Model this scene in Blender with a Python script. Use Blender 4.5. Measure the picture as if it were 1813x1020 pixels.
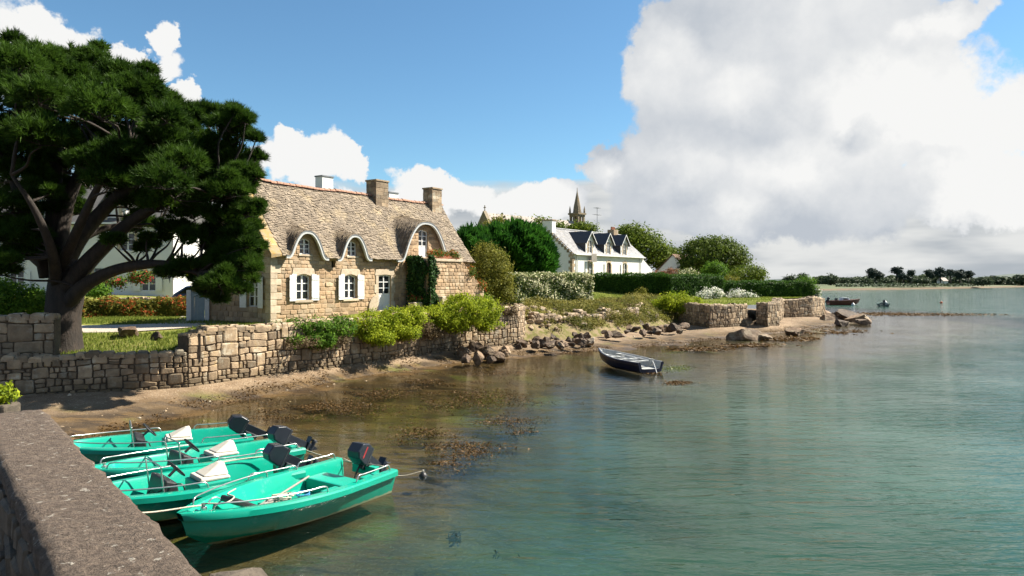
import bpy, bmesh, math, random
import numpy as np
from mathutils import Vector, Matrix, Euler

random.seed(7)
RNG = np.random.default_rng(11)
for o in list(bpy.data.objects):
    bpy.data.objects.remove(o, do_unlink=True)
SC = bpy.context.scene
COL = SC.collection

# ------------------------------------------------------------------ camera
EYE = 4.2            # metres above the water
FPX = 1250.0         # focal length in photograph pixels (1813 wide)
HOR = 495.0          # row of the horizon
cam_d = bpy.data.cameras.new('camera')
cam_d.sensor_width = 36.0
cam_d.lens = 36.0 * FPX / 1813.0
cam_d.shift_y = -(510.0 - HOR) / 1813.0
cam_d.clip_start = 0.05
cam_d.clip_end = 20000
cam = bpy.data.objects.new('camera', cam_d)
cam.location = (0, 0, EYE)
cam.rotation_euler = (math.radians(90), 0, 0)
COL.objects.link(cam)
SC.camera = cam

def at(px, py, Y):
    """world point seen at photograph pixel px,py when it stands Y metres away"""
    return Vector(((px - 906.0) / FPX * Y, Y, EYE - (py - HOR) / FPX * Y))

# ------------------------------------------------------------------ light
SUN_EL = math.radians(45)
SUN_DIR = Vector((0.94, 0.31, 0.0)).normalized() * math.cos(SUN_EL) + Vector((0, 0, math.sin(SUN_EL)))
sun_d = bpy.data.lights.new('sun', 'SUN')
sun_d.energy = 5.0
sun_d.angle = math.radians(0.53)
sun_d.color = (1.0, 0.925, 0.79)
sun = bpy.data.objects.new('sun', sun_d)
sun.rotation_euler = SUN_DIR.to_track_quat('Z', 'Y').to_euler()
sun.location = (30, -10, 60)
COL.objects.link(sun)

SC.view_settings.view_transform = 'Standard'
SC.view_settings.look = 'None'
SC.view_settings.exposure = 1.45
SC.view_settings.gamma = 1.0
SC.view_settings.use_curve_mapping = False
SC.cycles.max_bounces = 6
SC.cycles.diffuse_bounces = 2
SC.cycles.glossy_bounces = 3
SC.cycles.transmission_bounces = 3
SC.cycles.transparent_max_bounces = 10
SC.cycles.caustics_reflective = False
SC.cycles.caustics_refractive = False
SC.cycles.use_denoising = True
SC.cycles.use_adaptive_sampling = True
SC.cycles.adaptive_threshold = 0.02

world = bpy.data.worlds.new('World')
SC.world = world
world.use_nodes = True
world.cycles.sampling_method = 'MANUAL'
world.cycles.sample_map_resolution = 512
WT = world.node_tree
WT.nodes.clear()

def N(tree, kind, **kw):
    n = tree.nodes.new(kind)
    for k, v in kw.items():
        setattr(n, k, v)
    return n

def ln(tree, a, b):
    tree.links.new(a, b)

def math_n(tree, op, a, b=None, c=None, clamp=False):
    n = N(tree, 'ShaderNodeMath', operation=op, use_clamp=clamp)
    for i, v in enumerate((a, b, c)):
        if v is None:
            continue
        if isinstance(v, (int, float)):
            n.inputs[i].default_value = v
        else:
            ln(tree, v, n.inputs[i])
    return n.outputs[0]

def vmath(tree, op, a, b=None):
    n = N(tree, 'ShaderNodeVectorMath', operation=op)
    for i, v in enumerate((a, b)):
        if v is None:
            continue
        if isinstance(v, (tuple, list)):
            n.inputs[i].default_value = v
        else:
            ln(tree, v, n.inputs[i])
    return n

def maprange(tree, v, a, b, c=0.0, d=1.0, smooth=True):
    n = N(tree, 'ShaderNodeMapRange')
    n.interpolation_type = 'SMOOTHSTEP' if smooth else 'LINEAR'
    ln(tree, v, n.inputs['Value'])
    n.inputs['From Min'].default_value = a
    n.inputs['From Max'].default_value = b
    n.inputs['To Min'].default_value = c
    n.inputs['To Max'].default_value = d
    return n.outputs[0]

def mixc(tree, f, a, b, mode='MIX'):
    n = N(tree, 'ShaderNodeMix', data_type='RGBA', blend_type=mode)
    for s, v in ((0, f), (6, a), (7, b)):
        if isinstance(v, (int, float)):
            n.inputs[s].default_value = v
        elif isinstance(v, (tuple, list)):
            n.inputs[s].default_value = tuple(v) + ((1.0,) if len(v) == 3 else ())
        else:
            ln(tree, v, n.inputs[s])
    return n.outputs[2]

def noise(tree, vec, scale, detail=4.0, rough=0.55, dist=0.0, out=0):
    n = N(tree, 'ShaderNodeTexNoise')
    n.inputs['Scale'].default_value = scale
    n.inputs['Detail'].default_value = detail
    n.inputs['Roughness'].default_value = rough
    n.inputs['Distortion'].default_value = dist
    if vec is not None:
        ln(tree, vec, n.inputs['Vector'])
    return n.outputs[out]

# the clouds, as directions: photograph pixel -> (azimuth, elevation)
def azel(px, py):
    x = (px - 906.0) / FPX; z = (HOR - py) / FPX
    return math.atan2(x, 1.0), math.atan2(z, math.sqrt(1 + x * x))

CUMULUS = [  # px, py, half width px, half height px
    (1400, 20, 250, 120), (1180, 75, 105, 85), (1290, 170, 165, 150), (1400, 285, 260, 150),
    (1520, 190, 220, 130), (1690, 228, 140, 54), (1650, 40, 85, 42), (1420, -200, 360, 150),
    (1095, 298, 62, 48), (1210, 300, 110, 110), (1290, 370, 190, 60), (1740, 330, 130, 60),
    (540, 285, 84, 52), (522, 245, 30, 36), (608, 292, 34, 36), (470, 298, 40, 30),
    (75, 70, 58, 40), (185, 112, 95, 26), (268, 72, 30, 36), (60, 120, 120, 44), (310, 172, 38, 22), (-120, 60, 150, 90),
    (775, 338, 100, 40), (930, 362, 130, 40), (640, 378, 150, 40),
]
CU = [(azel(px, py), w / FPX * 0.95, h / FPX * 0.95) for px, py, w, h in CUMULUS]
def build_world():
    t = WT
    tc = N(t, 'ShaderNodeTexCoord')
    d = vmath(t, 'NORMALIZE', tc.outputs['Generated']).outputs[0]
    sx = N(t, 'ShaderNodeSeparateXYZ'); ln(t, d, sx.inputs[0])
    az = math_n(t, 'ARCTAN2', sx.outputs[0], sx.outputs[1])
    el = math_n(t, 'ARCSINE', sx.outputs[2])
    big = vmath(t, 'SUBTRACT', noise(t, d, 5.5, 3.0, 0.6, out=1), (0.5, 0.5, 0.5)).outputs[0]
    small = vmath(t, 'SUBTRACT', noise(t, d, 19.0, 5.0, 0.62, out=1), (0.5, 0.5, 0.5)).outputs[0]
    bw = vmath(t, 'MULTIPLY', big, (0.16, 0.10, 0.0)).outputs[0]
    sw = vmath(t, 'MULTIPLY', small, (0.085, 0.07, 0.0)).outputs[0]
    warp = vmath(t, 'ADD', bw, sw).outputs[0]
    c0 = N(t, 'ShaderNodeCombineXYZ'); ln(t, az, c0.inputs[0]); ln(t, el, c0.inputs[1])
    base = vmath(t, 'ADD', c0.outputs[0], warp).outputs[0]
    fb = noise(t, d, 13.0, 5.0, 0.62)

    def density(vec):
        acc = None
        for (a, e), ra, re in CU:
            s = vmath(t, 'SUBTRACT', vec, (a, e, 0)).outputs[0]
            m = vmath(t, 'MULTIPLY', s, (1.0 / ra, 1.0 / re, 0)).outputs[0]
            l = vmath(t, 'LENGTH', m).outputs[1]
            acc = l if acc is None else math_n(t, 'SMOOTH_MIN', acc, l, 0.25)
        return math_n(t, 'SUBTRACT', 1.0, acc)
    # outside the part of the sky in view the same broken cumulus goes on
    away = math_n(t, 'MULTIPLY_ADD', maprange(t, math_n(t, 'ABSOLUTE', az), 0.72, 0.95), 3.0, -3.0)
    rest = math_n(t, 'ADD', math_n(t, 'MULTIPLY_ADD', noise(t, d, 2.4, 3.0, 0.5), 4.0, -2.30), away)
    den = math_n(t, 'MAXIMUM', density(base), rest)
    off = vmath(t, 'ADD', base, (0.075, 0.13, 0.0)).outputs[0]
    den2 = math_n(t, 'MAXIMUM', density(off), rest)
    fbc = math_n(t, 'MULTIPLY_ADD', fb, 0.8, -0.40)
    dn = math_n(t, 'ADD', den, fbc)
    alpha = maprange(t, dn, -0.06, 0.15)
    lit = math_n(t, 'SUBTRACT', den, den2)
    relief = noise(t, vmath(t, 'ADD', d, (0.022, 0.0, 0.03)).outputs[0], 10.0, 5.0, 0.58)
    relief0 = noise(t, d, 10.0, 5.0, 0.58)
    rl = math_n(t, 'SUBTRACT', relief0, relief)
    lit = math_n(t, 'ADD', lit, math_n(t, 'MULTIPLY', rl, 1.1))
    shade = maprange(t, lit, -0.66, 0.62, smooth=False)
    cum_col = mixc(t, shade, (0.190, 0.206, 0.228), (0.340, 0.340, 0.336))
    # flat grey-white layers towards the horizon
    st = N(t, 'ShaderNodeMapping'); st.inputs['Scale'].default_value = (1.0, 1.0, 5.0)
    ln(t, d, st.inputs['Vector'])
    sn = noise(t, st.outputs[0], 2.6, 4.0, 0.55)
    sn2 = noise(t, st.outputs[0], 4.0, 4.0, 0.55)
    low = maprange(t, el, 0.05, 0.21, 0.45, -0.42, smooth=False)
    right = maprange(t, az, -0.05, 0.35, -0.05, 0.06)
    sa = math_n(t, 'ADD', math_n(t, 'ADD', sn, low), right)
    salpha = maprange(t, sa, 0.44, 0.62)
    scol = mixc(t, maprange(t, sn2, 0.36, 0.64), (0.175, 0.192, 0.208), (0.315, 0.318, 0.314))
    # wisps high up
    hi = maprange(t, noise(t, d, 3.1, 4.0, 0.66, 0.6), 0.60, 0.80, 0.0, 0.22)

    sky = N(t, 'ShaderNodeTexSky', sky_type='NISHITA')
    sky.sun_disc = False
    sky.sun_elevation = SUN_EL
    sky.sun_rotation = math.atan2(SUN_DIR.x, SUN_DIR.y)
    sky.air_density = 1.0
    sky.dust_density = 0.15
    sky.ozone_density = 2.2
    bg = N(t, 'ShaderNodeBackground'); bg.inputs[1].default_value = 0.052
    ln(t, mixc(t, 1.0, sky.outputs[0], (0.74, 1.0, 1.06), 'MULTIPLY'), bg.inputs[0])
    bs = N(t, 'ShaderNodeBackground'); ln(t, scol, bs.inputs[0]); bs.inputs[1].default_value = 0.92
    bc = N(t, 'ShaderNodeBackground'); ln(t, cum_col, bc.inputs[0]); bc.inputs[1].default_value = 1.0
    bh = N(t, 'ShaderNodeBackground'); bh.inputs[0].default_value = (0.35, 0.37, 0.39, 1); bh.inputs[1].default_value = 0.9
    m0 = N(t, 'ShaderNodeMixShader'); ln(t, hi, m0.inputs[0]); ln(t, bg.outputs[0], m0.inputs[1]); ln(t, bh.outputs[0], m0.inputs[2])
    m1 = N(t, 'ShaderNodeMixShader'); ln(t, salpha, m1.inputs[0]); ln(t, m0.outputs[0], m1.inputs[1]); ln(t, bs.outputs[0], m1.inputs[2])
    m2 = N(t, 'ShaderNodeMixShader'); ln(t, alpha, m2.inputs[0]); ln(t, m1.outputs[0], m2.inputs[1]); ln(t, bc.outputs[0], m2.inputs[2])
    out = N(t, 'ShaderNodeOutputWorld'); ln(t, m2.outputs[0], out.inputs[0])
build_world()

# ------------------------------------------------------------------ materials
MATS = {}
ALB = 0.84
def new_mat(name):
    m = bpy.data.materials.new(name)
    m.use_nodes = True
    t = m.node_tree
    t.nodes.clear()
    out = N(t, 'ShaderNodeOutputMaterial')
    MATS[name] = m
    return m, t, out

def surf(name, col, col2=None, rough=0.8, scale=4.0, bump=0.15, bscale=None, v=0.0, col3=None, s3=1.2, lim3=(0.55, 0.7), spec=0.4, metal=0.0, stretch=None, detail=6.0, coat=0.0):
    """Principled with two noise-mixed colours, optional third as patches, per-face value variation v"""
    m, t, out = new_mat(name)
    p = N(t, 'ShaderNodeBsdfPrincipled')
    ln(t, p.outputs[0], out.inputs[0])
    tc = N(t, 'ShaderNodeTexCoord').outputs['Object']
    if stretch:
        mp = N(t, 'ShaderNodeMapping'); mp.inputs['Scale'].default_value = stretch
        ln(t, tc, mp.inputs['Vector']); tc = mp.outputs[0]
    if col2 is None:
        col2 = tuple(c * 0.7 for c in col)
    col = tuple(c * ALB for c in col); col2 = tuple(c * ALB for c in col2)
    if col3: col3 = tuple(c * ALB for c in col3)
    f = maprange(t, noise(t, tc, scale, detail, 0.62), 0.32, 0.68)
    c = mixc(t, f, col, col2)
    if col3:
        f3 = maprange(t, noise(t, tc, s3, 6.0, 0.65), lim3[0], lim3[1])
        c = mixc(t, f3, c, col3)
    if v > 0:
        at_ = N(t, 'ShaderNodeAttribute'); at_.attribute_name = 'v'
        k = maprange(t, at_.outputs['Fac'], 0.0, 1.0, 1.0 - v, 1.0 + v, smooth=False)
        vm = N(t, 'ShaderNodeVectorMath', operation='SCALE')
        ln(t, c, vm.inputs[0]); ln(t, k, vm.inputs['Scale'])
        c = vm.outputs[0]
    ln(t, c, p.inputs['Base Color'])
    p.inputs['Roughness'].default_value = rough
    p.inputs['Specular IOR Level'].default_value = spec
    p.inputs['Metallic'].default_value = metal
    p.inputs['Coat Weight'].default_value = coat
    if bump > 0:
        b = N(t, 'ShaderNodeBump')
        b.inputs['Strength'].default_value = min(1.0, bump)
        b.inputs['Distance'].default_value = 0.04
        ln(t, noise(t, tc, bscale or scale * 4, 6.0, 0.65), b.inputs['Height'])
        ln(t, b.outputs[0], p.inputs['Normal'])
    return m

def leaf_mat(name, dark, light, trans=0.25, rough=0.6, accent=None, acc_at=0.9, spec=0.10):
    """foliage: per-leaf colour from the face attribute v"""
    m, t, out = new_mat(name)
    a = N(t, 'ShaderNodeAttribute'); a.attribute_name = 'v'
    dark = tuple(k * ALB for k in dark); light = tuple(k * ALB for k in light)
    c = mixc(t, a.outputs['Fac'], dark, light)
    if accent:
        g = math_n(t, 'GREATER_THAN', a.outputs['Fac'], acc_at)
        c = mixc(t, g, c, accent)
    p = N(t, 'ShaderNodeBsdfPrincipled')
    ln(t, c, p.inputs['Base Color'])
    p.inputs['Roughness'].default_value = rough
    p.inputs['Specular IOR Level'].default_value = spec
    tr = N(t, 'ShaderNodeBsdfTranslucent'); ln(t, c, tr.inputs[0])
    mx = N(t, 'ShaderNodeMixShader'); mx.inputs[0].default_value = min(0.5, trans*1.5)
    ln(t, p.outputs[0], mx.inputs[1]); ln(t, tr.outputs[0], mx.inputs[2])
    ln(t, mx.outputs[0], out.inputs[0])
    return m

surf('facade_stone', (0.47, 0.325, 0.195), (0.36, 0.235, 0.135), scale=3.0, v=0.30, bump=0.35, bscale=22, col3=(0.46, 0.35, 0.235), s3=0.9, lim3=(0.5, 0.62))
surf('pale_granite', (0.58, 0.48, 0.36), (0.46, 0.365, 0.26), scale=6, v=0.2, bump=0.25, bscale=40)
surf('mortar', (0.46, 0.335, 0.21), (0.34, 0.24, 0.145), scale=8, bump=0.4, bscale=30)
surf('wall_stone', (0.37, 0.275, 0.175), (0.24, 0.172, 0.108), scale=3.5, v=0.36, bump=0.5, bscale=18, col3=(0.42, 0.37, 0.28), s3=2.2, lim3=(0.52, 0.66))
surf('wall_gap', (0.13, 0.092, 0.058), (0.07, 0.05, 0.032), scale=6, bump=0.5)
surf('shingle', (0.265, 0.21, 0.152), (0.175, 0.135, 0.095), scale=2.2, v=0.27, bump=0.3, bscale=25, col3=(0.31, 0.24, 0.15), s3=0.8, lim3=(0.5, 0.68))
surf('lichen_coping', (0.36, 0.29, 0.18), (0.42, 0.25, 0.06), scale=3.2, v=0.15, bump=0.4, bscale=20, col3=(0.30, 0.26, 0.19), s3=6)
surf('ridge_tile', (0.42, 0.19, 0.115), (0.30, 0.15, 0.10), scale=8, v=0.3, bump=0.2, col3=(0.38, 0.30, 0.2), s3=5)
surf('white_paint', (0.80, 0.80, 0.79), (0.74, 0.735, 0.72), scale=9, rough=0.45, bump=0.03)
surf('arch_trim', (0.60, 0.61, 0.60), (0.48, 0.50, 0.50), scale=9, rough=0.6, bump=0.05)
surf('white_render', (0.80, 0.79, 0.765), (0.72, 0.71, 0.68), scale=0.9, rough=0.9, bump=0.1, bscale=60)
surf('slate', (0.30, 0.295, 0.30), (0.22, 0.22, 0.23), scale=2.5, rough=0.6, bump=0.2, v=0.22, col3=(0.34, 0.31, 0.26), s3=0.7)
surf('dark_slate', (0.045, 0.048, 0.056), (0.06, 0.06, 0.065), scale=4, rough=0.5, bump=0.15, v=0.3)
surf('old_slate', (0.12, 0.115, 0.11), (0.085, 0.082, 0.08), scale=2, rough=0.7, bump=0.2, v=0.25)
surf('church_stone', (0.26, 0.205, 0.13), (0.17, 0.135, 0.09), scale=1.5, bump=0.3, col3=(0.38, 0.24, 0.07), s3=0.5)
surf('church_roof', (0.40, 0.34, 0.30), (0.33, 0.28, 0.25), scale=1.0, bump=0.1)
surf('concrete', (0.195, 0.145, 0.108), (0.088, 0.064, 0.047), scale=24, rough=0.95, bump=1.0, bscale=60, col3=(0.40, 0.36, 0.30), s3=13, lim3=(0.60, 0.66), detail=10)
surf('pier_stone', (0.12, 0.094, 0.068), (0.06, 0.047, 0.034), scale=5, v=0.3, bump=0.6, bscale=20)
surf('rock', (0.25, 0.165, 0.10), (0.11, 0.072, 0.044), scale=2.5, bump=0.8, bscale=9, col3=(0.30, 0.23, 0.15), s3=1.6, lim3=(0.5, 0.6), v=0.3)
surf('rock_dark', (0.13, 0.084, 0.050), (0.045, 0.030, 0.021), scale=3, bump=0.8, bscale=10, col3=(0.24, 0.18, 0.12), s3=2.4, lim3=(0.52, 0.64), v=0.45)
surf('bark', (0.042, 0.029, 0.021), (0.018, 0.013, 0.010), scale=5, bump=1.0, bscale=14, stretch=(1, 1, 0.3))
surf('twig', (0.12, 0.085, 0.055), (0.07, 0.05, 0.035), scale=6, bump=0.3)
surf('gelcoat', (0.004, 0.39, 0.265), (0.006, 0.345, 0.235), scale=1.6, rough=0.22, bump=0.02, bscale=3, spec=0.5, coat=0.25, col3=(0.03, 0.42, 0.30), s3=5, lim3=(0.6, 0.8))
surf('gelcoat_inside', (0.005, 0.385, 0.265), (0.010, 0.335, 0.235), scale=3, rough=0.38, bump=0.04, bscale=12, spec=0.45)
surf('motor_black', (0.014, 0.018, 0.026), (0.02, 0.024, 0.034), scale=5, rough=0.3, bump=0.02, spec=0.5)
surf('motor_grey', (0.06, 0.065, 0.07), (0.03, 0.033, 0.037), scale=6, rough=0.45, bump=0.05)
surf('motor_red', (0.35, 0.03, 0.03), (0.3, 0.02, 0.02), scale=6, rough=0.35, bump=0.0)
surf('steel', (0.62, 0.62, 0.60), (0.5, 0.5, 0.49), scale=12, rough=0.28, bump=0.02, metal=0.85)
surf('rope', (0.58, 0.54, 0.44), (0.46, 0.42, 0.33), scale=30, rough=0.95, bump=0.5, bscale=90)
surf('blue_rope', (0.05, 0.28, 0.55), (0.04, 0.2, 0.42), scale=30, rough=0.9, bump=0.4)
surf('cushion', (0.66, 0.61, 0.52), (0.55, 0.50, 0.42), scale=6, rough=0.6, bump=0.1)
surf('black_plastic', (0.018, 0.018, 0.02), (0.03, 0.03, 0.032), scale=7, rough=0.45, bump=0.05)
surf('navy_paint', (0.007, 0.010, 0.032), (0.012, 0.014, 0.036), scale=3, rough=0.35, bump=0.03)
surf('boat_grey', (0.42, 0.43, 0.42), (0.30, 0.31, 0.31), scale=6, rough=0.7, bump=0.08)
surf('red_hull', (0.14, 0.035, 0.02), (0.10, 0.028, 0.016), scale=2, rough=0.4, bump=0.02)
surf('green_hull', (0.02, 0.07, 0.05), (0.015, 0.05, 0.04), scale=2, rough=0.4, bump=0.02)
surf('orange_buoy', (0.6, 0.10, 0.02), (0.5, 0.08, 0.02), scale=4, rough=0.4, bump=0.0)
surf('dark_void', (0.012, 0.010, 0.009), (0.016, 0.013, 0.011), scale=4, rough=0.9, bump=0.0)
surf('grey_wood', (0.36, 0.33, 0.29), (0.28, 0.25, 0.22), scale=6, stretch=(6, 6, 0.6), bump=0.15)
surf('blue_grey_paint', (0.30, 0.38, 0.42), (0.26, 0.33, 0.37), scale=6, rough=0.5, bump=0.05)
surf('terracotta', (0.40, 0.16, 0.08), (0.34, 0.13, 0.07), scale=7, bump=0.1)
surf('lead', (0.20, 0.21, 0.22), (0.15, 0.16, 0.17), scale=6, rough=0.5, bump=0.1)
surf('brown_wood', (0.16, 0.075, 0.035), (0.11, 0.05, 0.025), scale=6, bump=0.1)
surf('gravel', (0.52, 0.46, 0.38), (0.42, 0.36, 0.29), scale=9, bump=0.5, bscale=60)
surf('car_blue', (0.02, 0.06, 0.16), (0.02, 0.05, 0.13), scale=2, rough=0.15, bump=0.0, coat=0.5)
surf('parasol', (0.62, 0.70, 0.76), (0.55, 0.62, 0.68), scale=3, rough=0.8, bump=0.05)

def hull_mat():
    m = MATS['gelcoat']; t = m.node_tree
    p = next(n for n in t.nodes if n.type == 'BSDF_PRINCIPLED')
    src = p.inputs['Base Color'].links[0].from_socket
    tc = N(t, 'ShaderNodeTexCoord').outputs['Object']
    sx = N(t, 'ShaderNodeSeparateXYZ'); ln(t, tc, sx.inputs[0])
    z = math_n(t, 'ADD', sx.outputs[2], math_n(t, 'MULTIPLY_ADD', noise(t, tc, 5.0, 5, 0.7), 0.09, -0.045))
    a = maprange(t, z, 0.075, 0.055); b = maprange(t, z, -0.02, 0.02)
    c = mixc(t, math_n(t, 'MULTIPLY', a, 0.75), src, (0.38, 0.36, 0.22))
    c = mixc(t, math_n(t, 'MULTIPLY', maprange(t, z, 0.02, -0.01), 0.85), c, (0.05, 0.06, 0.03))
    sc = maprange(t, noise(t, tc, 2.4, 7, 0.75), 0.56, 0.70, 0.0, 0.30)
    c = mixc(t, sc, c, (0.20, 0.50, 0.40))
    ln(t, c, p.inputs['Base Color'])
hull_mat()

def sea_stone_mat():
    """the sea walls: stone with lichen on top and a dark tide stain at the foot"""
    surf('sea_stone', (0.39, 0.285, 0.175), (0.24, 0.172, 0.108), scale=3.5, v=0.48, bump=0.5, bscale=18, col3=(0.43, 0.37, 0.27), s3=2.2, lim3=(0.52, 0.66))
    t = MATS['sea_stone'].node_tree
    p = next(n for n in t.nodes if n.type == 'BSDF_PRINCIPLED')
    src = p.inputs['Base Color'].links[0].from_socket
    tc = N(t, 'ShaderNodeTexCoord').outputs['Object']
    sx = N(t, 'ShaderNodeSeparateXYZ'); ln(t, tc, sx.inputs[0])
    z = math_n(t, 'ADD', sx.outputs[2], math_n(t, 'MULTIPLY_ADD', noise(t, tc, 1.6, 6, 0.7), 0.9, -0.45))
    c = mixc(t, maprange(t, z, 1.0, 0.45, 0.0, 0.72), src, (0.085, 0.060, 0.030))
    c = mixc(t, maprange(t, noise(t, tc, 3.0, 6, 0.7), 0.58, 0.70, 0.0, 0.6), c, (0.33, 0.22, 0.07))
    ln(t, c, p.inputs['Base Color'])
sea_stone_mat()

def glass(name):
    m, t, out = new_mat(name)
    p = N(t, 'ShaderNodeBsdfPrincipled'); ln(t, p.outputs[0], out.inputs[0])
    p.inputs['Base Color'].default_value = (0.015, 0.018, 0.02, 1)
    p.inputs['Roughness'].default_value = 0.06
    p.inputs['Specular IOR Level'].default_value = 0.8
glass('window_glass')

leaf_mat('pine_needle', (0.009, 0.028, 0.005), (0.085, 0.165, 0.018), trans=0.25, rough=0.55)
leaf_mat('cypress_leaf', (0.014, 0.060, 0.010), (0.065, 0.200, 0.020), trans=0.25)
leaf_mat('hedge_leaf', (0.016, 0.048, 0.006), (0.075, 0.165, 0.018), trans=0.2)
leaf_mat('oak_leaf', (0.045, 0.085, 0.010), (0.22, 0.28, 0.035), trans=0.25)
leaf_mat('dark_oak_leaf', (0.028, 0.058, 0.010), (0.15, 0.20, 0.028), trans=0.25)
leaf_mat('lime_leaf', (0.12, 0.19, 0.010), (0.47, 0.53, 0.035), trans=0.3)
leaf_mat('green_leaf', (0.035, 0.10, 0.012), (0.17, 0.30, 0.030), trans=0.3)
leaf_mat('olive_leaf', (0.075, 0.085, 0.012), (0.29, 0.28, 0.045), trans=0.25)
leaf_mat('white_bloom', (0.06, 0.10, 0.02), (0.24, 0.28, 0.08), trans=0.2, accent=(0.68, 0.65, 0.42), acc_at=0.62)
leaf_mat('white_flower', (0.06, 0.12, 0.03), (0.2, 0.28, 0.08), trans=0.2, accent=(0.78, 0.77, 0.68), acc_at=0.5)
leaf_mat('rusty_bloom', (0.07, 0.085, 0.012), (0.28, 0.25, 0.045), trans=0.25, accent=(0.33, 0.09, 0.025), acc_at=0.72)
leaf_mat('red_bloom', (0.05, 0.09, 0.015), (0.16, 0.22, 0.04), trans=0.25, accent=(0.36, 0.05, 0.035), acc_at=0.74)
leaf_mat('orange_bloom', (0.05, 0.09, 0.015), (0.2, 0.24, 0.04), trans=0.25, accent=(0.46, 0.10, 0.025), acc_at=0.74)
leaf_mat('pink_bush', (0.16, 0.09, 0.05), (0.36, 0.17, 0.10), trans=0.25)
leaf_mat('ivy_leaf', (0.010, 0.030, 0.008), (0.06, 0.14, 0.03), trans=0.15)
leaf_mat('grass_blade', (0.10, 0.16, 0.025), (0.27, 0.30, 0.055), trans=0.3)
leaf_mat('bank_leaf', (0.085, 0.095, 0.016), (0.32, 0.28, 0.07), trans=0.25)
leaf_mat('dry_heath', (0.10, 0.065, 0.035), (0.20, 0.15, 0.08), trans=0.2)
leaf_mat('far_leaf', (0.036, 0.058, 0.036), (0.095, 0.130, 0.060), trans=0.15)
leaf_mat('far_pine_leaf', (0.026, 0.044, 0.038), (0.055, 0.082, 0.058), trans=0.1)
leaf_mat('weed', (0.045, 0.024, 0.007), (0.17, 0.095, 0.030), trans=0.15, rough=0.65, spec=0.25)
leaf_mat('green_weed', (0.08, 0.11, 0.008), (0.18, 0.21, 0.015), trans=0.2, rough=0.4)
leaf_mat('kelp', (0.010, 0.016, 0.018), (0.030, 0.040, 0.040), trans=0.1)

# ------------------------------------------------------------------ mesh helpers
def link(o, parent=None, tag=None):
    COL.objects.link(o)
    if parent is not None:
        o.parent = parent
    return o

def tagit(o, label=None, cat=None, group=None, kind=None):
    if label: o['label'] = label
    if cat:
        o['category'] = cat
        o['kind'] = 'thing'
    if group: o['group'] = group
    if kind: o['kind'] = kind
    return o

def empty(name, loc=(0, 0, 0), rz=0.0, label=None, cat=None, group=None):
    o = bpy.data.objects.new(name, None)
    o.location = loc; o.rotation_euler = (0, 0, rz)
    o.empty_display_size = 0.2
    COL.objects.link(o)
    return tagit(o, label, cat, group)

def mesh_obj(name, V, F, mat, parent=None, v=None, smooth=False):
    me = bpy.data.meshes.new(name)
    me.from_pydata([tuple(p) for p in V], [], F)
    if v is not None:
        a = me.attributes.new('v', 'FLOAT', 'FACE')
        a.data.foreach_set('value', np.asarray(v, dtype=np.float32))
    me.materials.append(MATS[mat])
    if smooth:
        me.shade_smooth()
    me.update()
    o = bpy.data.objects.new(name, me)
    return link(o, parent)

def fast_polys(name, V, nper, mat, parent=None, v=None):
    """V (n*nper,3): n separate polygons of nper corners"""
    V = np.asarray(V, dtype=np.float32)
    n = len(V) // nper
    me = bpy.data.meshes.new(name)
    me.vertices.add(len(V)); me.vertices.foreach_set('co', V.ravel())
    me.loops.add(len(V)); me.loops.foreach_set('vertex_index', np.arange(len(V), dtype=np.int32))
    me.polygons.add(n)
    me.polygons.foreach_set('loop_start', np.arange(0, len(V), nper, dtype=np.int32))
    me.polygons.foreach_set('loop_total', np.full(n, nper, dtype=np.int32))
    if v is not None:
        a = me.attributes.new('v', 'FLOAT', 'FACE')
        a.data.foreach_set('value', np.asarray(v, dtype=np.float32))
    me.materials.append(MATS[mat])
    me.update(calc_edges=True)
    o = bpy.data.objects.new(name, me)
    return link(o, parent)

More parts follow.
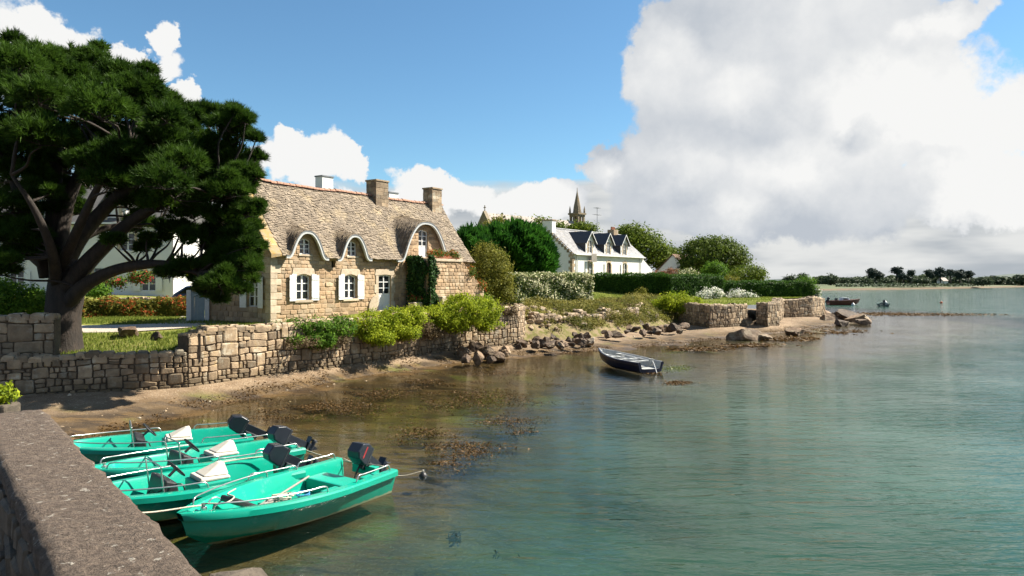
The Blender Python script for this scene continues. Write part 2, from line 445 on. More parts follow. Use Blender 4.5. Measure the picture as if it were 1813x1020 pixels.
class MB:
    """collects shapes for one mesh object"""
    def __init__(self):
        self.V = []; self.F = []; self.A = []
    def add(self, V, F, a=0.5):
        k = len(self.V)
        self.V += [tuple(p) for p in V]
        self.F += [tuple(i + k for i in f) for f in F]
        self.A += [a] * len(F)
        return self
    def box(self, x0, x1, y0, y1, z0, z1, a=0.5, M=None):
        V = [Vector(p) for p in ((x0,y0,z0),(x1,y0,z0),(x1,y1,z0),(x0,y1,z0),(x0,y0,z1),(x1,y0,z1),(x1,y1,z1),(x0,y1,z1))]
        if M is not None: V = [M @ p for p in V]
        return self.add(V, [(0,3,2,1),(4,5,6,7),(0,1,5,4),(1,2,6,5),(2,3,7,6),(3,0,4,7)], a)
    def tube(self, pts, r, seg=6, a=0.5, cap=True):
        pts = [Vector(p) for p in pts]
        n = len(pts)
        rs = r if isinstance(r, (list, tuple)) else [r] * n
        V = []; F = []
        prev = None
        for i, p in enumerate(pts):
            d = (pts[min(i+1, n-1)] - pts[max(i-1, 0)])
            if d.length < 1e-9: d = Vector((0, 0, 1))
            d.normalize()
            if prev is None:
                ref = Vector((0, 0, 1)) if abs(d.z) < 0.9 else Vector((1, 0, 0))
                s = d.cross(ref).normalized()
            else:
                s = (prev - d * prev.dot(d))
                s = s.normalized() if s.length > 1e-6 else d.orthogonal().normalized()
            prev = s
            u = d.cross(s)
            for k in range(seg):
                ang = 2 * math.pi * k / seg
                V.append(p + (s * math.cos(ang) + u * math.sin(ang)) * rs[i])
        for i in range(n - 1):
            for k in range(seg):
                k2 = (k + 1) % seg
                F.append((i*seg+k, i*seg+k2, (i+1)*seg+k2, (i+1)*seg+k))
        if cap:
            F.append(tuple(range(seg - 1, -1, -1)))
            F.append(tuple((n-1)*seg + k for k in range(seg)))
        return self.add(V, F, a)
    def prism(self, poly, y0, y1, a=0.5):
        """polygon in x,z (ccw seen from -y) extruded from y0 to y1"""
        n = len(poly)
        V = [(x, y0, z) for x, z in poly] + [(x, y1, z) for x, z in poly]
        F = [tuple(range(n)), tuple(range(2*n-1, n-1, -1))] + [((i+1) % n, i, n+i, n+(i+1) % n) for i in range(n)]
        return self.add(V, F, a)
    def prism_y(self, poly, x0, x1, a=0.5):
        """polygon in y,z extruded along x"""
        n = len(poly)
        V = [(x0, y, z) for y, z in poly] + [(x1, y, z) for y, z in poly]
        F = [tuple(range(n-1, -1, -1)), tuple(range(n, 2*n))] + [(i, (i+1) % n, n+(i+1) % n, n+i) for i in range(n)]
        return self.add(V, F, a)
    def lathe(self, prof, seg=12, a=0.5, M=None):
        V = []; F = []
        for r, z in prof:
            for k in range(seg):
                an = 2*math.pi*k/seg
                p = Vector((r*math.cos(an), r*math.sin(an), z))
                V.append(M @ p if M is not None else p)
        for i in range(len(prof)-1):
            for k in range(seg):
                k2 = (k+1) % seg
                F.append((i*seg+k, i*seg+k2, (i+1)*seg+k2, (i+1)*seg+k))
        F.append(tuple(range(seg-1, -1, -1))); F.append(tuple((len(prof)-1)*seg+k for k in range(seg)))
        return self.add(V, F, a)
    def build(self, name, mat, parent=None, smooth=False, bevel=0.0, seg=2):
        o = mesh_obj(name, self.V, self.F, mat, parent, v=self.A, smooth=smooth)
        if bevel > 0:
            b = o.modifiers.new('bevel', 'BEVEL'); b.width = bevel; b.segments = seg; b.limit_method = 'ANGLE'
        return o

def catmull(pts, n=6):
    P = [Vector(p) for p in pts]
    P = [P[0]*2 - P[1]] + P + [P[-1]*2 - P[-2]]
    out = []
    for i in range(1, len(P)-2):
        for k in range(n):
            t = k / n
            a, b, c, d = P[i-1], P[i], P[i+1], P[i+2]
            out.append(0.5*((2*b) + (c-a)*t + (2*a-5*b+4*c-d)*t*t + (3*b-a-3*c+d)*t**3))
    out.append(P[-2])
    return out

def unit(v):
    return v / np.maximum(np.linalg.norm(v, axis=-1, keepdims=True), 1e-9)

def leaf_quads(P, Nn, size, aspect=0.6, jitter=0.7):
    """rhombic leaves at points P facing roughly Nn"""
    n = len(P)
    nn = unit(unit(Nn) + RNG.normal(0, jitter, (n, 3)))
    t = RNG.normal(0, 1, (n, 3))
    t = unit(t - nn * np.sum(t * nn, axis=1, keepdims=True))
    b = np.cross(nn, t)
    s = np.broadcast_to(np.asarray(size, dtype=float), (n,))[:, None] * RNG.uniform(0.5, 1.5, (n, 1))
    Q = np.empty((n, 4, 3))
    Q[:, 0] = P - t * s * 0.5
    Q[:, 1] = P + b * s * 0.5 * aspect + nn * s * 0.08
    Q[:, 2] = P + t * s * 0.5
    Q[:, 3] = P - b * s * 0.5 * aspect + nn * s * 0.08
    return Q.reshape(-1, 3)

def sphere_dirs(n):
    return unit(RNG.normal(0, 1, (n, 3)))

def crown_points(lobes, nclump, per, rc, inner=0.25, flat=0.75):
    """lobes: (cx,cy,cz,rx,ry,rz). clumps sit on the lobes' surfaces, leaves round each clump"""
    L = np.array(lobes, dtype=float)
    area = (L[:, 3] * L[:, 5] + L[:, 3] * L[:, 4])
    pick = RNG.choice(len(L), size=nclump, p=area / area.sum())
    d = sphere_dirs(nclump)
    r = RNG.uniform(0.78, 1.04, (nclump, 1))
    r[RNG.random(nclump) < inner] *= 0.62
    r[RNG.random(nclump) < 0.13] *= 1.17
    C = L[pick, :3] + d * L[pick, 3:6] * r
    keep = np.ones(nclump, bool)
    for k in range(len(L)):
        q = np.linalg.norm((C - L[k, :3]) / L[k, 3:6], axis=1)
        keep &= ~((q < 0.55) & (pick != k))
    C = C[keep]; d = d[keep]
    tone = RNG.uniform(0, 1, len(C))
    off = RNG.normal(0, 1, (len(C), per, 3)) * np.array([rc, rc, rc * flat])
    P = (C[:, None, :] + off).reshape(-1, 3)
    Nn = (d[:, None, :] * 0.9 + unit(off) * 0.8 + np.array([0, 0, 0.35])).reshape(-1, 3)
    V = np.clip(np.repeat(tone, per) * 0.68 + RNG.uniform(-0.05, 0.42, len(P)), 0, 1)
    return P, Nn, V

def foliage(name, lobes, nclump, per, rc, leaf, mat, parent=None, aspect=0.6, jitter=0.6, inner=0.25, zmin=None):
    P, Nn, V = crown_points(lobes, nclump, per, rc, inner)
    if zmin is not None:
        k = P[:, 2] > zmin
        P, Nn, V = P[k], Nn[k], V[k]
    return fast_polys(name, leaf_quads(P, Nn, leaf, aspect, jitter), 4, mat, parent, V)

def limb(mb, a, b, r0, r1, wob=0.15, n=4, seg=6):
    a = Vector(a); b = Vector(b)
    pts = []
    L = (b - a).length
    for i in range(n + 1):
        t = i / n
        p = a.lerp(b, t)
        if 0 < i < n:
            p += Vector((random.uniform(-1, 1), random.uniform(-1, 1), random.uniform(-0.5, 1))) * wob * L * 0.25
        pts.append(p)
    mb.tube(catmull(pts, 3), [r0 + (r1 - r0) * i / (n * 3) for i in range(n * 3 + 1)], seg)

def tree(name, label, base, lobes, nclump, per, rc, leaf, mat, group=None, trunk_r=0.2, cat='tree', bark='bark'):
    root = empty(name, base, 0, label, cat, group)
    bx, by, bz = base
    loc = [(l[0]-bx, l[1]-by, l[2]-bz, l[3], l[4], l[5]) for l in lobes]
    mb = MB()
    big = max(loc, key=lambda l: l[2])
    limb(mb, (0, 0, -0.4), (big[0]*0.4, big[1]*0.4, big[2]*0.75), trunk_r, trunk_r*0.4, 0.1, 4, 8)
    for l in loc:
        limb(mb, (big[0]*0.2, big[1]*0.2, big[2]*0.35), (l[0], l[1], l[2]), trunk_r*0.5, trunk_r*0.12, 0.2)
    mb.build('trunk', bark, root, smooth=True)
    foliage('crown', loc, nclump, per, rc, leaf, mat, root)
    return root

def bush(name, label, lobes, nclump, per, rc, leaf, mat, group=None, cat='bush', zmin=None, stems=True):
    bx = sum(l[0] for l in lobes)/len(lobes); by = sum(l[1] for l in lobes)/len(lobes); bz = min(l[2]-l[5] for l in lobes)
    root = empty(name, (bx, by, bz), 0, label, cat, group)
    loc = [(l[0]-bx, l[1]-by, l[2]-bz, l[3], l[4], l[5]) for l in lobes]
    foliage('foliage', loc, nclump, per, rc, leaf, mat, root, zmin=None if zmin is None else zmin-bz)
    if stems:
        mb = MB()
        for l in loc:
            for k in range(3):
                limb(mb, (l[0]*0.8+random.uniform(-.1, .1), l[1]*0.8, 0), (l[0]+random.uniform(-.5, .5)*l[3], l[1]+random.uniform(-.5, .5)*l[4], l[2]+0.3*l[5]), 0.025+0.012*l[3], 0.01, 0.2)
        so_ = mb.build('stems', 'twig', root); so_['kind'] = 'stuff'
    return root
# ------------------------------------------------------------------ terrain
WALL_PATH = [(-15.9, 22.6), (-13.6, 23.5), (-11.3, 24.6), (-9.4, 27.5), (-7.4, 30.4), (-5.5, 33.2), (-3.2, 37.3), (-1.4, 39.0), (0.35, 40.6)]
LAND = [(-300, 16), (-60, 19.5), (-22, 21.2)] + WALL_PATH + [(0.9, 42.2), (2.6, 43.2), (4.8, 45.2), (9.0, 50.5), (12.6, 56.0), (14.3, 60.5),
        (14.6, 57.5), (15.3, 54.6), (17.2, 55.6), (19.0, 57.2), (19.8, 57.0), (20.6, 56.6), (21.9, 58.0), (24.5, 64.5), (26.5, 69.0), (30.0, 70.6), (33.2, 75.0), (34.6, 79.0), (34.0, 84.0), (28, 95), (22, 120), (24, 170), (60, 260), (60, 330), (-300, 400)]
SHORE = [(-300, 6), (-60, 7.0), (-22, 9.0), (-13.5, 14.2), (-11.0, 18.1), (-10.3, 21.6), (-9.2, 24.3), (-7.2, 29.2), (-4.9, 32.6), (-2.6, 35.6), (-0.2, 37.6), (4.6, 41.2), (9.0, 44.6), (15.4, 50.2), (22.3, 56.5), (28.4, 63.0),
         (37.4, 74.0), (40.0, 80.0), (37.5, 90), (32, 100), (27, 125), (30, 170), (70, 260), (70, 330), (-300, 410)]

def poly_dist(X, Y, poly):
    """signed distance, positive inside"""
    P = np.array(poly, float)
    best = np.full(X.shape, 1e9)
    inside = np.zeros(X.shape, bool)
    for i in range(len(P)):
        a = P[i]; b = P[(i + 1) % len(P)]
        d = b - a
        t = np.clip(((X - a[0]) * d[0] + (Y - a[1]) * d[1]) / (d @ d), 0, 1)
        best = np.minimum(best, np.hypot(X - a[0] - t * d[0], Y - a[1] - t * d[1]))
        cond = ((a[1] > Y) != (b[1] > Y))
        with np.errstate(divide='ignore', invalid='ignore'):
            xi = a[0] + (Y - a[1]) / (b[1] - a[1] + 1e-12) * d[0]
        inside ^= cond & (X < xi)
    return np.where(inside, best, -best)

CTRL = np.array([(-40, 24, 2.2), (-17, 24.5, 1.50), (-13.5, 25.2, 1.50), (-12.2, 26.3, 1.62), (-11.0, 26.6, 2.15), (-22, 27, 1.75), (-18, 30, 1.95), (-13.5, 30, 2.0), (-20, 36, 2.15), (-14, 33, 2.08), (-11.3, 33, 2.1), (-9, 30.5, 2.2), (-6.0, 35, 2.35),
    (-5.6, 38, 2.5), (-3, 43.5, 2.6), (-2, 40.5, 2.5), (0.0, 43.4, 2.5), (-1, 52, 2.4), (3, 54, 2.4), (4, 62, 2.65), (9, 75, 3.0), (7, 82, 3.1), (17, 90, 3.5), (16.5, 59, 2.05), (18, 63, 2.15), (22, 66, 2.3), (24, 72, 2.35), (33, 77, 2.3),
    (29, 75, 2.3), (-20, 60, 2.8), (-35, 55, 3.0), (-30, 100, 5.0), (10, 150, 6.0), (20, 110, 4.0), (-60, 120, 6.0), (0, 100, 4.0), (0, 220, 6.0), (-150, 200, 8), (50, 250, 3), (13, 68, 2.6), (10, 58, 2.35), (6, 52, 2.3)])

def land_height(X, Y):
    X = np.asarray(X, float); Y = np.asarray(Y, float)
    num = np.zeros(X.shape); den = np.zeros(X.shape)
    for cx, cy, cz in CTRL:
        w = 1.0 / (((X - cx) ** 2 + (Y - cy) ** 2) + 1.5) ** 1.6
        num += w * cz; den += w
    return num / den

def lz(x, y):
    return float(land_height(np.array([x]), np.array([y]))[0])

def vnoise(X, Y, s, seed=0):
    g = np.random.default_rng(seed).random((64, 64))
    x = X / s; y = Y / s
    i = np.floor(x).astype(int); j = np.floor(y).astype(int)
    fx = x - i; fy = y - j
    fx = fx*fx*(3-2*fx); fy = fy*fy*(3-2*fy)
    a = g[i % 64, j % 64]; b = g[(i+1) % 64, j % 64]; c = g[i % 64, (j+1) % 64]; d = g[(i+1) % 64, (j+1) % 64]
    return (a*(1-fx)+b*fx)*(1-fy) + (c*(1-fx)+d*fx)*fy - 0.5

def shore_height(X, Y):
    dL = poly_dist(X, Y, LAND); dS = poly_dist(X, Y, SHORE)
    beach = 0.48 * np.abs(dS) / (np.abs(dS) + np.abs(dL) + 1e-6)
    d = -dS
    sea = -(0.040 * np.minimum(d, 9) + 0.12 * np.clip(d - 9, 0, 13) + 0.02 * np.clip(d - 22, 0, 80))
    z = np.where(dL > 0, 0.48, np.where(dS > 0, beach, sea))
    return z + (vnoise(X, Y, 2.2, 3) * 0.10 + vnoise(X, Y, 0.8, 4) * 0.035) * np.where(dL > 0, 0, 1), dL, dS

def grid_obj(name, xs, ys, Z, mat, keep=None, attrs=None):
    nx, ny = len(xs), len(ys)
    X, Y = np.meshgrid(xs, ys, indexing='ij')
    V = np.stack([X, Y, Z], -1).reshape(-1, 3).astype(np.float32)
    I = np.arange(nx * ny).reshape(nx, ny)
    q = np.stack([I[:-1, :-1], I[1:, :-1], I[1:, 1:], I[:-1, 1:]], -1).reshape(-1, 4)
    if keep is not None:
        kk = keep.reshape(-1)
        q = q[np.all(kk[q], axis=1)]
    used = np.unique(q)
    remap = np.full(nx * ny, -1); remap[used] = np.arange(len(used))
    q = remap[q]; V = V[used]
    me = bpy.data.meshes.new(name)
    me.vertices.add(len(V)); me.vertices.foreach_set('co', V.ravel())
    me.loops.add(q.size); me.loops.foreach_set('vertex_index', q.ravel().astype(np.int32))
    me.polygons.add(len(q))
    me.polygons.foreach_set('loop_start', np.arange(0, q.size, 4, dtype=np.int32))
    me.polygons.foreach_set('loop_total', np.full(len(q), 4, dtype=np.int32))
    for nm, arr in (attrs or {}).items():
        a = me.attributes.new(nm, 'FLOAT', 'POINT')
        a.data.foreach_set('value', arr.reshape(-1)[used].astype(np.float32))
    me.materials.append(MATS[mat])
    me.shade_smooth()
    me.update(calc_edges=True)
    o = bpy.data.objects.new(name, me)
    link(o); o['kind'] = 'structure'
    return o

def seabed_mat():
    m, t, out = new_mat('seabed')
    p = N(t, 'ShaderNodeBsdfPrincipled'); ln(t, p.outputs[0], out.inputs[0])
    tc = N(t, 'ShaderNodeTexCoord').outputs['Object']
    a = N(t, 'ShaderNodeAttribute'); a.attribute_name = 'hz'
    dry = mixc(t, maprange(t, noise(t, tc, 1.2, 8, 0.65), 0.35, 0.65), (0.235, 0.165, 0.10), (0.145, 0.094, 0.052))
    dry = mixc(t, maprange(t, noise(t, tc, 17, 4, 0.75), 0.56, 0.66), dry, (0.40, 0.33, 0.24))
    dry = mixc(t, maprange(t, noise(t, tc, 11, 4, 0.75), 0.57, 0.66), dry, (0.13, 0.08, 0.04))
    wet = mixc(t, maprange(t, noise(t, tc, 0.8, 8, 0.65), 0.4, 0.62), (0.105, 0.062, 0.021), (0.055, 0.033, 0.012))
    deep = mixc(t, maprange(t, noise(t, tc, 0.35, 6, 0.6), 0.46, 0.60), (0.085, 0.09, 0.04), (0.030, 0.036, 0.022))
    ms = N(t, 'ShaderNodeMapping'); ms.inputs['Scale'].default_value = (0.55, 1.7, 1.0); ln(t, tc, ms.inputs['Vector'])
    mats_ = maprange(t, noise(t, ms.outputs[0], 1.1, 7, 0.7, 0.4), 0.50, 0.58, 0.0, 0.85)
    grn = maprange(t, noise(t, tc, 0.30, 3, 0.5), 0.57, 0.66, 0.0, 0.7)
    wet = mixc(t, grn, wet, (0.10, 0.11, 0.014))
    wet = mixc(t, mats_, wet, (0.028, 0.016, 0.006))
    hh = math_n(t, 'ADD', a.outputs['Fac'], math_n(t, 'MULTIPLY_ADD', noise(t, tc, 1.0, 6, 0.65), 0.34, -0.17))
    c = mixc(t, maprange(t, hh, 0.12, 0.40), wet, dry)
    c = mixc(t, maprange(t, hh, -0.95, -0.40), deep, c)
    ln(t, c, p.inputs['Base Color'])
    ln(t, maprange(t, a.outputs['Fac'], 0.0, 0.12, 0.35, 0.95), p.inputs['Roughness'])
    b = N(t, 'ShaderNodeBump'); b.inputs['Strength'].default_value = 0.9; b.inputs['Distance'].default_value = 0.05
    ln(t, noise(t, tc, 9, 8, 0.7), b.inputs['Height']); ln(t, b.outputs[0], p.inputs['Normal'])
seabed_mat()

def water_mat():
    m, t, out = new_mat('water')
    tc = N(t, 'ShaderNodeTexCoord').outputs['Object']
    a = N(t, 'ShaderNodeAttribute'); a.attribute_name = 'depth'
    patches = noise(t, tc, 0.16, 4, 0.6)
    turb = math_n(t, 'ADD', a.outputs['Fac'], math_n(t, 'MULTIPLY_ADD', patches, 0.9, -0.45))
    f = maprange(t, turb, 0.25, 2.1, 0.02, 0.92)
    body = N(t, 'ShaderNodeBsdfDiffuse')
    bc = mixc(t, maprange(t, patches, 0.40, 0.62), (0.024, 0.071, 0.051), (0.040, 0.094, 0.072))
    ln(t, bc, body.inputs[0])
    tr = N(t, 'ShaderNodeBsdfTransparent')
    tint = mixc(t, maprange(t, a.outputs['Fac'], 0.0, 1.2), (0.92, 0.94, 0.86), (0.45, 0.66, 0.52))
    ln(t, tint, tr.inputs[0])
    inner = N(t, 'ShaderNodeMixShader'); ln(t, f, inner.inputs[0]); ln(t, tr.outputs[0], inner.inputs[1]); ln(t, body.outputs[0], inner.inputs[2])
    # ripples: long crests across the view, finer chop on top, calmer by the shore
    mp = N(t, 'ShaderNodeMapping'); mp.inputs['Rotation'].default_value = (0, 0, math.radians(-12)); mp.inputs['Scale'].default_value = (0.42, 1.5, 1.0)
    ln(t, tc, mp.inputs['Vector'])
    n1 = noise(t, mp.outputs[0], 1.7, 3, 0.55, 0.6)
    n2 = noise(t, mp.outputs[0], 6.0, 3, 0.6, 0.3)
    n3 = noise(t, tc, 0.22, 2, 0.5)
    h = math_n(t, 'ADD', math_n(t, 'MULTIPLY', n1, 1.0), math_n(t, 'MULTIPLY', n2, 0.30))
    amp = math_n(t, 'MULTIPLY', maprange(t, a.outputs['Fac'], 0.0, 1.3, 0.16, 1.0), maprange(t, n3, 0.30, 0.70, 0.55, 1.2))
    b = N(t, 'ShaderNodeBump'); b.inputs['Distance'].default_value = 0.13
    ln(t, math_n(t, 'MULTIPLY', amp, 0.64), b.inputs['Strength'])
    ln(t, h, b.inputs['Height'])
    gl = N(t, 'ShaderNodeBsdfGlossy'); gl.inputs['Roughness'].default_value = 0.05
    ln(t, b.outputs[0], gl.inputs['Normal'])
    fr = N(t, 'ShaderNodeFresnel'); fr.inputs['IOR'].default_value = 1.333
    ln(t, b.outputs[0], fr.inputs['Normal'])
    mx = N(t, 'ShaderNodeMixShader')
    ln(t, math_n(t, 'MINIMUM', fr.outputs[0], 0.72), mx.inputs[0])
    ln(t, inner.outputs[0], mx.inputs[1]); ln(t, gl.outputs[0], mx.inputs[2])
    ln(t, mx.outputs[0], out.inputs[0])
water_mat()

def lawn_mat():
    m, t, out = new_mat('lawn')
    p = N(t, 'ShaderNodeBsdfPrincipled'); ln(t, p.outputs[0], out.inputs[0])
    tc = N(t, 'ShaderNodeTexCoord').outputs['Object']
    a = N(t, 'ShaderNodeAttribute'); a.attribute_name = 'bank'
    g = mixc(t, maprange(t, noise(t, tc, 0.6, 8, 0.65), 0.35, 0.65), (0.13, 0.155, 0.025), (0.20, 0.20, 0.046))
    g = mixc(t, maprange(t, noise(t, tc, 18, 3, 0.7), 0.5, 0.75), g, (0.08, 0.10, 0.017))
    s = mixc(t, maprange(t, noise(t, tc, 2.2, 8, 0.65), 0.40, 0.60), (0.22, 0.165, 0.10), (0.12, 0.115, 0.035))
    f = math_n(t, 'ADD', a.outputs['Fac'], math_n(t, 'MULTIPLY_ADD', noise(t, tc, 1.3, 6, 0.65), 0.5, -0.25))
    c = mixc(t, maprange(t, f, 0.2, 0.6), g, s)
    ln(t, c, p.inputs['Base Color'])
    p.inputs['Roughness'].default_value = 0.95
    p.inputs['Specular IOR Level'].default_value = 0.15
    b = N(t, 'ShaderNodeBump'); b.inputs['Strength'].default_value = 0.9; b.inputs['Distance'].default_value = 0.06
    ln(t, noise(t, tc, 12, 8, 0.7), b.inputs['Height']); ln(t, b.outputs[0], p.inputs['Normal'])
lawn_mat()

xs = np.concatenate([[-3000, -900, -300, -150, -90, -65, -50], np.arange(-42, 46, 0.4), [48, 52, 58, 66, 80, 100, 140, 220, 400, 900, 3000]])
ys = np.concatenate([[-300, -60, -15, -4], np.arange(0, 92, 0.4), [95, 100, 108, 120, 140, 170, 210, 260, 310, 360, 500, 900, 2500, 6000]])
GX, GY = np.meshgrid(xs, ys, indexing='ij')
SZ, DL, DS = shore_height(GX, GY)
# the far shore rises out of the water as well
FARL = [(200, 318), (140, 303), (150, 296), (250, 318), (330, 352), (420, 398), (700, 470), (1500, 560), (1500, 900), (100, 900), (60, 400), (90, 318)]
dF = poly_dist(GX, GY, FARL)
bed = grid_obj('seabed_and_beach', xs, ys, SZ, 'seabed', attrs={'hz': SZ})
wat = grid_obj('sea_water', xs, ys, np.zeros_like(SZ), 'water', attrs={'depth': np.clip(-SZ, 0, 5) + np.where(GY > 130, 1.0, 0.0)})

# land: flat behind the walls, a slope where there is only a bank
BANK = [(0.9, 42.2), (2.6, 43.2), (4.8, 45.2), (9.0, 50.5), (12.6, 56.0), (14.3, 60.5)]
def seg_dist(X, Y, pts):
    best = np.full(X.shape, 1e9)
    for (ax, ay), (bx, by) in zip(pts[:-1], pts[1:]):
        dx, dy = bx-ax, by-ay
        t = np.clip(((X-ax)*dx+(Y-ay)*dy)/(dx*dx+dy*dy), 0, 1)
        best = np.minimum(best, np.hypot(X-ax-t*dx, Y-ay-t*dy))
    return best
lxs = np.concatenate([[-300, -150, -90, -65, -50], np.arange(-42, 38, 0.35), [42, 50, 60]])
lys = np.concatenate([[15, 18], np.arange(20, 92, 0.35), [95, 100, 108, 120, 140, 170, 210, 260, 330, 400]])
LX, LY = np.meshgrid(lxs, lys, indexing='ij')
LD = poly_dist(LX, LY, LAND)
LB = seg_dist(LX, LY, BANK)
LH = land_height(LX, LY)
bankness = np.clip(1 - (LB - 0.0) / 5.2, 0, 1) * (LX > 0.7)
slope = np.clip(LD / 3.4, -0.4, 1)
slope = np.where(slope > 0, slope ** 0.75, slope)
isb = (LB < 4.8) & (LX > 0.6) & (LX < 14.6)
LZ = np.where(isb, 0.42 + (LH - 0.42) * np.clip(slope, -0.5, 1) + vnoise(LX, LY, 1.0, 8) * 0.35 * np.clip(slope * (1 - slope) * 4, 0, 1), LH)
LZ = LZ + vnoise(LX, LY, 1.6, 9) * 0.05
keepl = (LD > 0.45) | (isb & (LD > -0.9))
land = grid_obj('garden_ground', lxs, lys, LZ, 'lawn', keep=keepl, attrs={'bank': np.where(isb, np.clip(1.25 - slope, 0, 1), 0.0) + np.where((LX < -11.5) & (LY < 27.8), 0.35, 0)})
LAND_Z = LZ

# gravel drive behind the pine
def ribbon(name, pts, w, mat, lift=0.03):
    V = []; F = []
    P = catmull([(x, y, 0) for x, y in pts], 8)
    for i, p in enumerate(P):
        d = (P[min(i+1, len(P)-1)] - P[max(i-1, 0)]).normalized()
        s = Vector((-d.y, d.x, 0))
        ww = w[0] + (w[1]-w[0]) * i/(len(P)-1)
        for k in range(7):
            q = p + s * ww * (k/6 - 0.5)
            V.append((q.x, q.y, lz(q.x, q.y) + lift))
    for i in range(len(P)-1):
        for k in range(6):
            F.append((i*7+k, i*7+k+1, (i+1)*7+k+1, (i+1)*7+k))
    o = mesh_obj(name, V, F, mat, smooth=True); o['kind'] = 'structure'
    return o
ribbon('gravel_drive', [(-34, 30.0), (-24, 30.6), (-18.5, 31.4), (-16.0, 32.6), (-15.0, 35.0), (-16.5, 40)], (3.4, 4.0), 'gravel')

# ------------------------------------------------------------------ rubble walls, stone by stone
def clip_half(poly, nx, ny, c):
    out = []
    n = len(poly)
    for i in range(n):
        p = poly[i]; q = poly[(i+1) % n]
        dp = p[0]*nx + p[1]*ny - c; dq = q[0]*nx + q[1]*ny - c
        if dp <= 0: out.append(p)
        if (dp < 0 < dq) or (dq < 0 < dp):
            t = dp/(dp-dq)
            out.append((p[0]+(q[0]-p[0])*t, p[1]+(q[1]-p[1])*t))
    return out

def rubble_cells(S, z0, z1, hfun, wfun, jit=0.20):
    """coursed rubble: pairs of wavy courses broken by taller stones. polygons in (s,z)"""
    polys = []
    def line(seed, z):
        a, b, c = random.uniform(0, 6), random.uniform(0, 6), random.uniform(0.7, 1.3)
        return lambda s: z+0.028*math.sin(s*1.9*c+a)+0.020*math.sin(s*4.7*c+b)
    z = z0
    low = line(0, z)
    while z < z1:
        h = hfun(0, z)*random.uniform(0.8, 1.25)
        h2 = hfun(0, z+h)*random.uniform(0.8, 1.25)
        mid, top = line(1, z+h), line(2, z+h+h2)
        def stone(s0, s1, la, lb):
            if s1-s0 < 0.05: return
            k = random.uniform(-jit, jit)*0.25*(s1-s0)
            k2 = random.uniform(-jit, jit)*0.25*(s1-s0)
            m = (s0+s1)/2
            q = random.uniform
            poly = [(s0+q(0, .02), la(s0)+q(-.012, .02)), (m, la(m)+q(-.015, .01)), (s1-q(0, .02), la(s1)+q(-.012, .02)), (s1-q(-.01, .03)+k*0.3, (la(s1)+lb(s1))/2), (s1-q(0, .03), lb(s1)-q(-.012, .03)), (m+k, lb(m)-q(-.015, .015)), (s0+q(0, .03), lb(s0)-q(-.012, .03)), (s0+q(-.01, .03)+k2*0.3, (la(s0)+lb(s0))/2)]
            poly = clip_half(poly, -1, 0, 0); poly = clip_half(poly, 1, 0, S)
            if len(poly) >= 3 and poly_area(poly) > 0.004: polys.append(poly)
        def run(s0, s1, la, lb):
            s = s0
            while s < s1-0.04:
                w = wfun(s, z)*random.choice((0.45, 0.7, 0.9, 1.1, 1.5))*random.uniform(0.85, 1.15)
                e = s+w
                if s1-e < 0.13: e = s1
                if e-s < 0.42 and random.random() < 0.12:
                    zm = lambda t, la=la, lb=lb: (la(t)+lb(t))/2
                    stone(s, e, la, zm); stone(s, e, zm, lb)
                else:
                    stone(s, e, la, lb)
                s = e
        s = -random.uniform(0, 0.3)
        while s < S:
            seg = random.uniform(0.7, 2.2)
            e = min(s+seg, S+0.02)
            run(s, e, low, mid); run(s, e, mid, top)
            j = wfun(e, z)*random.uniform(1.0, 1.7)
            stone(e, min(e+j, S+0.02), low, top)
            s = e+j
        low = top; z += h+h2
    return polys

def poly_area(p):
    return 0.5*sum(p[i][0]*p[(i+1) % len(p)][1]-p[(i+1) % len(p)][0]*p[i][1] for i in range(len(p)))

def stone_from_poly(poly, gap, depth, mapf, cut=0.13):
    """rounded, domed stone standing proud. mapf(s,z,d)->xyz"""
    n = len(poly)
    cx = sum(p[0] for p in poly)/n; cz = sum(p[1] for p in poly)/n
    ring = []
    for i in range(n):
        p = poly[i]; q = poly[(i+1) % n]
        l = math.hypot(q[0]-p[0], q[1]-p[1])
        if l < 0.05:
            ring.append(((p[0]+q[0])/2, (p[1]+q[1])/2)); continue
        ring.append((p[0]+(q[0]-p[0])*cut, p[1]+(q[1]-p[1])*cut))
        ring.append((q[0]-(q[0]-p[0])*cut, q[1]-(q[1]-p[1])*cut))
    rr = max(0.05, math.sqrt(max(1e-4, poly_area(poly)))/1.8)
    k = max(0.3, 1 - gap/rr)
    m = len(ring)
    V = []; 
    dv = depth * random.uniform(0.65, 1.25)
    tx, tz = random.uniform(-.25, .25), random.uniform(-.25, .25)
    for sc_, d in ((k, -0.02), (k, dv*0.55), (k*0.80, dv)):
        for s, z in ring:
            a, b = (s-cx)*sc_, (z-cz)*sc_
            V.append(mapf(cx+a, cz+b, d + (0 if d < 0 else (a*tx+b*tz)*0.35)))
    F = []
    for r in range(2):
        for i in range(m):
            j = (i+1) % m
            F.append((r*m+i, r*m+j, (r+1)*m+j, (r+1)*m+i))
    F.append(tuple(2*m+i for i in range(m)))
    return V, F

def stones_to_parts(items, parent, mat, limit=300, stuff='stones', part='stone', cam_local=None):
    """items: (V, F, size). The largest become parts of their own, the rest one part"""
    items.sort(key=lambda it: -it[2])
    for V, F, a in items[:limit]:
        t = random.random()
        mesh_obj(part, V, F, mat, parent, v=[t]*len(F))
    rest = items[limit:]
    if rest:
        mb = MB()
        for V, F, a in rest:
            mb.add(V, F, random.random())
        o = mb.build(stuff, mat, parent); o['kind'] = 'stuff'

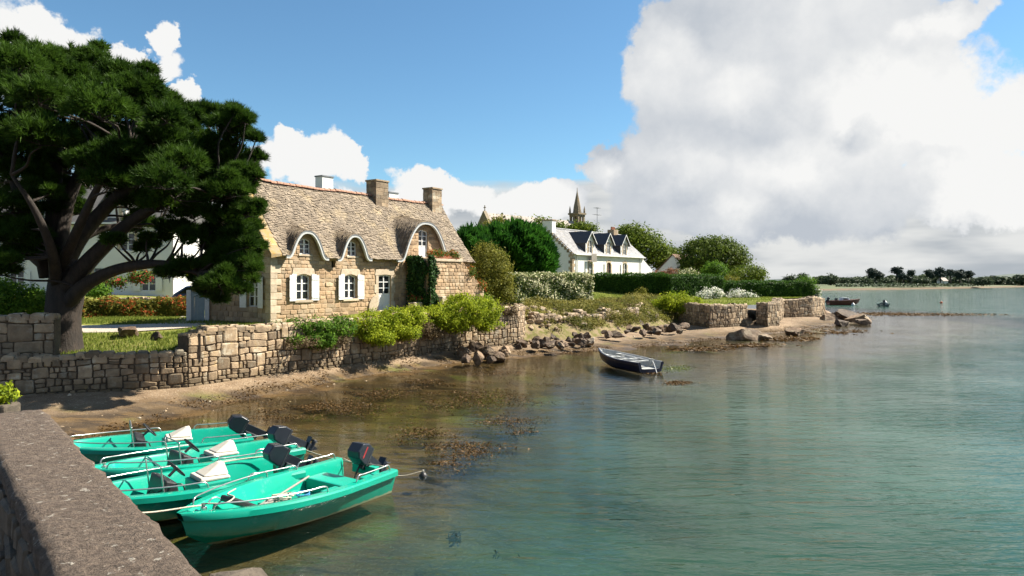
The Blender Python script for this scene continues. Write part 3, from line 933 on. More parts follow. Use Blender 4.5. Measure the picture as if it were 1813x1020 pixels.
def path_map(path, flip=1):
    P = [Vector((x, y, 0)) for x, y in path]
    L = [0]
    for a, b in zip(P[:-1], P[1:]): L.append(L[-1]+(b-a).length)
    norms = []
    for a, b in zip(P[:-1], P[1:]):
        d = (b-a).normalized(); norms.append(Vector((d.y, -d.x, 0))*flip)
    def f(s, z, d):
        s = min(max(s, 0), L[-1])
        i = 0
        while i < len(L)-2 and s > L[i+1]: i += 1
        t = (s-L[i])/(L[i+1]-L[i])
        p = P[i].lerp(P[i+1], t)
        # blend normals near joints
        nn = norms[i].copy()
        if t > 0.5 and i+1 < len(norms): nn = nn.lerp(norms[i+1], (t-0.5))
        if t < 0.5 and i > 0: nn = nn.lerp(norms[i-1], (0.5-t))
        nn.normalize()
        return p + nn*d + Vector((0, 0, z))
    return f, L

def rubble_wall(name, label, path, ztop, zbase, thick, hfun, wfun, mat='sea_stone', limit=300, gap=0.013, depth=0.055, cap=True, backing='wall_gap', group=None):
    """ztop/zbase: functions of s. front = right of the path direction"""
    root = empty(name, (path[0][0], path[0][1], 0), 0, label, 'wall', group)
    off = Vector((path[0][0], path[0][1], 0))
    f, L = path_map(path)
    S = L[-1]
    g = lambda s, z, d: tuple(f(s, z, d) - off)
    # solid core
    n = max(2, int(S/0.5))
    V = []; F = []
    for i in range(n+1):
        s = S*i/n
        for d, z in ((-0.01, zbase(s)), (-0.01, ztop(s)-0.03), (-thick, ztop(s)-0.03), (-thick, zbase(s))):
            V.append(g(s, z, d))
    for i in range(n):
        for k in range(3):
            F.append((i*4+k, (i+1)*4+k, (i+1)*4+k+1, i*4+k+1))
    F.append((0, 1, 2, 3)); F.append((n*4+3, n*4+2, n*4+1, n*4))
    mesh_obj('core', V, F, backing, root)
    zt = max(ztop(S*i/20) for i in range(21)); zb = min(zbase(S*i/20) for i in range(21))
    items = []
    for poly in rubble_cells(S, zb, zt, hfun, wfun):
        cs = sum(p[0] for p in poly)/len(poly)
        # clip to the crest line with a ragged edge
        t = ztop(cs) + random.uniform(-0.05, 0.05)
        poly = clip_half(poly, 0, 1, t); poly = clip_half(poly, 0, -1, -zbase(cs))
        if len(poly) < 3 or poly_area(poly) < 0.006: continue
        V, F = stone_from_poly(poly, gap, depth, g)
        c = f(cs, 1, 0)
        items.append((V, F, poly_area(poly)/(c.x**2+c.y**2)))
    # stones lying along the crest
    if cap:
        s = 0.0
        while s < S-0.1:
            w = random.uniform(0.22, 0.5)
            e = min(S, s+w-0.02)
            h = random.uniform(0.05, 0.13)
            for d0, d1 in ((0.05, -thick*0.5+0.02), (-thick*0.5, -thick)):
                hh = h*random.uniform(0.7, 1.2)
                zc = ztop((s+e)/2)
                q = [(s, d0), (e, d0), (e, d1), (s, d1)]
                V = [g(a, zc-0.09, b) for a, b in q]
                mid = ((s+e)/2, (d0+d1)/2)
                V += [g(mid[0]+(a-mid[0])*1.0, zc+hh*0.4, mid[1]+(b-mid[1])*1.0) for a, b in q]
                V += [g(mid[0]+(a-mid[0])*0.72, zc+hh+random.uniform(-.02, .02), mid[1]+(b-mid[1])*0.72) for a, b in q]
                F = [(i, (i+1) % 4, 4+(i+1) % 4, 4+i) for i in range(4)] + [(4+i, 4+(i+1) % 4, 8+(i+1) % 4, 8+i) for i in range(4)] + [(8, 9, 10, 11)]
                c = f(s, 1, 0)
                items.append((V, F, w*0.10/(c.x**2+c.y**2)))
            s += w
    stones_to_parts(items, root, mat, limit)
    return root

MAIN = WALL_PATH[2:]
_, ML = path_map(MAIN)
def main_top(s):
    u = s/ML[-1]
    return 2.36 + 0.22*u + 0.05*math.sin(s*1.3) - (0.10 if s < 0.6 else 0)
def main_h(s, z): return 0.26 if z > 0.9 else 0.21
def main_w(s, z):
    big = s < 3.4 and z > 1.1
    return 0.52 if big else 0.34
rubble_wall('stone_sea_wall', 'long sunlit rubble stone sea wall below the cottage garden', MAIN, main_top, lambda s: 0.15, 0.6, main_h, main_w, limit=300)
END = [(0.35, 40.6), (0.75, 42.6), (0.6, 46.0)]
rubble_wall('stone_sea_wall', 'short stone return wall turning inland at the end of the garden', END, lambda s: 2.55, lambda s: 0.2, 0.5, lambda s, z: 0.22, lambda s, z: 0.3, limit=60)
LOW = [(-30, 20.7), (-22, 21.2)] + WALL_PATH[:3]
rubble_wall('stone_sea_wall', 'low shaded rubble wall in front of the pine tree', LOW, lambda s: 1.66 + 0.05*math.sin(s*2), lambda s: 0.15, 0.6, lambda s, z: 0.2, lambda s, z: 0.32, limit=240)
PIL = [(-30, 21.3), (-22, 21.8), (-15.2, 23.45)]
rubble_wall('garden_wall', 'tall shaded garden wall of large rough blocks left of the pine', PIL, lambda s: 2.95, lambda s: 1.3, 0.55, lambda s, z: 0.36, lambda s, z: 0.55, limit=120, mat='wall_stone')
# stone end of the higher wall where the low wall meets it
rubble_wall('garden_wall', 'end face of the sea wall beside the sunken grass', [(-12.0, 26.6), (-11.35, 24.75)], lambda s: 2.33, lambda s: 1.3, 0.4, lambda s, z: 0.25, lambda s, z: 0.35, limit=30, cap=False)

W2L = [(14.3, 60.5), (14.6, 57.5), (15.3, 54.6), (17.2, 55.6), (19.05, 57.2)]
rubble_wall('terrace_wall', 'curved dry stone terrace wall left of the shore steps', W2L, lambda s: 2.16 + 0.04*math.sin(s*3), lambda s: 0.2, 0.6, lambda s, z: 0.22, lambda s, z: 0.34, limit=150)
W2R = [(19.75, 57.1), (20.4, 56.4), (21.9, 57.9), (22.6, 60.0), (24.5, 64.5)]
rubble_wall('terrace_wall', 'rounded dry stone terrace wall right of the shore steps', W2R, lambda s: 2.24 + 0.05*math.sin(s*3), lambda s: 0.2, 0.6, lambda s, z: 0.22, lambda s, z: 0.34, limit=150)
W3 = [(24.5, 64.5), (26.5, 69.0), (30.0, 70.6), (33.2, 75.0)]
rubble_wall('terrace_wall', 'far rugged stone wall below the hedge at the point', W3, lambda s: 2.28 + 0.12*math.sin(s*0.8), lambda s: 0.2, 0.8, lambda s, z: 0.3, lambda s, z: 0.5, limit=100)
rubble_wall('retaining_wall', 'low tumbled retaining wall half buried in the bank plants', [(1.2, 44.0), (3.6, 46.2), (6.4, 49.4), (9.6, 53.6)], lambda s: 1.85 + 0.16*math.sin(s*1.7) + 0.10*math.sin(s*4.1), lambda s: 0.8, 0.7, lambda s, z: 0.2, lambda s, z: 0.34, mat='wall_stone', limit=110, depth=0.09)
# shore steps between the two terrace walls
st = empty('shore_steps', (19.45, 57.6, 0), math.radians(28), 'narrow stone steps going down between the two terrace walls', 'steps')
for k in range(7):
    MB().box(-0.5, 0.5, -0.75+k*0.34, 1.9, 0.25+k*0.26-0.28, 0.25+k*0.26).build('step', 'wall_stone', st, bevel=0.03)
# ------------------------------------------------------------------ buildings
def arch_poly(x0, x1, z0, z1, rise, n=8):
    """rectangle with a segmental arch on top, ccw seen from -y"""
    P = [(x0, z0), (x1, z0)]
    for k in range(n+1):
        t = k/n
        x = x1 + (x0-x1)*t
        P.append((x, z1 - rise + rise*math.sin(math.pi*t) if rise > 0 else z1))
    if rise <= 0: P = [(x0, z0), (x1, z0), (x1, z1), (x0, z1)]
    return P

def wall_with_holes(name, outline, holes, mat, parent, reveal=0.22, loc=(0, 0, 0), rz=0.0, reveal_mat=None):
    bm = bmesh.new()
    edges = []
    loops = []
    for poly in [outline] + holes:
        vs = [bm.verts.new((x, 0, z)) for x, z in poly]
        es = [bm.edges.new((vs[i], vs[(i+1) % len(vs)])) for i in range(len(vs))]
        edges += es; loops.append(vs)
    bmesh.ops.triangle_fill(bm, use_beauty=True, use_dissolve=False, edges=edges)
    bm.normal_update()
    for f in bm.faces:
        if f.normal.y > 0: f.normal_flip()
    for vs in loops[1:]:
        back = [bm.verts.new((v.co.x, reveal, v.co.z)) for v in vs]
        for i in range(len(vs)):
            j = (i+1) % len(vs)
            bm.faces.new((vs[j], vs[i], back[i], back[j]))
    me = bpy.data.meshes.new(name); bm.to_mesh(me); bm.free()
    me.materials.append(MATS[mat])
    o = bpy.data.objects.new(name, me); o.location = loc; o.rotation_euler = (0, 0, rz)
    return link(o, parent)

def ring_prism(mb, outer, inner, y0, y1):
    n = len(outer)
    V = [(x, y0, z) for x, z in outer] + [(x, y0, z) for x, z in inner] + [(x, y1, z) for x, z in outer] + [(x, y1, z) for x, z in inner]
    F = []
    for i in range(n):
        j = (i+1) % n
        F.append((i, j, n+j, n+i))
        F.append((n+i, n+j, 3*n+j, 3*n+i))
        F.append((2*n+j, 2*n+i, i, j))
    mb.add(V, F)

def window_unit(parent, name, x0, x1, z0, z1, rise, cols, rows, y=0.15, loc=(0, 0, 0), rz=0.0, solid=0.0, mat='white_paint', fr=0.055, pane_mat='window_glass', panes=True):
    """frame mesh with each pane a child. solid: height of a closed bottom panel"""
    mb = MB()
    out = arch_poly(x0, x1, z0, z1, rise)
    inn = arch_poly(x0+fr, x1-fr, z0+fr, z1-fr, rise)
    ring_prism(mb, out, inn, y-0.04, y+0.04)
    zs = z0+fr+solid
    if solid > 0:
        mb.box(x0+fr, x1-fr, y-0.015, y+0.03, z0+fr, zs)
        mb.box(x0+fr+0.09, x1-fr-0.09, y-0.028, y-0.012, z0+fr+0.1, zs-0.1)
    xm = []
    W = x1-x0-2*fr
    for c in range(1, cols):
        xc = x0+fr+W*c/cols
        wd = 0.05 if (cols == 2 and solid == 0) else 0.03
        mb.box(xc-wd, xc+wd, y-0.035, y+0.025, z0+fr, z1-fr-0.004)
    H = z1-fr-rise*0.2-zs
    for r in range(1 if solid == 0 else 0, rows):
        zc = zs+H*r/rows
        mb.box(x0+fr, x1-fr, y-0.028, y+0.02, zc-0.022, zc+0.022)
    o = mb.build(name, mat, parent); o.location = loc; o.rotation_euler = (0, 0, rz)
    def topz(x):
        t = (x-x0)/(x1-x0)
        return z1-fr*0.7-(rise-rise*math.sin(math.pi*min(max(t, 0), 1)))
    if panes:
        for c in range(cols):
            a = x0+fr+W*c/cols; b = x0+fr+W*(c+1)/cols
            for r in range(rows):
                q0 = zs+H*r/rows; q1 = zs+H*(r+1)/rows
                if r == rows-1:
                    poly = [(a, q0), (b, q0), (b, topz(b)), ((a+b)/2, topz((a+b)/2)), (a, topz(a))]
                else:
                    poly = [(a, q0), (b, q0), (b, q1), (a, q1)]
                MB().prism(poly, y+0.004, y+0.012).build('pane', pane_mat, o)
    else:
        MB().prism(arch_poly(x0+0.01, x1-0.01, z0+0.01, z1-0.01, rise), y+0.004, y+0.012).build('pane', pane_mat, o)
    return o

def shutter(parent, hinge, w, z0, z1, side, ang, loc=(0, 0, 0), rz=0.0, planks=3, mat='white_paint'):
    """plank shutter; hinge x, opens to side (-1 left, +1 right), ang = degrees off the wall"""
    mb = MB()
    pw = w/planks
    for k in range(planks):
        a = k*pw
        zt = z1-(0.05 if k == planks-1 else 0)
        mb.box(a+0.003, a+pw-0.003, -0.02, 0.015, z0, zt)
    for zc in (z0+0.16, z1-0.24):
        mb.box(0.02, w-0.02, -0.036, -0.0205, zc-0.04, zc+0.04)
    o = mb.build('shutter', mat, parent)
    # place: build along +x from hinge, mirror for left
    M = Matrix.Translation(Vector(loc)) @ Matrix.Rotation(rz, 4, 'Z') @ Matrix.Translation((hinge, -0.05, 0)) @ Matrix.Rotation(math.radians(-ang if side > 0 else ang), 4, 'Z')
    if side < 0: M = M @ Matrix.Scale(-1, 4, (1, 0, 0))
    o.data.transform(M)
    if side < 0: o.data.flip_normals()
    return o

def course_list(keys, h):
    z = [keys[0]]
    for a, b in zip(keys[:-1], keys[1:]):
        n = max(1, round((b-a)/h))
        for k in range(1, n+1):
            z.append(a+(b-a)*k/n+(random.uniform(-.02, .02) if k < n else 0))
    return z

def ashlar(x0, x1, keys, h, blocked, topf, wmin=0.24, wmax=0.62, depth=0.022, flip=False):
    """coursed squared stone in the plane y=0, outward -y. blocked: (x0,x1,z0,z1)"""
    items = []
    zz = course_list(keys, h)
    for a, b in zip(zz[:-1], zz[1:]):
        bl = sorted((p[0], p[1]) for p in blocked if p[2] < b-0.03 and p[3] > a+0.03)
        spans = []; c = x0
        for p, q in bl:
            if p > c: spans.append((c, p))
            c = max(c, q)
        if c < x1: spans.append((c, x1))
        for p, q in spans:
            s = p
            while s < q-0.06:
                w = random.uniform(wmin, wmax)
                e = s+w
                if q-e < wmin*0.7: e = q
                e = min(e, q)
                poly = [(s+random.uniform(0, .012), a+random.uniform(0, .016)), (e-random.uniform(0, .012), a+random.uniform(0, .016)), (e-random.uniform(0, .012), b-random.uniform(0, .016)), (s+random.uniform(0, .012), b-random.uniform(0, .016))]
                t0, t1 = topf(s), topf(e)
                if min(t0, t1) < b:
                    nx, nz = -(t1-t0), (e-s)
                    poly = clip_half(poly, nx, nz, nx*s+nz*t0)
                if len(poly) >= 3 and poly_area(poly) > 0.008:
                    V, F = stone_from_poly(poly, 0.010, depth, lambda u, z, d: (u, -d, z), cut=0.10)
                    items.append((V, F, poly_area(poly)))
                s = e
    return items

def pale_block(parent, name, poly, y0=-0.035, y1=0.2, mat='pale_granite'):
    o = MB().prism(poly, y0, y1, random.random()).build(name, mat, parent, bevel=0.012, seg=1)
    return o

# ---------------- the thatched-looking shingle cottage
CLEN = 15.35; CDEP = 5.0
CROT = math.atan2(0.829, 0.559)
cot = empty('stone_cottage', (-11.3, 33.0, 2.1), CROT, 'sandstone cottage with wavy shingle roof, arched dormers and white shutters', 'house')
ZE, VE, RZ, RV = 3.20, -0.30, 7.05, 2.5
RM = (RZ-ZE)/(RV-VE)
DORM = [(1.96, 1.06, 4.48), (5.06, 0.98, 4.46), (10.74, 2.04, 5.50)]
def smax(a, b, k=0.16):
    h = max(k-abs(a-b), 0)/k
    return max(a, b)+h*h*k*0.25
def roof_z(u, v):
    z = ZE+(v-VE)*RM
    z -= 0.10*math.sin(min(1, max(0, (v-VE)/(RV-VE)))*math.pi)          # sagging old roof
    z += 0.035*math.sin(u*0.9+1.0)+0.02*math.sin(u*2.3)
    for uc, hw, top in DORM:
        s = abs(u-uc)/hw
        pr = 1-s**2.5 if s < 1 else -(s-1)*2.5
        z = smax(z, ZE+(top-ZE)*pr+0.20*(v-VE), 0.30 if hw < 1.5 else 0.4)
    return z
NU, NV = 200, 30
V = []; F = []
for i in range(NU+1):
    u = -0.12+(CLEN+0.24)*i/NU
    for j in range(NV+1):
        v = VE+(RV-VE)*j/NV
        V.append((u, v, roof_z(u, v)))
for i in range(NU):
    for j in range(NV):
        a = i*(NV+1)+j
        F.append((a, a+NV+1, a+NV+2, a+1))
deck = mesh_obj('roof', V, F, 'shingle', cot, v=[0.3]*len(F), smooth=True)
sm = deck.modifiers.new('thick', 'SOLIDIFY'); sm.thickness = 0.13; sm.offset = -1
# back slope, plain
back = MB()
back.add([(-0.12, RV-0.003, RZ-0.02), (CLEN+0.12, RV-0.003, RZ-0.02), (CLEN+0.12, CDEP+0.3, ZE), (-0.12, CDEP+0.3, ZE)], [(0, 1, 2, 3)])
bo = back.build('back_roof', 'shingle', cot)
bo.modifiers.new('thick', 'SOLIDIFY').thickness = 0.12
# shingles
def build_shingles():
    Q = []; A = []
    rows = 40
    for r in range(rows):
        v0 = VE-0.02+(RV-VE-0.02)*r/rows
        v1 = v0+(RV-VE)/rows*1.55
        u = 0.42+random.uniform(0, 0.12)
        while u < CLEN+0.02:
            w = random.uniform(0.11, 0.21)
            u1 = min(u+w-0.008, CLEN+0.1)
            jv = random.uniform(-0.016, 0.016)
            pts = []
            zz = [roof_z(u, v0+jv), roof_z(u1, v0+jv), roof_z(u1, min(v1, RV)), roof_z(u, min(v1, RV))]
            p0 = Vector((u, v0+jv, zz[0])); p1 = Vector((u1, v0+jv, zz[1])); p2 = Vector((u1, min(v1, RV), zz[2])); p3 = Vector((u, min(v1, RV), zz[3]))
            nn = (p1-p0).cross(p3-p0)
            if nn.length < 1e-6: u += w; continue
            nn.normalize()
            li = 0.034+random.uniform(-0.008, 0.030)
            tw = random.uniform(-0.012, 0.012)
            a0, a1 = p0+nn*(li+tw), p1+nn*(li-tw)
            b0, b1 = p3+nn*0.010, p2+nn*0.010
            c0, c1 = p0+nn*0.002, p1+nn*0.002
            Q += [a0, a1, b1, b0, c0, c1, a1, a0, c0, a0, b0, b0-nn*0.01, a1, c1, b1-nn*0.01, b1]
            t = random.random()
            A += [t, t, t, t]
            u += w
    o = fast_polys('shingles', np.array([tuple(p) for p in Q]), 4, 'shingle', cot, A)
    o['kind'] = 'stuff'
build_shingles()
# lichen covered verge stones along the left gable
for k in range(9):
    a = VE+(RV-VE)*k/9; b = VE+(RV-VE)*(k+1)/9-0.012
    za, zb = roof_z(0.2, a), roof_z(0.2, b)
    MB().add([(-0.18, a, za+0.075), (0.44, a, za+0.075), (0.44, b, zb+0.075), (-0.18, b, zb+0.075), (-0.18, a, za-0.14), (0.44, a, za-0.03), (0.44, b, zb-0.03), (-0.18, b, zb-0.14)],
             [(0, 1, 2, 3), (0, 4, 5, 1), (3, 7, 4, 0), (1, 5, 6, 2), (2, 6, 7, 3)], random.random()).build('verge_stone', 'lichen_coping', cot, bevel=0.02)
# terracotta ridge tiles, one shared mesh
def ridge_tile_mesh():
    mb = MB()
    V = []; n = 6
    for x, r in ((0, 0.165), (0.40, 0.15)):
        for k in range(n+1):
            a = math.pi*k/n
            V.append((x, r*math.cos(a), r*math.sin(a)*0.85))
    F = [(k, k+1, n+2+k, n+1+k) for k in range(n)]
    mb.add(V, F)
    o = mb.build('ridge_tile', 'ridge_tile', cot)
    o.modifiers.new('thick', 'SOLIDIFY').thickness = 0.02
    return o
rt = ridge_tile_mesh()
nrt = int(CLEN/0.39)
for k in range(nrt+1):
    o = rt if k == 0 else rt.copy()
    if k: COL.objects.link(o); o.parent = cot
    o.location = (-0.1+k*0.39, RV, roof_z(-0.1+k*0.39, RV)+random.uniform(-0.012, 0.018)-0.03)
    o.rotation_euler = (random.uniform(-.05, .05), random.uniform(-.02, .02), random.uniform(-.03, .03))
# arch trims (white painted boards under the wavy eave) and lead edge
for uc, hw, top in DORM:
    pts = []
    n = 48
    for k in range(n+1):
        u = uc+(-1.22+2.44*k/n)*hw
        pts.append((u, roof_z(u, VE)))
    def strip(name, off0, off1, y0, y1, mat):
        V = []; F = []
        for i, (u, z) in enumerate(pts):
            a = pts[max(i-1, 0)]; b = pts[min(i+1, n)]
            dx, dz = b[0]-a[0], b[1]-a[1]
            l = math.hypot(dx, dz); nx, nz = -dz/l, dx/l
            for off, y in ((off0, y0), (off1, y0), (off1, y1), (off0, y1)):
                V.append((u+nx*off, y, z+nz*off))
        for i in range(n):
            for k in range(4):
                F.append((i*4+k, i*4+(k+1) % 4, (i+1)*4+(k+1) % 4, (i+1)*4+k))
        F += [(0, 3, 2, 1), (n*4, n*4+1, n*4+2, n*4+3)]
        mesh_obj(name, V, F, mat, cot)
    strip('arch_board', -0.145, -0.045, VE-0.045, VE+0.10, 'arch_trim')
    strip('lead_edge', -0.044, 0.0, VE-0.06, VE+0.03, 'lead')
def wall_top(u):
    return roof_z(u, 0.0)-0.16
# facade
W1 = (1.49, 2.36, 1.10, 2.36); W2 = (4.57, 5.44, 1.10, 2.36); DR = (7.06, 8.02, 0.42, 2.36)
D1 = (1.70, 2.36, 3.34, 4.12); D2 = (4.80, 5.44, 3.34, 4.12); D3 = (10.36, 11.22, 3.42, 5.05); SL = (3.72, 3.98, 2.72, 3.06)
openings = [(W1, 0.10), (W2, 0.10), (DR, 0.04), (D1, 0.10), (D2, 0.10), (D3, 0.10), (SL, 0.0)]
outline = [(0, -1.2), (CLEN, -1.2)] + [(CLEN-CLEN*k/90, wall_top(CLEN-CLEN*k/90)) for k in range(91)]
holes = [arch_poly(o[0], o[1], o[2], o[3], r) for o, r in openings]
wall_with_holes('front_wall', outline, holes, 'mortar', cot, reveal=0.28)
blocked = []
for o, r in openings:
    blocked.append((o[0]-0.02, o[1]+0.02, o[2]-0.02, o[3]+0.02))
sur = []
for o in (W1, W2):
    lz0 = o[3]-0.10
    n = 8
    poly = [(o[0]-0.28, lz0)] + [(o[0]+(o[1]-o[0])*k/n, o[3]-0.10+0.10*math.sin(math.pi*k/n)+0.004) for k in range(n+1)] + [(o[1]+0.28, lz0), (o[1]+0.20, o[3]+0.30), (o[0]-0.20, o[3]+0.30)]
    pale_block(cot, 'lintel', poly)
    blocked.append((o[0]-0.28, o[1]+0.28, lz0, o[3]+0.30))
    pale_block(cot, 'sill', [(o[0]-0.12, o[2]-0.13), (o[1]+0.12, o[2]-0.13), (o[1]+0.12, o[2]-0.005), (o[0]-0.12, o[2]-0.005)], y0=-0.08)
    blocked.append((o[0]-0.12, o[1]+0.12, o[2]-0.13, o[2]))
for o in (D1, D2):
    pale_block(cot, 'sill', [(o[0]-0.1, o[2]-0.1), (o[1]+0.1, o[2]-0.1), (o[1]+0.1, o[2]-0.004), (o[0]-0.1, o[2]-0.004)], y0=-0.06)
    blocked.append((o[0]-0.1, o[1]+0.1, o[2]-0.1, o[2]))
# door surround: two rounded jambs and a shouldered lintel
o = DR
poly = [(o[0]-0.30, o[3]-0.04)] + [(o[0]+(o[1]-o[0])*k/8, o[3]-0.04+0.04*math.sin(math.pi*k/8)+0.004) for k in range(9)] + [(o[1]+0.30, o[3]-0.04), (o[1]+0.22, o[3]+0.30), (o[0]-0.22, o[3]+0.30)]
pale_block(cot, 'lintel', poly); blocked.append((o[0]-0.3, o[1]+0.3, o[3]-0.04, o[3]+0.30))
for k in range(4):
    z0 = 0.42+k*0.475; z1 = z0+0.465
    w = 0.22 if k % 2 else 0.34
    pale_block(cot, 'jamb_stone', [(o[0]-w, z0), (o[0]-0.004, z0), (o[0]-0.004, z1), (o[0]-w, z1)])
    pale_block(cot, 'jamb_stone', [(o[1]+0.004, z0), (o[1]+w, z0), (o[1]+w, z1), (o[1]+0.004, z1)])
    blocked += [(o[0]-w, o[0], z0, z1), (o[1], o[1]+w, z0, z1)]
pale_block(cot, 'doorstep', [(o[0]-0.25, 0.22), (o[1]+0.25, 0.22), (o[1]+0.25, 0.418), (o[0]-0.25, 0.418)], y0=-0.35)
# slab leaning by the door
pale_block(cot, 'leaning_slab', [(6.25, 0.35), (6.88, 0.35), (6.88, 1.15), (6.7, 1.24), (6.42, 1.02), (6.28, 0.75)], y0=-0.10, y1=-0.03)
# quoins on the corner
z = -0.5
k = 0
while z < 3.1:
    h = random.uniform(0.26, 0.40); w = (0.62 if k % 2 else 0.36)*random.uniform(0.9, 1.1)
    pale_block(cot, 'quoin', [(-0.012, z), (w, z), (w, z+h-0.014), (-0.012, z+h-0.014)], y0=-0.03, y1=(0.36 if k % 2 else 0.6))
    blocked.append((0, w, z, z+h)); z += h; k += 1
# the projecting stair hides this much of the facade
blocked.append((9.35, 14.5, -2, 3.2))
items = ashlar(0.0, CLEN, [-0.5, 0.42, 1.10, 2.36, 2.66, 3.24, 3.34, 4.10, 5.05, 5.6], 0.195, blocked, lambda u: wall_top(u)-0.02)
stones_to_parts(items, cot, 'facade_stone', 280)
window_unit(cot, 'window', W1[0], W1[1], W1[2], W1[3], 0.10, 2, 3)
window_unit(cot, 'window', W2[0], W2[1], W2[2], W2[3], 0.10, 2, 3)
window_unit(cot, 'dormer_window', D1[0], D1[1], D1[2], D1[3], 0.10, 2, 3, y=0.12, fr=0.05)
window_unit(cot, 'dormer_window', D2[0], D2[1], D2[2], D2[3], 0.10, 2, 3, y=0.12, fr=0.05)
window_unit(cot, 'balcony_door', D3[0], D3[1], D3[2], D3[3], 0.10, 2, 3, y=0.14, solid=0.62, fr=0.06)
dr = window_unit(cot, 'door', DR[0], DR[1], DR[2], DR[3], 0.04, 2, 3, y=0.11, solid=0.82, fr=0.06)
MB().box(7.12, 7.15, 0.07, 0.12, 1.15, 1.27).build('handle', 'steel', dr)
MB().box(SL[0], SL[1], 0.2, 0.21, SL[2], SL[3]).build('vent', 'dark_void', cot)
for o in (W1, W2):
    shutter(cot, o[0]-0.03, 0.46, o[2]-0.04, o[3]+0.0, -1, 8)
    shutter(cot, o[1]+0.03, 0.46, o[2]-0.04, o[3]+0.0, 1, 2)
# left gable: local x runs from the back corner to the front corner
GR = -math.pi/2
gtop = lambda x: roof_z(0.3, max(-0.3, min(2.5, -x)))-0.14 if -x <= RV else roof_z(0.3, max(VE, 5.0+x))-0.14
GW = (-1.73, -0.87, 0.80, 2.24)
gout = [(-CDEP, -1.2), (0, -1.2), (0, gtop(0)), (-RV, RZ-0.16), (-CDEP, gtop(0))]
wall_with_holes('gable_wall', gout, [arch_poly(GW[0], GW[1], GW[2], GW[3], 0.10)], 'mortar', cot, 0.25, (0.0, 0, 0), GR)
gi = ashlar(-CDEP, -0.02, [-0.5, 0.80, 2.24, 3.3, 6.9], 0.24, [(GW[0]-0.02, GW[1]+0.02, GW[2]-0.02, GW[3]+0.02), (-0.58, 0, -0.5, 3.2)], lambda x: gtop(x)-0.03, 0.28, 0.7, 0.03)
Rg = Matrix.Rotation(GR, 4, 'Z')
gi = [([tuple(Rg @ Vector(p)) for p in V], F, a) for V, F, a in gi]
stones_to_parts(gi, cot, 'facade_stone', 160, stuff='gable_stones')
window_unit(cot, 'window', GW[0], GW[1], GW[2], GW[3], 0.10, 2, 3, rz=GR, y=0.14)
shutter(cot, GW[0]-0.02, 0.45, GW[2]-0.05, GW[3]+0.02, -1, 4, rz=GR)
shutter(cot, GW[1]+0.02, 0.45, GW[2]-0.05, GW[3]+0.02, 1, 10, rz=GR)
# right gable and back wall
MB().prism_y([(0, -1.2), (CDEP, -1.2), (CDEP, ZE+0.3), (RV, RZ-0.16), (0, ZE+0.3)], CLEN-0.3, CLEN-0.01).build('far_gable_wall', 'mortar', cot)
MB().box(0.02, CLEN-0.31, CDEP-0.3, CDEP, -1.2, ZE+0.25).build('back_wall', 'mortar', cot)
# chimneys, block by block
def chimney(parent, x, y, w, d, z0, z1, mat, pot=False, name='chimney'):
    c = MB().box(x-w/2+0.02, x+w/2-0.02, y-d/2+0.02, y+d/2-0.02, z0, z1-0.05).build(name, 'mortar', parent)
    z = z0; k = 0
    while z < z1-0.2:
        h = random.uniform(0.19, 0.27)
        if z+h > z1-0.12: h = z1-0.10-z
        cut = x-w/2+w*random.uniform(0.3, 0.7)
        for a, b in ((x-w/2, cut-0.006), (cut+0.006, x+w/2)):
            for p, q in ((y-d/2, y-0.006), (y+0.006, y+d/2)):
                e = random.uniform(-0.008, 0.008)
                MB().box(a-e, b+e, p-e, q+e, z+0.006, z+h-0.006, random.random()).build('block', mat, c)
        z += h
    MB().box(x-w/2-0.05, x+w/2+0.05, y-d/2-0.05, y+d/2+0.05, z1-0.10, z1, 0.6).build('cap', mat, c, bevel=0.01)
    return c
chimney(cot, 9.45, 2.45, 1.02, 0.82, 6.2, 8.02, 'wall_stone')
chimney(cot, 14.5, 2.45, 0.95, 0.80, 6.2, 8.10, 'wall_stone')
# outside stair with landing
stx0, stx1, sty = 9.35, 14.6, -1.65
tops = lambda u: 3.20 if u < 12.4 else 3.20-(u-12.4)*0.78
stair = MB().prism([(stx0, -1.2), (stx1, -1.2), (stx1, tops(stx1)-0.1), (12.4, 3.14), (stx0, 3.14)], sty, -0.001).build('outside_stair', 'mortar', cot)
si = ashlar(stx0, stx1, [-0.5, 0.6, 1.5, 3.16], 0.22, [], tops, 0.22, 0.55, 0.03)
si = [([(p[0], p[1]+sty, p[2]) for p in V], F, a) for V, F, a in si]
for V_, F_, a_ in si:
    mesh_obj('stone', V_, F_, 'facade_stone', stair, v=[random.random()]*len(F_))
li = ashlar(-1.63, 0, [-0.5, 0.6, 1.5, 3.16], 0.24, [], lambda x: 3.2, 0.3, 0.6, 0.03)
Rl = Matrix.Translation((stx0, 0, 0)) @ Matrix.Rotation(GR, 4, 'Z')
for V_, F_, a_ in li:
    mesh_obj('stone', [tuple(Rl @ Vector((-1.65-p[0], p[1], p[2]))) for p in V_], [tuple(reversed(f)) for f in F_], 'facade_stone', stair, v=[random.random()]*len(F_))
MB().box(stx0-0.08, 12.35, sty-0.10, -0.02, 3.145, 3.30, 0.6).build('landing_slab', 'pale_granite', stair, bevel=0.02)
for k in range(7):
    MB().box(12.36+k*0.32, 12.36+(k+1)*0.32, sty+0.3, -0.02, 2.4-k*0.26, 3.02-k*0.25, 0.5).build('step', 'pale_granite', stair, bevel=0.015)

def local(o, p):
    return Matrix.Translation(o.location) @ o.rotation_euler.to_matrix().to_4x4() @ Vector(p)

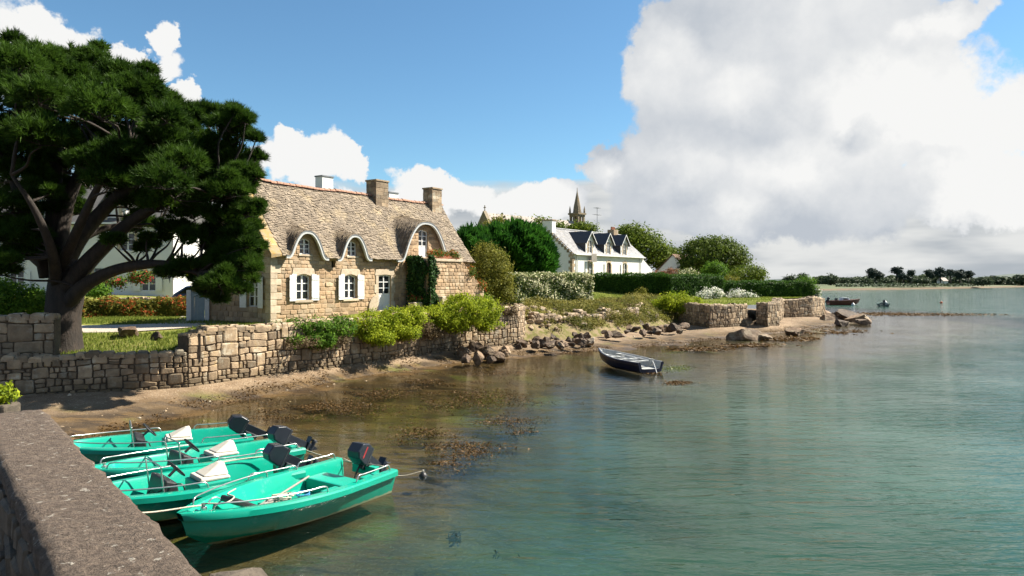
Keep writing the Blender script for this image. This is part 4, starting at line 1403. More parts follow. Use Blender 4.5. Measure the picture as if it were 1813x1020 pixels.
# ---------------- house behind the cottage: only its ridge and two white chimneys show
hb = empty('rear_house', (-13.5, 52.0, 2.5), CROT, 'house behind the cottage showing only slate ridge and two white chimneys', 'house')
MB().box(0, 13, 0, 6, -1, 4.2).build('wall', 'white_render', hb)
MB().prism_y([(-0.3, 4.0), (6.3, 4.0), (3, 8.55)], -0.2, 13.2).build('roof', 'old_slate', hb)
for cx, zt in ((2.2, 9.72), (9.6, 9.2)):
    c = MB().box(cx-0.55, cx+0.55, 2.6, 3.4, 7.5, zt).build('chimney', 'white_render', hb)
    MB().box(cx-0.6, cx+0.6, 2.55, 3.45, zt+0.002, zt+0.1).build('cap', 'lead', c)

# ---------------- white house with three dormers
WR = math.atan2(0.795, 0.607)
wh = empty('white_house', (7.0, 82.0, 3.0), WR, 'white rendered house with slate roof and three gabled stone dormers', 'house')
HL, HD, HE, HRZ = 18.0, 7.0, 4.25, 7.25
gf = [(4.05, 'a'), (8.55, 'b'), (12.75, 'c')]
hol = [arch_poly(c-0.50, c+0.50, 1.6, 3.35, 0.18) for c, _ in gf]
wall_with_holes('front_wall', [(0, -1), (HL, -1), (HL, HE), (0, HE)], hol, 'white_render', wh, 0.2)
MB().box(0.0, HL, HD-0.2, HD, -1, HE).build('back_wall', 'white_render', wh)
MB().prism_y([(0.001, -1), (HD-0.21, -1), (HD-0.21, HE), (HD/2, HRZ), (0.001, HE)], 0.0, 0.25).build('gable_wall', 'white_render', wh)
MB().prism_y([(0.001, -1), (HD-0.21, -1), (HD-0.21, HE), (HD/2, HRZ), (0.001, HE)], HL-0.25, HL).build('gable_wall', 'white_render', wh)
mr = (HRZ-HE)/(HD/2)
rf = MB()
nr, nc = 22, 60
for r in range(nr):
    t0, t1 = r/nr, (r+1)/nr
    y0, y1 = -0.25+(HD/2+0.25)*t0, -0.25+(HD/2+0.25)*t1
    z0, z1 = HE+mr*(y0)+0.10, HE+mr*(y1)+0.10
    for c in range(nc):
        x0 = 0.12+(HL-0.1)*(c+(0.5 if r % 2 else 0))/nc; x1 = min(HL+0.1, x0+(HL-0.1)/nc-0.015)
        if x0 >= x1: continue
        rf.add([(x0, y0, z0+0.045), (x1, y0, z0+0.045), (x1, y1, z1+0.012), (x0, y1, z1+0.012), (x0, y0, z0), (x1, y0, z0)], [(0, 1, 2, 3), (4, 5, 1, 0)], random.random())
so = rf.build('slates', 'slate', wh); so['kind'] = 'stuff'
MB().add([(0.1, -0.24, HE-0.08), (HL+0.1, -0.24, HE-0.08), (HL+0.1, HD/2, HRZ+0.08), (0.1, HD/2, HRZ+0.08), (HL+0.1, HD+0.25, HE-0.1), (0.1, HD+0.25, HE-0.1)], [(0, 1, 2, 3), (3, 2, 4, 5)]).build('roof', 'slate', wh)
MB().tube([(0.1, HD/2, HRZ+0.14), (HL+0.1, HD/2, HRZ+0.14)], 0.1, 6).build('ridge', 'lead', wh)
# stepped stones on the gable edge
for k in range(9):
    y = HD/2*(k/9); z = HE+mr*y
    MB().box(-0.06, 0.24, y+0.02, y+0.34, z-0.22, z+0.16, random.random()).build('verge_stone', 'wall_stone', wh)
for k in range(11):
    w = 0.55 if k % 2 else 0.32
    MB().box(-0.04, w, -0.04, 0.5 if k % 2 == 0 else 0.28, 0.2+k*0.36, 0.2+k*0.36+0.34, random.random()).build('quoin', 'wall_stone', wh)
MB().tube([(0.9, -0.1, 0.2), (0.9, -0.1, HE-0.1)], 0.06, 6).build('downpipe', 'white_paint', wh)
MB().tube([(16.9, -0.1, 0.2), (16.9, -0.1, HE-0.1)], 0.06, 6).build('downpipe', 'white_paint', wh)
MB().box(0.3, HL, -0.36, -0.25, HE-0.16, HE-0.04).build('gutter', 'white_paint', wh)
for i, (c, _) in enumerate(gf):
    pts = arch_poly(c-0.50, c+0.50, 1.6, 3.35, 0.18, 6)
    for k in range(2, 8):
        (ax, az_), (bx, bz) = pts[k], pts[k+1]
        MB().add([(ax, -0.03, az_+0.005), (bx, -0.03, bz+0.005), (bx*1.0+(bx-c)*0.25, -0.03, bz+0.3), (ax+(ax-c)*0.25, -0.03, az_+0.3), (ax, 0.05, az_+0.005), (bx, 0.05, bz+0.005), (bx+(bx-c)*0.25, 0.05, bz+0.3), (ax+(ax-c)*0.25, 0.05, az_+0.3)],
                 [(3, 2, 1, 0), (2, 3, 7, 6), (0, 1, 5, 4), (1, 2, 6, 5), (3, 0, 4, 7)], random.random()).build('arch_stone', 'pale_granite', wh)
    for s in (-1, 1):
        for k in range(4):
            w = 0.3 if k % 2 else 0.2
            x0, x1 = (c-0.5-w, c-0.503) if s < 0 else (c+0.503, c+0.5+w)
            MB().box(x0, x1, -0.03, 0.05, 1.62+k*0.39, 1.62+k*0.39+0.36, random.random()).build('jamb_stone', 'pale_granite', wh)
    window_unit(wh, 'window' if i != 1 else 'door', c-0.5, c+0.5, 1.6, 3.35, 0.18, 2, 2, y=0.1, mat='brown_wood' if i == 1 else 'white_paint', fr=0.06)
    MB().box(c-1.25, c-0.82, -0.09, -0.05, 1.6, 3.2).build('shutter', 'white_paint', wh, bevel=0.01)
# dormers
for i, c in enumerate((4.05, 8.5, 12.7)):
    zb, ze, za = HE+0.1, HE+1.55, HE+2.75
    dm = wall_with_holes('dormer', [(c-1.0, zb-0.1), (c+1.0, zb-0.1), (c+1.0, ze), (c, za), (c-1.0, ze)], [arch_poly(c-0.42, c+0.42, zb+0.05, ze+0.15, 0.0)], 'white_render', wh, 0.12, (0, 0.05, 0))
    window_unit(wh, 'dormer_window', c-0.42, c+0.42, zb+0.05, ze+0.15, 0.0, 2, 2, y=0.13, fr=0.06)
    for s in (-1, 1):
        for k in range(4):
            w = 0.34 if k % 2 else 0.22
            x0, x1 = (c-0.42-w, c-0.425) if s < 0 else (c+0.425, c+0.42+w)
            MB().box(x0, x1, -0.04, 0.02, zb+0.05+k*0.38-0.05, zb+0.05+k*0.38+0.30-0.05, random.random()).build('jamb_stone', 'pale_granite', dm)
        # dark slate cheeks
        x = c+s*1.0
        yb = (ze-HE)/mr
        MB().add([(x, 0.02, zb-0.1), (x, 0.0, ze), (x, yb-0.05, ze), (x, (zb-0.1-HE)/mr+0.05, zb-0.12), (x-s*0.06, 0.02, zb-0.1), (x-s*0.06, 0.0, ze), (x-s*0.06, yb-0.05, ze), (x-s*0.06, 0.05, zb-0.12)], [(0, 1, 2, 3), (7, 6, 5, 4), (0, 4, 5, 1), (1, 5, 6, 2)]).build('cheek', 'dark_slate', dm)
        # roof slope
        ex = c+s*1.22; ez = ze-0.22*(za-ze)/1.0
        ybk = (za+0.06-HE)/mr; ybe = (ez+0.06-HE)/mr
        a = [(c, -0.28, za+0.06), (ex, -0.28, ez+0.06), (ex, ybe, ez+0.06), (c, ybk, za+0.06)]
        b = [(p[0], p[1], p[2]-0.07) for p in a]
        MB().add(a+b, [(0, 1, 2, 3) if s < 0 else (3, 2, 1, 0), (7, 6, 5, 4), (0, 4, 5, 1), (1, 5, 6, 2)]).build('dormer_roof', 'dark_slate', dm)
        MB().add([(c, -0.31, za+0.05), (ex, -0.31, ez+0.05), (ex, -0.31, ez-0.08), (c, -0.31, za-0.10), (c, -0.285, za+0.05), (ex, -0.285, ez+0.05), (ex, -0.285, ez-0.08), (c, -0.285, za-0.10)], [(0, 1, 2, 3), (3, 2, 6, 7), (0, 4, 5, 1)]).build('barge_board', 'white_paint', dm)
MB().box(3.45, 4.65, -0.55, -0.04, HE-0.95, HE-0.87).build('balcony_floor', 'grey_wood', wh)
bal = MB()
for k in range(8):
    bal.box(3.47+k*0.148, 3.47+k*0.148+0.11, -0.55, -0.52, HE-0.868, HE+0.05)
bal.build('balcony_boards', 'grey_wood', wh)
c = MB().box(-0.05, 0.75, HD/2-0.7, HD/2+0.7, HRZ-1.3, HRZ+0.95).build('chimney', 'white_render', wh)
MB().box(-0.12, 0.82, HD/2-0.77, HD/2+0.77, HRZ+0.952, HRZ+1.1).build('cap', 'wall_stone', c, bevel=0.02)
c = MB().box(15.2, 16.4, HD/2-0.5, HD/2+0.5, HRZ-1.0, HRZ+0.75).build('chimney', 'wall_stone', wh)
for k in range(3):
    MB().lathe([(0.14, HRZ+0.75), (0.11, HRZ+1.15)], 8, M=Matrix.Translation((15.45+k*0.36, HD/2, 0))).build('chimney_pot', 'terracotta', c)
ant = MB().tube([(11.6, HD/2, HRZ), (11.6, HD/2, HRZ+3.5)], 0.035, 5)
for dz, l in ((3.4, 0.5), (2.5, 0.7)):
    ant.tube([(11.6-l, HD/2, HRZ+dz), (11.6+l, HD/2, HRZ+dz)], 0.02, 4)
    for k in range(4):
        ant.tube([(11.6-l+k*l*0.66, HD/2-0.3, HRZ+dz), (11.6-l+k*l*0.66, HD/2+0.3, HRZ+dz)], 0.015, 4)
ant.build('aerial', 'lead', wh)
# low sloping wing on the right
MB().prism([(HL+0.005, -1), (HL+4.2, -1), (HL+4.2, 1.75), (HL+0.005, HE-0.3)], 0.05, 5.0).build('wing', 'white_render', wh)
MB().prism([(HL+0.01, HE-0.28), (HL+0.01, HE-0.14), (HL+4.5, 1.75), (HL+4.5, 1.6)], 0.25, 5.2).build('wing_roof', 'slate', wh)
# ---------------- shed with brown roof beyond the white house
sh = empty('garden_shed', (25.5, 102.0, 3.2), math.radians(50), 'small pale shed with low brown tiled roof beyond the white house', 'shed')
MB().prism_y([(0, -1), (5, -1), (5, 2.3), (2.5, 4.6), (0, 2.3)], 0, 7).build('wall', 'white_render', sh)
for s in (0, 1):
    a = (-0.3, 2.15) if s == 0 else (5.3, 2.15)
    MB().prism_y([(a[0], a[1]), (2.5, 4.75), (2.5, 4.63), (a[0], a[1]-0.12)] if s else [(a[0], a[1]-0.12), (2.5, 4.63), (2.5, 4.75), (a[0], a[1])], -0.2, 7.2).build('roof', 'brown_wood', sh)

# ---------------- church
ch = empty('church', (-5.3, 130.0, 4.0), math.atan2(20, 18.6), 'stone chapel with pale roof and slender lichen-gold belfry spire', 'church')
CL = 27.0
MB().prism_y([(-4.2, -1), (4.2, -1), (4.2, 5.5), (0, 12.2), (-4.2, 5.5)], 0.5, CL).build('nave', 'church_stone', ch)
MB().prism_y([(-4.4, -1), (4.4, -1), (4.4, 5.9), (0, 12.9), (-4.4, 5.9)], 0.0, 0.8).build('gable', 'church_stone', ch)
MB().tube([(0.4, 0, 12.7), (0.4, 0, 13.9)], 0.09, 5).tube([(0.4, -0.3, 13.5), (0.4, 0.3, 13.5)], 0.08, 5).build('cross', 'church_stone', ch)
for s in (-1, 1):
    P = [(s*4.8, 4.8), (0, 12.55), (0, 12.3), (s*4.5, 4.7)]
    MB().prism_y(P if s < 0 else P[::-1], 0.81, CL+0.3).build('roof', 'church_roof', ch)
bx = CL+1.2
tw = MB()
tw.box(bx-1.15, bx+1.15, -1.15, 1.15, -1, 11.0)
tower = tw.build('tower', 'church_stone', ch)
for dx in (-0.95, 0.95):
    for dy in (-0.95, 0.95):
        MB().box(bx+dx-0.21, bx+dx+0.21, dy-0.21, dy+0.21, 11.0, 13.6).build('belfry_pier', 'church_stone', tower)
        MB().lathe([(0.22, 14.3), (0.18, 15.1), (0.02, 15.9)], 6, M=Matrix.Translation((bx+dx*1.15, dy*1.15, 0))).build('pinnacle', 'church_stone', tower)
for dx in (0,):
    for a in (-0.95, 0.95):
        MB().box(bx-0.14, bx+0.14, a-0.14, a+0.14, 11.0, 13.6).build('belfry_mullion', 'church_stone', tower)
        MB().box(bx+a-0.14, bx+a+0.14, -0.14, 0.14, 11.0, 13.6).build('belfry_mullion', 'church_stone', tower)
MB().box(bx-1.2, bx+1.2, -1.2, 1.2, 13.6, 14.0).box(bx-1.4, bx+1.4, -1.4, 1.4, 14.0, 14.35).build('cornice', 'church_stone', tower)
MB().lathe([(0.92, 14.35), (0.74, 15.8), (0.08, 19.0), (0.05, 19.8)], 8, M=Matrix.Translation((bx, 0, 0))).build('spire', 'church_stone', tower)

# ---------------- big white house behind the pine
bh = empty('manor_house', (-43.0, 55.0, 2.6), math.radians(4), 'large white house with slate roof half hidden behind the pine', 'house')
wins = [(4.2, 0.7, 2.3), (10.6, 0.2, 2.5), (14.2, 0.7, 2.3), (0.6, 0.7, 2.3), (1.6, 3.9, 5.3), (7.2, 3.9, 5.3), (12.6, 3.9, 5.3)]
hol = [arch_poly(x-0.55, x+0.55, a, b, 0.0) for x, a, b in wins]
wall_with_holes('front_wall', [(-4, -1), (16, -1), (16, 6.2), (-4, 6.2)], hol, 'white_render', bh, 0.2)
MB().box(-4, 16, 0.3, 8, -1, 6.15).build('body', 'white_render', bh)
for k, (x, a, b) in enumerate(wins):
    window_unit(bh, 'window', x-0.55, x+0.55, a, b, 0, 2, 3, y=0.12, mat='white_paint' if k != 1 else 'blue_grey_paint')
    if k in (0, 2, 3):
        for s in (-1, 1):
            shutter(bh, x+s*0.6, 0.5, a, b, s, 5, planks=3)
    elif k > 3 or k == 1:
        for s in (-1, 1):
            for j in range(4):
                w = 0.3 if j % 2 else 0.2
                x0, x1 = (x-0.55-w, x-0.553) if s < 0 else (x+0.553, x+0.55+w)
                MB().box(x0, x1, -0.03, 0.03, a+j*(b-a)/4, a+(j+1)*(b-a)/4-0.02, random.random()).build('jamb_stone', 'pale_granite', bh)
MB().prism_y([(-0.5, 6.05), (4, 10.2), (8.5, 6.05), (8.3, 5.9), (-0.3, 5.9)][::-1], -4.3, 16.3).build('roof', 'old_slate', bh)
MB().box(-4.3, 16.3, -0.58, -0.5, 5.95, 6.08).build('gutter', 'white_paint', bh)
for c in (6.6, 11.6):
    dm = wall_with_holes('dormer', [(c-0.9, 5.9), (c+0.9, 5.9), (c+0.9, 7.6), (c, 8.9), (c-0.9, 7.6)], [arch_poly(c-0.42, c+0.42, 6.1, 7.6, 0.1)], 'white_render', bh, 0.15, (0, -0.1, 0))
    MB().box(c-0.89, c+0.89, 0.06, 2.0, 5.9, 7.55).build('dormer_body', 'white_render', dm)
    for s in (-1, 1):
        MB().add([(c, -0.3, 8.95), (c+s*1.1, -0.3, 7.4), (c+s*1.1, 3, 7.4), (c, 3, 8.95), (c, -0.3, 8.85), (c+s*1.1, -0.3, 7.3), (c+s*1.1, 3, 7.3), (c, 3, 8.85)], [(0, 1, 2, 3), (7, 6, 5, 4), (0, 4, 5, 1), (1, 5, 6, 2)]).build('dormer_roof', 'old_slate', dm)
        for j in range(3):
            x0, x1 = (c-0.42-0.28, c-0.423) if s < 0 else (c+0.423, c+0.42+0.28)
            MB().box(x0, x1, -0.14, -0.101, 6.1+j*0.5, 6.1+j*0.5+0.46, random.random()).build('jamb_stone', 'pale_granite', dm)
    window_unit(bh, 'dormer_window', c-0.42, c+0.42, 6.1, 7.6, 0.1, 2, 3, y=0.02)
ci = MB().box(15.2, 16.2, 3.2, 4.8, 8, 11.6).build('chimney', 'wall_stone', bh)
wing = empty('white_annex', (-31.0, 66.0, 2.8), math.radians(-3), 'low white annex with long slate roof behind the pine branches', 'house')
MB().box(0, 8.5, 0, 6, -1, 3.0).build('wall', 'white_render', wing)
MB().prism_y([(-0.4, 2.9), (3, 6.8), (6.4, 2.9)][::-1], -0.2, 8.7).build('roof', 'slate', wing)
window_unit(wing, 'window', 4.4, 5.6, 1.1, 2.4, 0, 2, 2, y=-0.02, mat='white_paint')
MB().box(6.3, 7.3, -0.05, -0.01, -0.2, 2.2).build('door', 'blue_grey_paint', wing)

# ---------------- low garden walls behind the drive
rubble_wall('garden_wall', 'pale low stone wall behind the flower border', [(-25.0, 43.5), (-19.5, 43.0)], lambda s: 3.0, lambda s: 1.9, 0.4, lambda s, z: 0.22, lambda s, z: 0.4, limit=40, backing='mortar', mat='wall_stone')
rubble_wall('garden_wall', 'taller stepped stone wall between flower border and annex', [(-20.9, 46.2), (-15.2, 44.5)], lambda s: 3.45, lambda s: 1.9, 0.4, lambda s, z: 0.22, lambda s, z: 0.4, limit=40, backing='mortar', mat='wall_stone')
# ---------------- door leaf by the rear corner of the cottage
gt = empty('garden_gate', (-15.75, 35.4, 2.05), math.radians(20), 'blue-grey plank gate between white posts at the cottage rear corner', 'gate')
for x in (-0.42, 0.42):
    MB().box(x-0.10, x+0.10, -0.08, 0.08, -0.1, 1.62).build('post', 'white_paint', gt, bevel=0.01)
for k in range(4):
    MB().box(-0.31+k*0.155, -0.31+k*0.155+0.15, -0.03, 0.0, 0.05, 1.55).build('plank', 'blue_grey_paint', gt)
MB().box(-0.31, 0.31, 0.001, 0.03, 0.3, 0.4).build('rail', 'blue_grey_paint', gt)
# ---------------- dark blue car beyond the wall
car = empty('parked_car', (-20.6, 47.6, 2.3), math.radians(15), 'dark blue car behind the garden wall left of the cottage', 'car')
prof = [(-2.0, 0.35), (2.0, 0.35), (2.05, 0.75), (1.2, 0.92), (0.55, 1.45), (-1.1, 1.48), (-1.85, 0.98), (-2.05, 0.7)]
MB().prism(prof, -0.82, 0.82).build('body', 'car_blue', car, bevel=0.08)
MB().prism([(1.08, 0.95), (0.52, 1.38), (-1.05, 1.41), (-1.6, 0.99)], -0.835, 0.835).build('side_window', 'window_glass', car)
MB().add([(1.22, -0.7, 0.96), (1.22, 0.7, 0.96), (0.6, 0.66, 1.43), (0.6, -0.66, 1.43)], [(0, 1, 2, 3)]).build('windscreen', 'window_glass', car)
for x in (-1.25, 1.25):
    for y in (-0.75, 0.75):
        w = MB().lathe([(0.32, -0.1), (0.32, 0.1)], 16, M=Matrix.Translation((x, y, 0.32)) @ Matrix.Rotation(math.pi/2, 4, 'X')).build('wheel', 'black_plastic', car)
# stone trough with two posts before the stair
tr = empty('stone_trough', local(cot, (8.85, -1.2, 0.45)), CROT, 'low stone trough with red flowers beside the cottage door', 'planter')
MB().box(-0.45, 0.45, -0.25, 0.25, -0.2, 0.38).build('trough', 'pale_granite', tr, bevel=0.03)
foliage('flowers', [(0, 0, 0.5, 0.45, 0.25, 0.2)], 26, 16, 0.1, 0.09, 'red_bloom', tr)
po = tagit(MB().box(-0.18, 0.18, -0.15, 0.15, -0.3, 0.75).build('stone_post', 'pale_granite', bevel=0.04), 'short square granite post in front of the ivy', 'post')
po.location = local(cot, (9.9, -2.2, 0.4)); po.rotation_euler = (0, 0, CROT)
# ------------------------------------------------------------------ pier in the foreground
PR = math.atan2(0.764, -0.645)
pd = Vector((-0.645, 0.764, 0)).normalized(); pq = Vector((pd.y, -pd.x, 0))
R0 = Vector((-1.35, 3.125, 0))
def pier_pt(x, y, z=0.0):       # x along the pier away from the camera, y towards the land side
    p = R0 + pd*x - pq*y
    return Vector((p.x, p.y, z))
def p2(x, y):
    q = pier_pt(x, y); return (q.x, q.y)
# outer face in large blocks, inner face of the parapet in rubble
rubble_wall('stone_pier', 'old granite pier standing in the water under the parapet', [p2(-9, 0.02), p2(10.8, 0.02)], lambda s: 1.95, lambda s: -1.6, 5.5, lambda s, z: 0.42, lambda s, z: 0.8, mat='pier_stone', limit=120, gap=0.02, depth=0.05, cap=False)
pp = rubble_wall('pier_parapet', 'thick concrete-topped stone parapet in the left foreground', [p2(5.10, 0.50), p2(-9, 0.50)], lambda s: 2.80, lambda s: 1.94, 0.46, lambda s, z: 0.22, lambda s, z: 0.42, mat='pier_stone', limit=70, gap=0.02, depth=0.06, cap=False)
def parapet_top():
    nx, ny = 190, 12
    V = []; F = []
    rng = np.random.default_rng(5)
    for i in range(nx+1):
        x = -9+14.16*i/nx
        for j in range(ny+1):
            y = 0.54*j/ny-0.01
            e = 0
            edge = min(j, ny-j)
            if edge == 0: e = -0.035-0.02*rng.random()
            z = 2.90+e+0.012*math.sin(x*1.7)+rng.normal(0, 0.003)
            yy = y+(rng.normal(0, 0.007) if edge == 0 else 0)
            xx = x+(rng.normal(0, 0.012) if i == nx else 0)
            V.append(tuple(pier_pt(xx, yy, z)-Vector(pp.location)))
    W = ny+1
    for i in range(nx):
        for j in range(ny):
            F.append((i*W+j, (i+1)*W+j, (i+1)*W+j+1, i*W+j+1))
    base = len(V)
    rim = [i*W for i in range(nx+1)] + [nx*W+j for j in range(1, W)] + [i*W+ny for i in range(nx-1, -1, -1)]
    for k in rim:
        p = V[k]; V.append((p[0], p[1], 2.78))
    for k in range(len(rim)-1):
        F.append((rim[k+1], rim[k], base+k, base+k+1))
    o = mesh_obj('coping', V, F, 'concrete', pp, v=[0.5]*len(F), smooth=True)
parapet_top()

def rock_mesh(rx, ry, rz, seed, sub=2, rough=0.28):
    bm = bmesh.new()
    bmesh.ops.create_icosphere(bm, subdivisions=sub, radius=1.0)
    rr = np.random.default_rng(seed)
    planes = [(Vector(unit(rr.normal(0, 1, 3))), rr.uniform(0.42, 0.80)) for _ in range(15)]
    ph = rr.uniform(0, 6, 6)
    for v in bm.verts:
        p = v.co.copy()
        # broken, layered faces: ridged steps across the rock
        st = p.x*ph[0]+p.y*ph[1]*0.7+p.z*3.0+ph[2]
        p *= 1+0.16*(abs(((st*0.8) % 2)-1)-0.5)+0.10*math.sin(p.x*7+ph[3])*math.sin(p.y*6+ph[4])
        for n_, d in planes:
            k = p.dot(n_)
            if k > d: p -= n_*(k-d)
        p *= 1.25+rr.normal(0, rough*0.16)
        v.co = Vector((p.x*rx, p.y*ry, p.z*rz))
    me = bpy.data.meshes.new('rock'); bm.to_mesh(me); bm.free()
    return me
def rock(name, label, x, y, z, rx, ry, rz, seed, mat='rock', group=None, sub=3):
    me = rock_mesh(rx, ry, rz, seed, sub)
    me.materials.append(MATS[mat])
    a = me.attributes.new('v', 'FLOAT', 'FACE')
    t = random.random()
    a.data.foreach_set('value', np.clip(t+RNG.normal(0, 0.12, len(me.polygons)), 0, 1).astype(np.float32))
    o = bpy.data.objects.new(name, me); link(o)
    o.location = (x, y, z); o.rotation_euler = (random.uniform(-.2, .2), random.uniform(-.2, .2), random.uniform(0, 6))
    return tagit(o, label, 'rock', group)
rs = pier_pt(0.02, -0.14, 2.80)
rock('stone_block', 'rough pale stone sticking out beside the near end of the parapet', rs.x, rs.y, rs.z, 0.17, 0.13, 0.06, 91, 'pier_stone')
# small lime plant at the left edge beyond the parapet
pl = at(-2, 712, 11.2)
bush('small_shrub', 'small lime green plant at the left edge beyond the parapet', [(pl.x, pl.y, pl.z+0.10, 0.2, 0.2, 0.16)], 26, 22, 0.05, 0.07, 'lime_leaf')
ps = MB().box(-0.22, 0.22, -0.2, 0.2, -0.35, 0.0).build('stone_block', 'pier_stone', bevel=0.04)
ps.location = (pl.x, pl.y, pl.z-0.02); tagit(ps, 'stone block under the small lime green plant', 'stone')

# ------------------------------------------------------------------ boats
def hull_mesh(L, B, zg0, zg1, stern=0.93, fine=2.7, floor=0.10, deck_t=0.80, draft=0.16, n=44, rail=0.05, cap=0.11, bow_lift=0.45):
    """open boat, stern at x=0, bow at x=L. One side mirrored."""
    sec = []
    for i in range(n+1):
        t = i/n
        t = 1-(1-t)**1.25
        bg = B/2*(stern+(1-stern)*min(1, t/0.35))*max(0.0, 1-max(0, (t-0.30)/0.70)**fine)+0.018
        zg = zg0+(zg1-zg0)*t*t
        bc = bg*(0.86-0.25*t)
        zc = 0.02+0.30*t**4
        zk = -draft+bow_lift*max(0, (t-0.62)/0.38)**2.2
        zc = max(zc, zk+0.02)
        x = L*t
        rake = lambda z: 0.20*max(0, (t-0.80)/0.20)**2*(z-zg)/0.6       # raked stem
        out = [(0.0, zk), (bc*0.55, zk+(zc-zk)*0.62), (bc, zc), (bg*0.90+bc*0.06, zg-0.25), (bg-0.012, zg-0.135), (bg+rail, zg-0.12), (bg+rail, zg-0.03), (bg+rail-0.02, zg)]
        ic = max(0.0, bg-cap); dk = max(0, min(1, (t-deck_t)/0.05))
        fl = floor+(zg-0.05-floor)*dk
        inn = [(ic, zg), (max(0, ic-0.03), zg-0.05), (max(0, min(ic-0.05, bc-0.06)), fl+0.02), (max(0, min(ic-0.05, bc-0.06))*0.6, fl), (0.0, fl)]
        pts = [(x+rake(z)*L/4, y, z) for y, z in out+inn]
        sec.append(pts)
    m = len(sec[0])
    V = []; F = []; mats = []
    for sgn in (1, -1):
        base = len(V)
        for s in sec: V += [(p[0], p[1]*sgn, p[2]) for p in s]
        for i in range(n):
            for k in range(m-1):
                f = (base+i*m+k, base+(i+1)*m+k, base+(i+1)*m+k+1, base+i*m+k+1)
                F.append(f if sgn < 0 else f[::-1])
        # transom
        f = tuple(base+k for k in range(m))
        F.append(f if sgn > 0 else f[::-1])
    return V, F
def boat_hull(parent, mat, **kw):
    V, F = hull_mesh(**kw)
    bm = bmesh.new()
    vs = [bm.verts.new(p) for p in V]
    for f in F:
        try: bm.faces.new([vs[i] for i in f])
        except ValueError: pass
    bmesh.ops.remove_doubles(bm, verts=bm.verts, dist=0.0008)
    bmesh.ops.recalc_face_normals(bm, faces=bm.faces)
    me = bpy.data.meshes.new('hull'); bm.to_mesh(me); bm.free()
    me.materials.append(MATS[mat])
    me.shade_smooth()
    o = bpy.data.objects.new('hull', me); link(o, parent)
    me.set_sharp_from_angle(angle=math.radians(32))
    return o

def outboard(parent, x, y, z, tilt, turn=0.0, red=False, cover=True):
    M = Matrix.Translation((x, y, z)) @ Matrix.Rotation(turn, 4, 'Z') @ Matrix.Rotation(math.radians(tilt), 4, 'Y') @ Matrix.Scale(0.86, 4)
    def tr(mb):
        mb.V = [tuple(M @ Vector(p)) for p in mb.V]; return mb
    leg = MB()
    leg.add([(-0.19, -0.05, 0.14), (0.03, -0.06, 0.14), (0.03, 0.06, 0.14), (-0.19, 0.05, 0.14), (-0.17, -0.035, -0.62), (-0.03, -0.045, -0.62), (-0.03, 0.045, -0.62), (-0.17, 0.035, -0.62)],
            [(0, 1, 2, 3), (7, 6, 5, 4), (0, 4, 5, 1), (1, 5, 6, 2), (2, 6, 7, 3), (3, 7, 4, 0)])
    leg.box(-0.34, 0.03, -0.10, 0.10, -0.50, -0.475)                     # cavitation plate
    leg.tube([(0.06, 0, -0.66), (0.0, 0, -0.66), (-0.22, 0, -0.66), (-0.30, 0, -0.66)], [0.02, 0.055, 0.06, 0.045], 10)
    leg.add([(-0.16, -0.012, -0.70), (-0.02, -0.012, -0.70), (-0.10, -0.008, -0.86), (-0.16, 0.012, -0.70), (-0.02, 0.012, -0.70), (-0.10, 0.008, -0.86)], [(0, 1, 2), (5, 4, 3), (0, 2, 5, 3), (1, 4, 5, 2), (0, 3, 4, 1)])
    mo = tr(leg).build('outboard_motor', 'motor_black', parent, bevel=0.008)
    br = MB().box(-0.0, 0.12, -0.16, 0.16, -0.25, 0.10).box(0.06, 0.20, -0.05, 0.05, -0.02, 0.16)
    tr(br).build('bracket', 'motor_grey', mo, bevel=0.01)
    cw = MB()
    prof = [(-0.30, 0.15), (0.12, 0.15), (0.15, 0.30), (0.10, 0.55), (-0.02, 0.64), (-0.24, 0.60), (-0.33, 0.40)]
    n = len(prof)
    V = []
    for y_, k in ((-0.185, 0.93), (-0.155, 1.0), (0.155, 1.0), (0.185, 0.93)):
        for a, b in prof: V.append(((a+0.09)*k-0.09, y_ if k == 1 else y_, (b-0.38)*k+0.38))
    F = [tuple(range(n)), tuple(range(4*n-1, 3*n-1, -1))]
    for r in range(3):
        for i in range(n):
            j = (i+1) % n
            F.append((r*n+j, r*n+i, (r+1)*n+i, (r+1)*n+j))
    cw.add(V, F)
    tr(cw).build('cowl', 'motor_black', mo, bevel=0.03, seg=3)
    st = MB().box(-0.31, 0.14, -0.192, 0.192, 0.20, 0.225)
    tr(st).build('cowl_band', 'motor_grey', mo)
    if red:
        tr(MB().box(-0.24, 0.05, -0.189, 0.189, 0.40, 0.45)).build('cowl_stripe', 'motor_red', mo, bevel=0.01)
        tr(MB().tube([(0.1, 0.0, 0.22), (0.35, 0.03, 0.26), (0.62, 0.04, 0.24)], 0.022, 8)).build('tiller', 'black_plastic', mo)
    pr = MB()
    for k in range(3):
        a = k*2*math.pi/3
        d = Vector((0, math.cos(a), math.sin(a))); e = Vector((0, -math.sin(a), math.cos(a)))
        c = Vector((-0.27, 0, -0.66))
        P = [c+d*0.03+e*0.02+Vector((0.02, 0, 0)), c+d*0.12+e*0.055+Vector((0.03, 0, 0)), c+d*0.13-e*0.04-Vector((0.02, 0, 0)), c+d*0.03-e*0.02-Vector((0.02, 0, 0))]
        pr.add(P+[p-Vector((0.008, 0, 0)) for p in P], [(0, 1, 2, 3), (7, 6, 5, 4), (0, 4, 5, 1), (1, 5, 6, 2), (2, 6, 7, 3)])
    tr(pr).build('propeller', 'motor_grey', mo)
    return mo

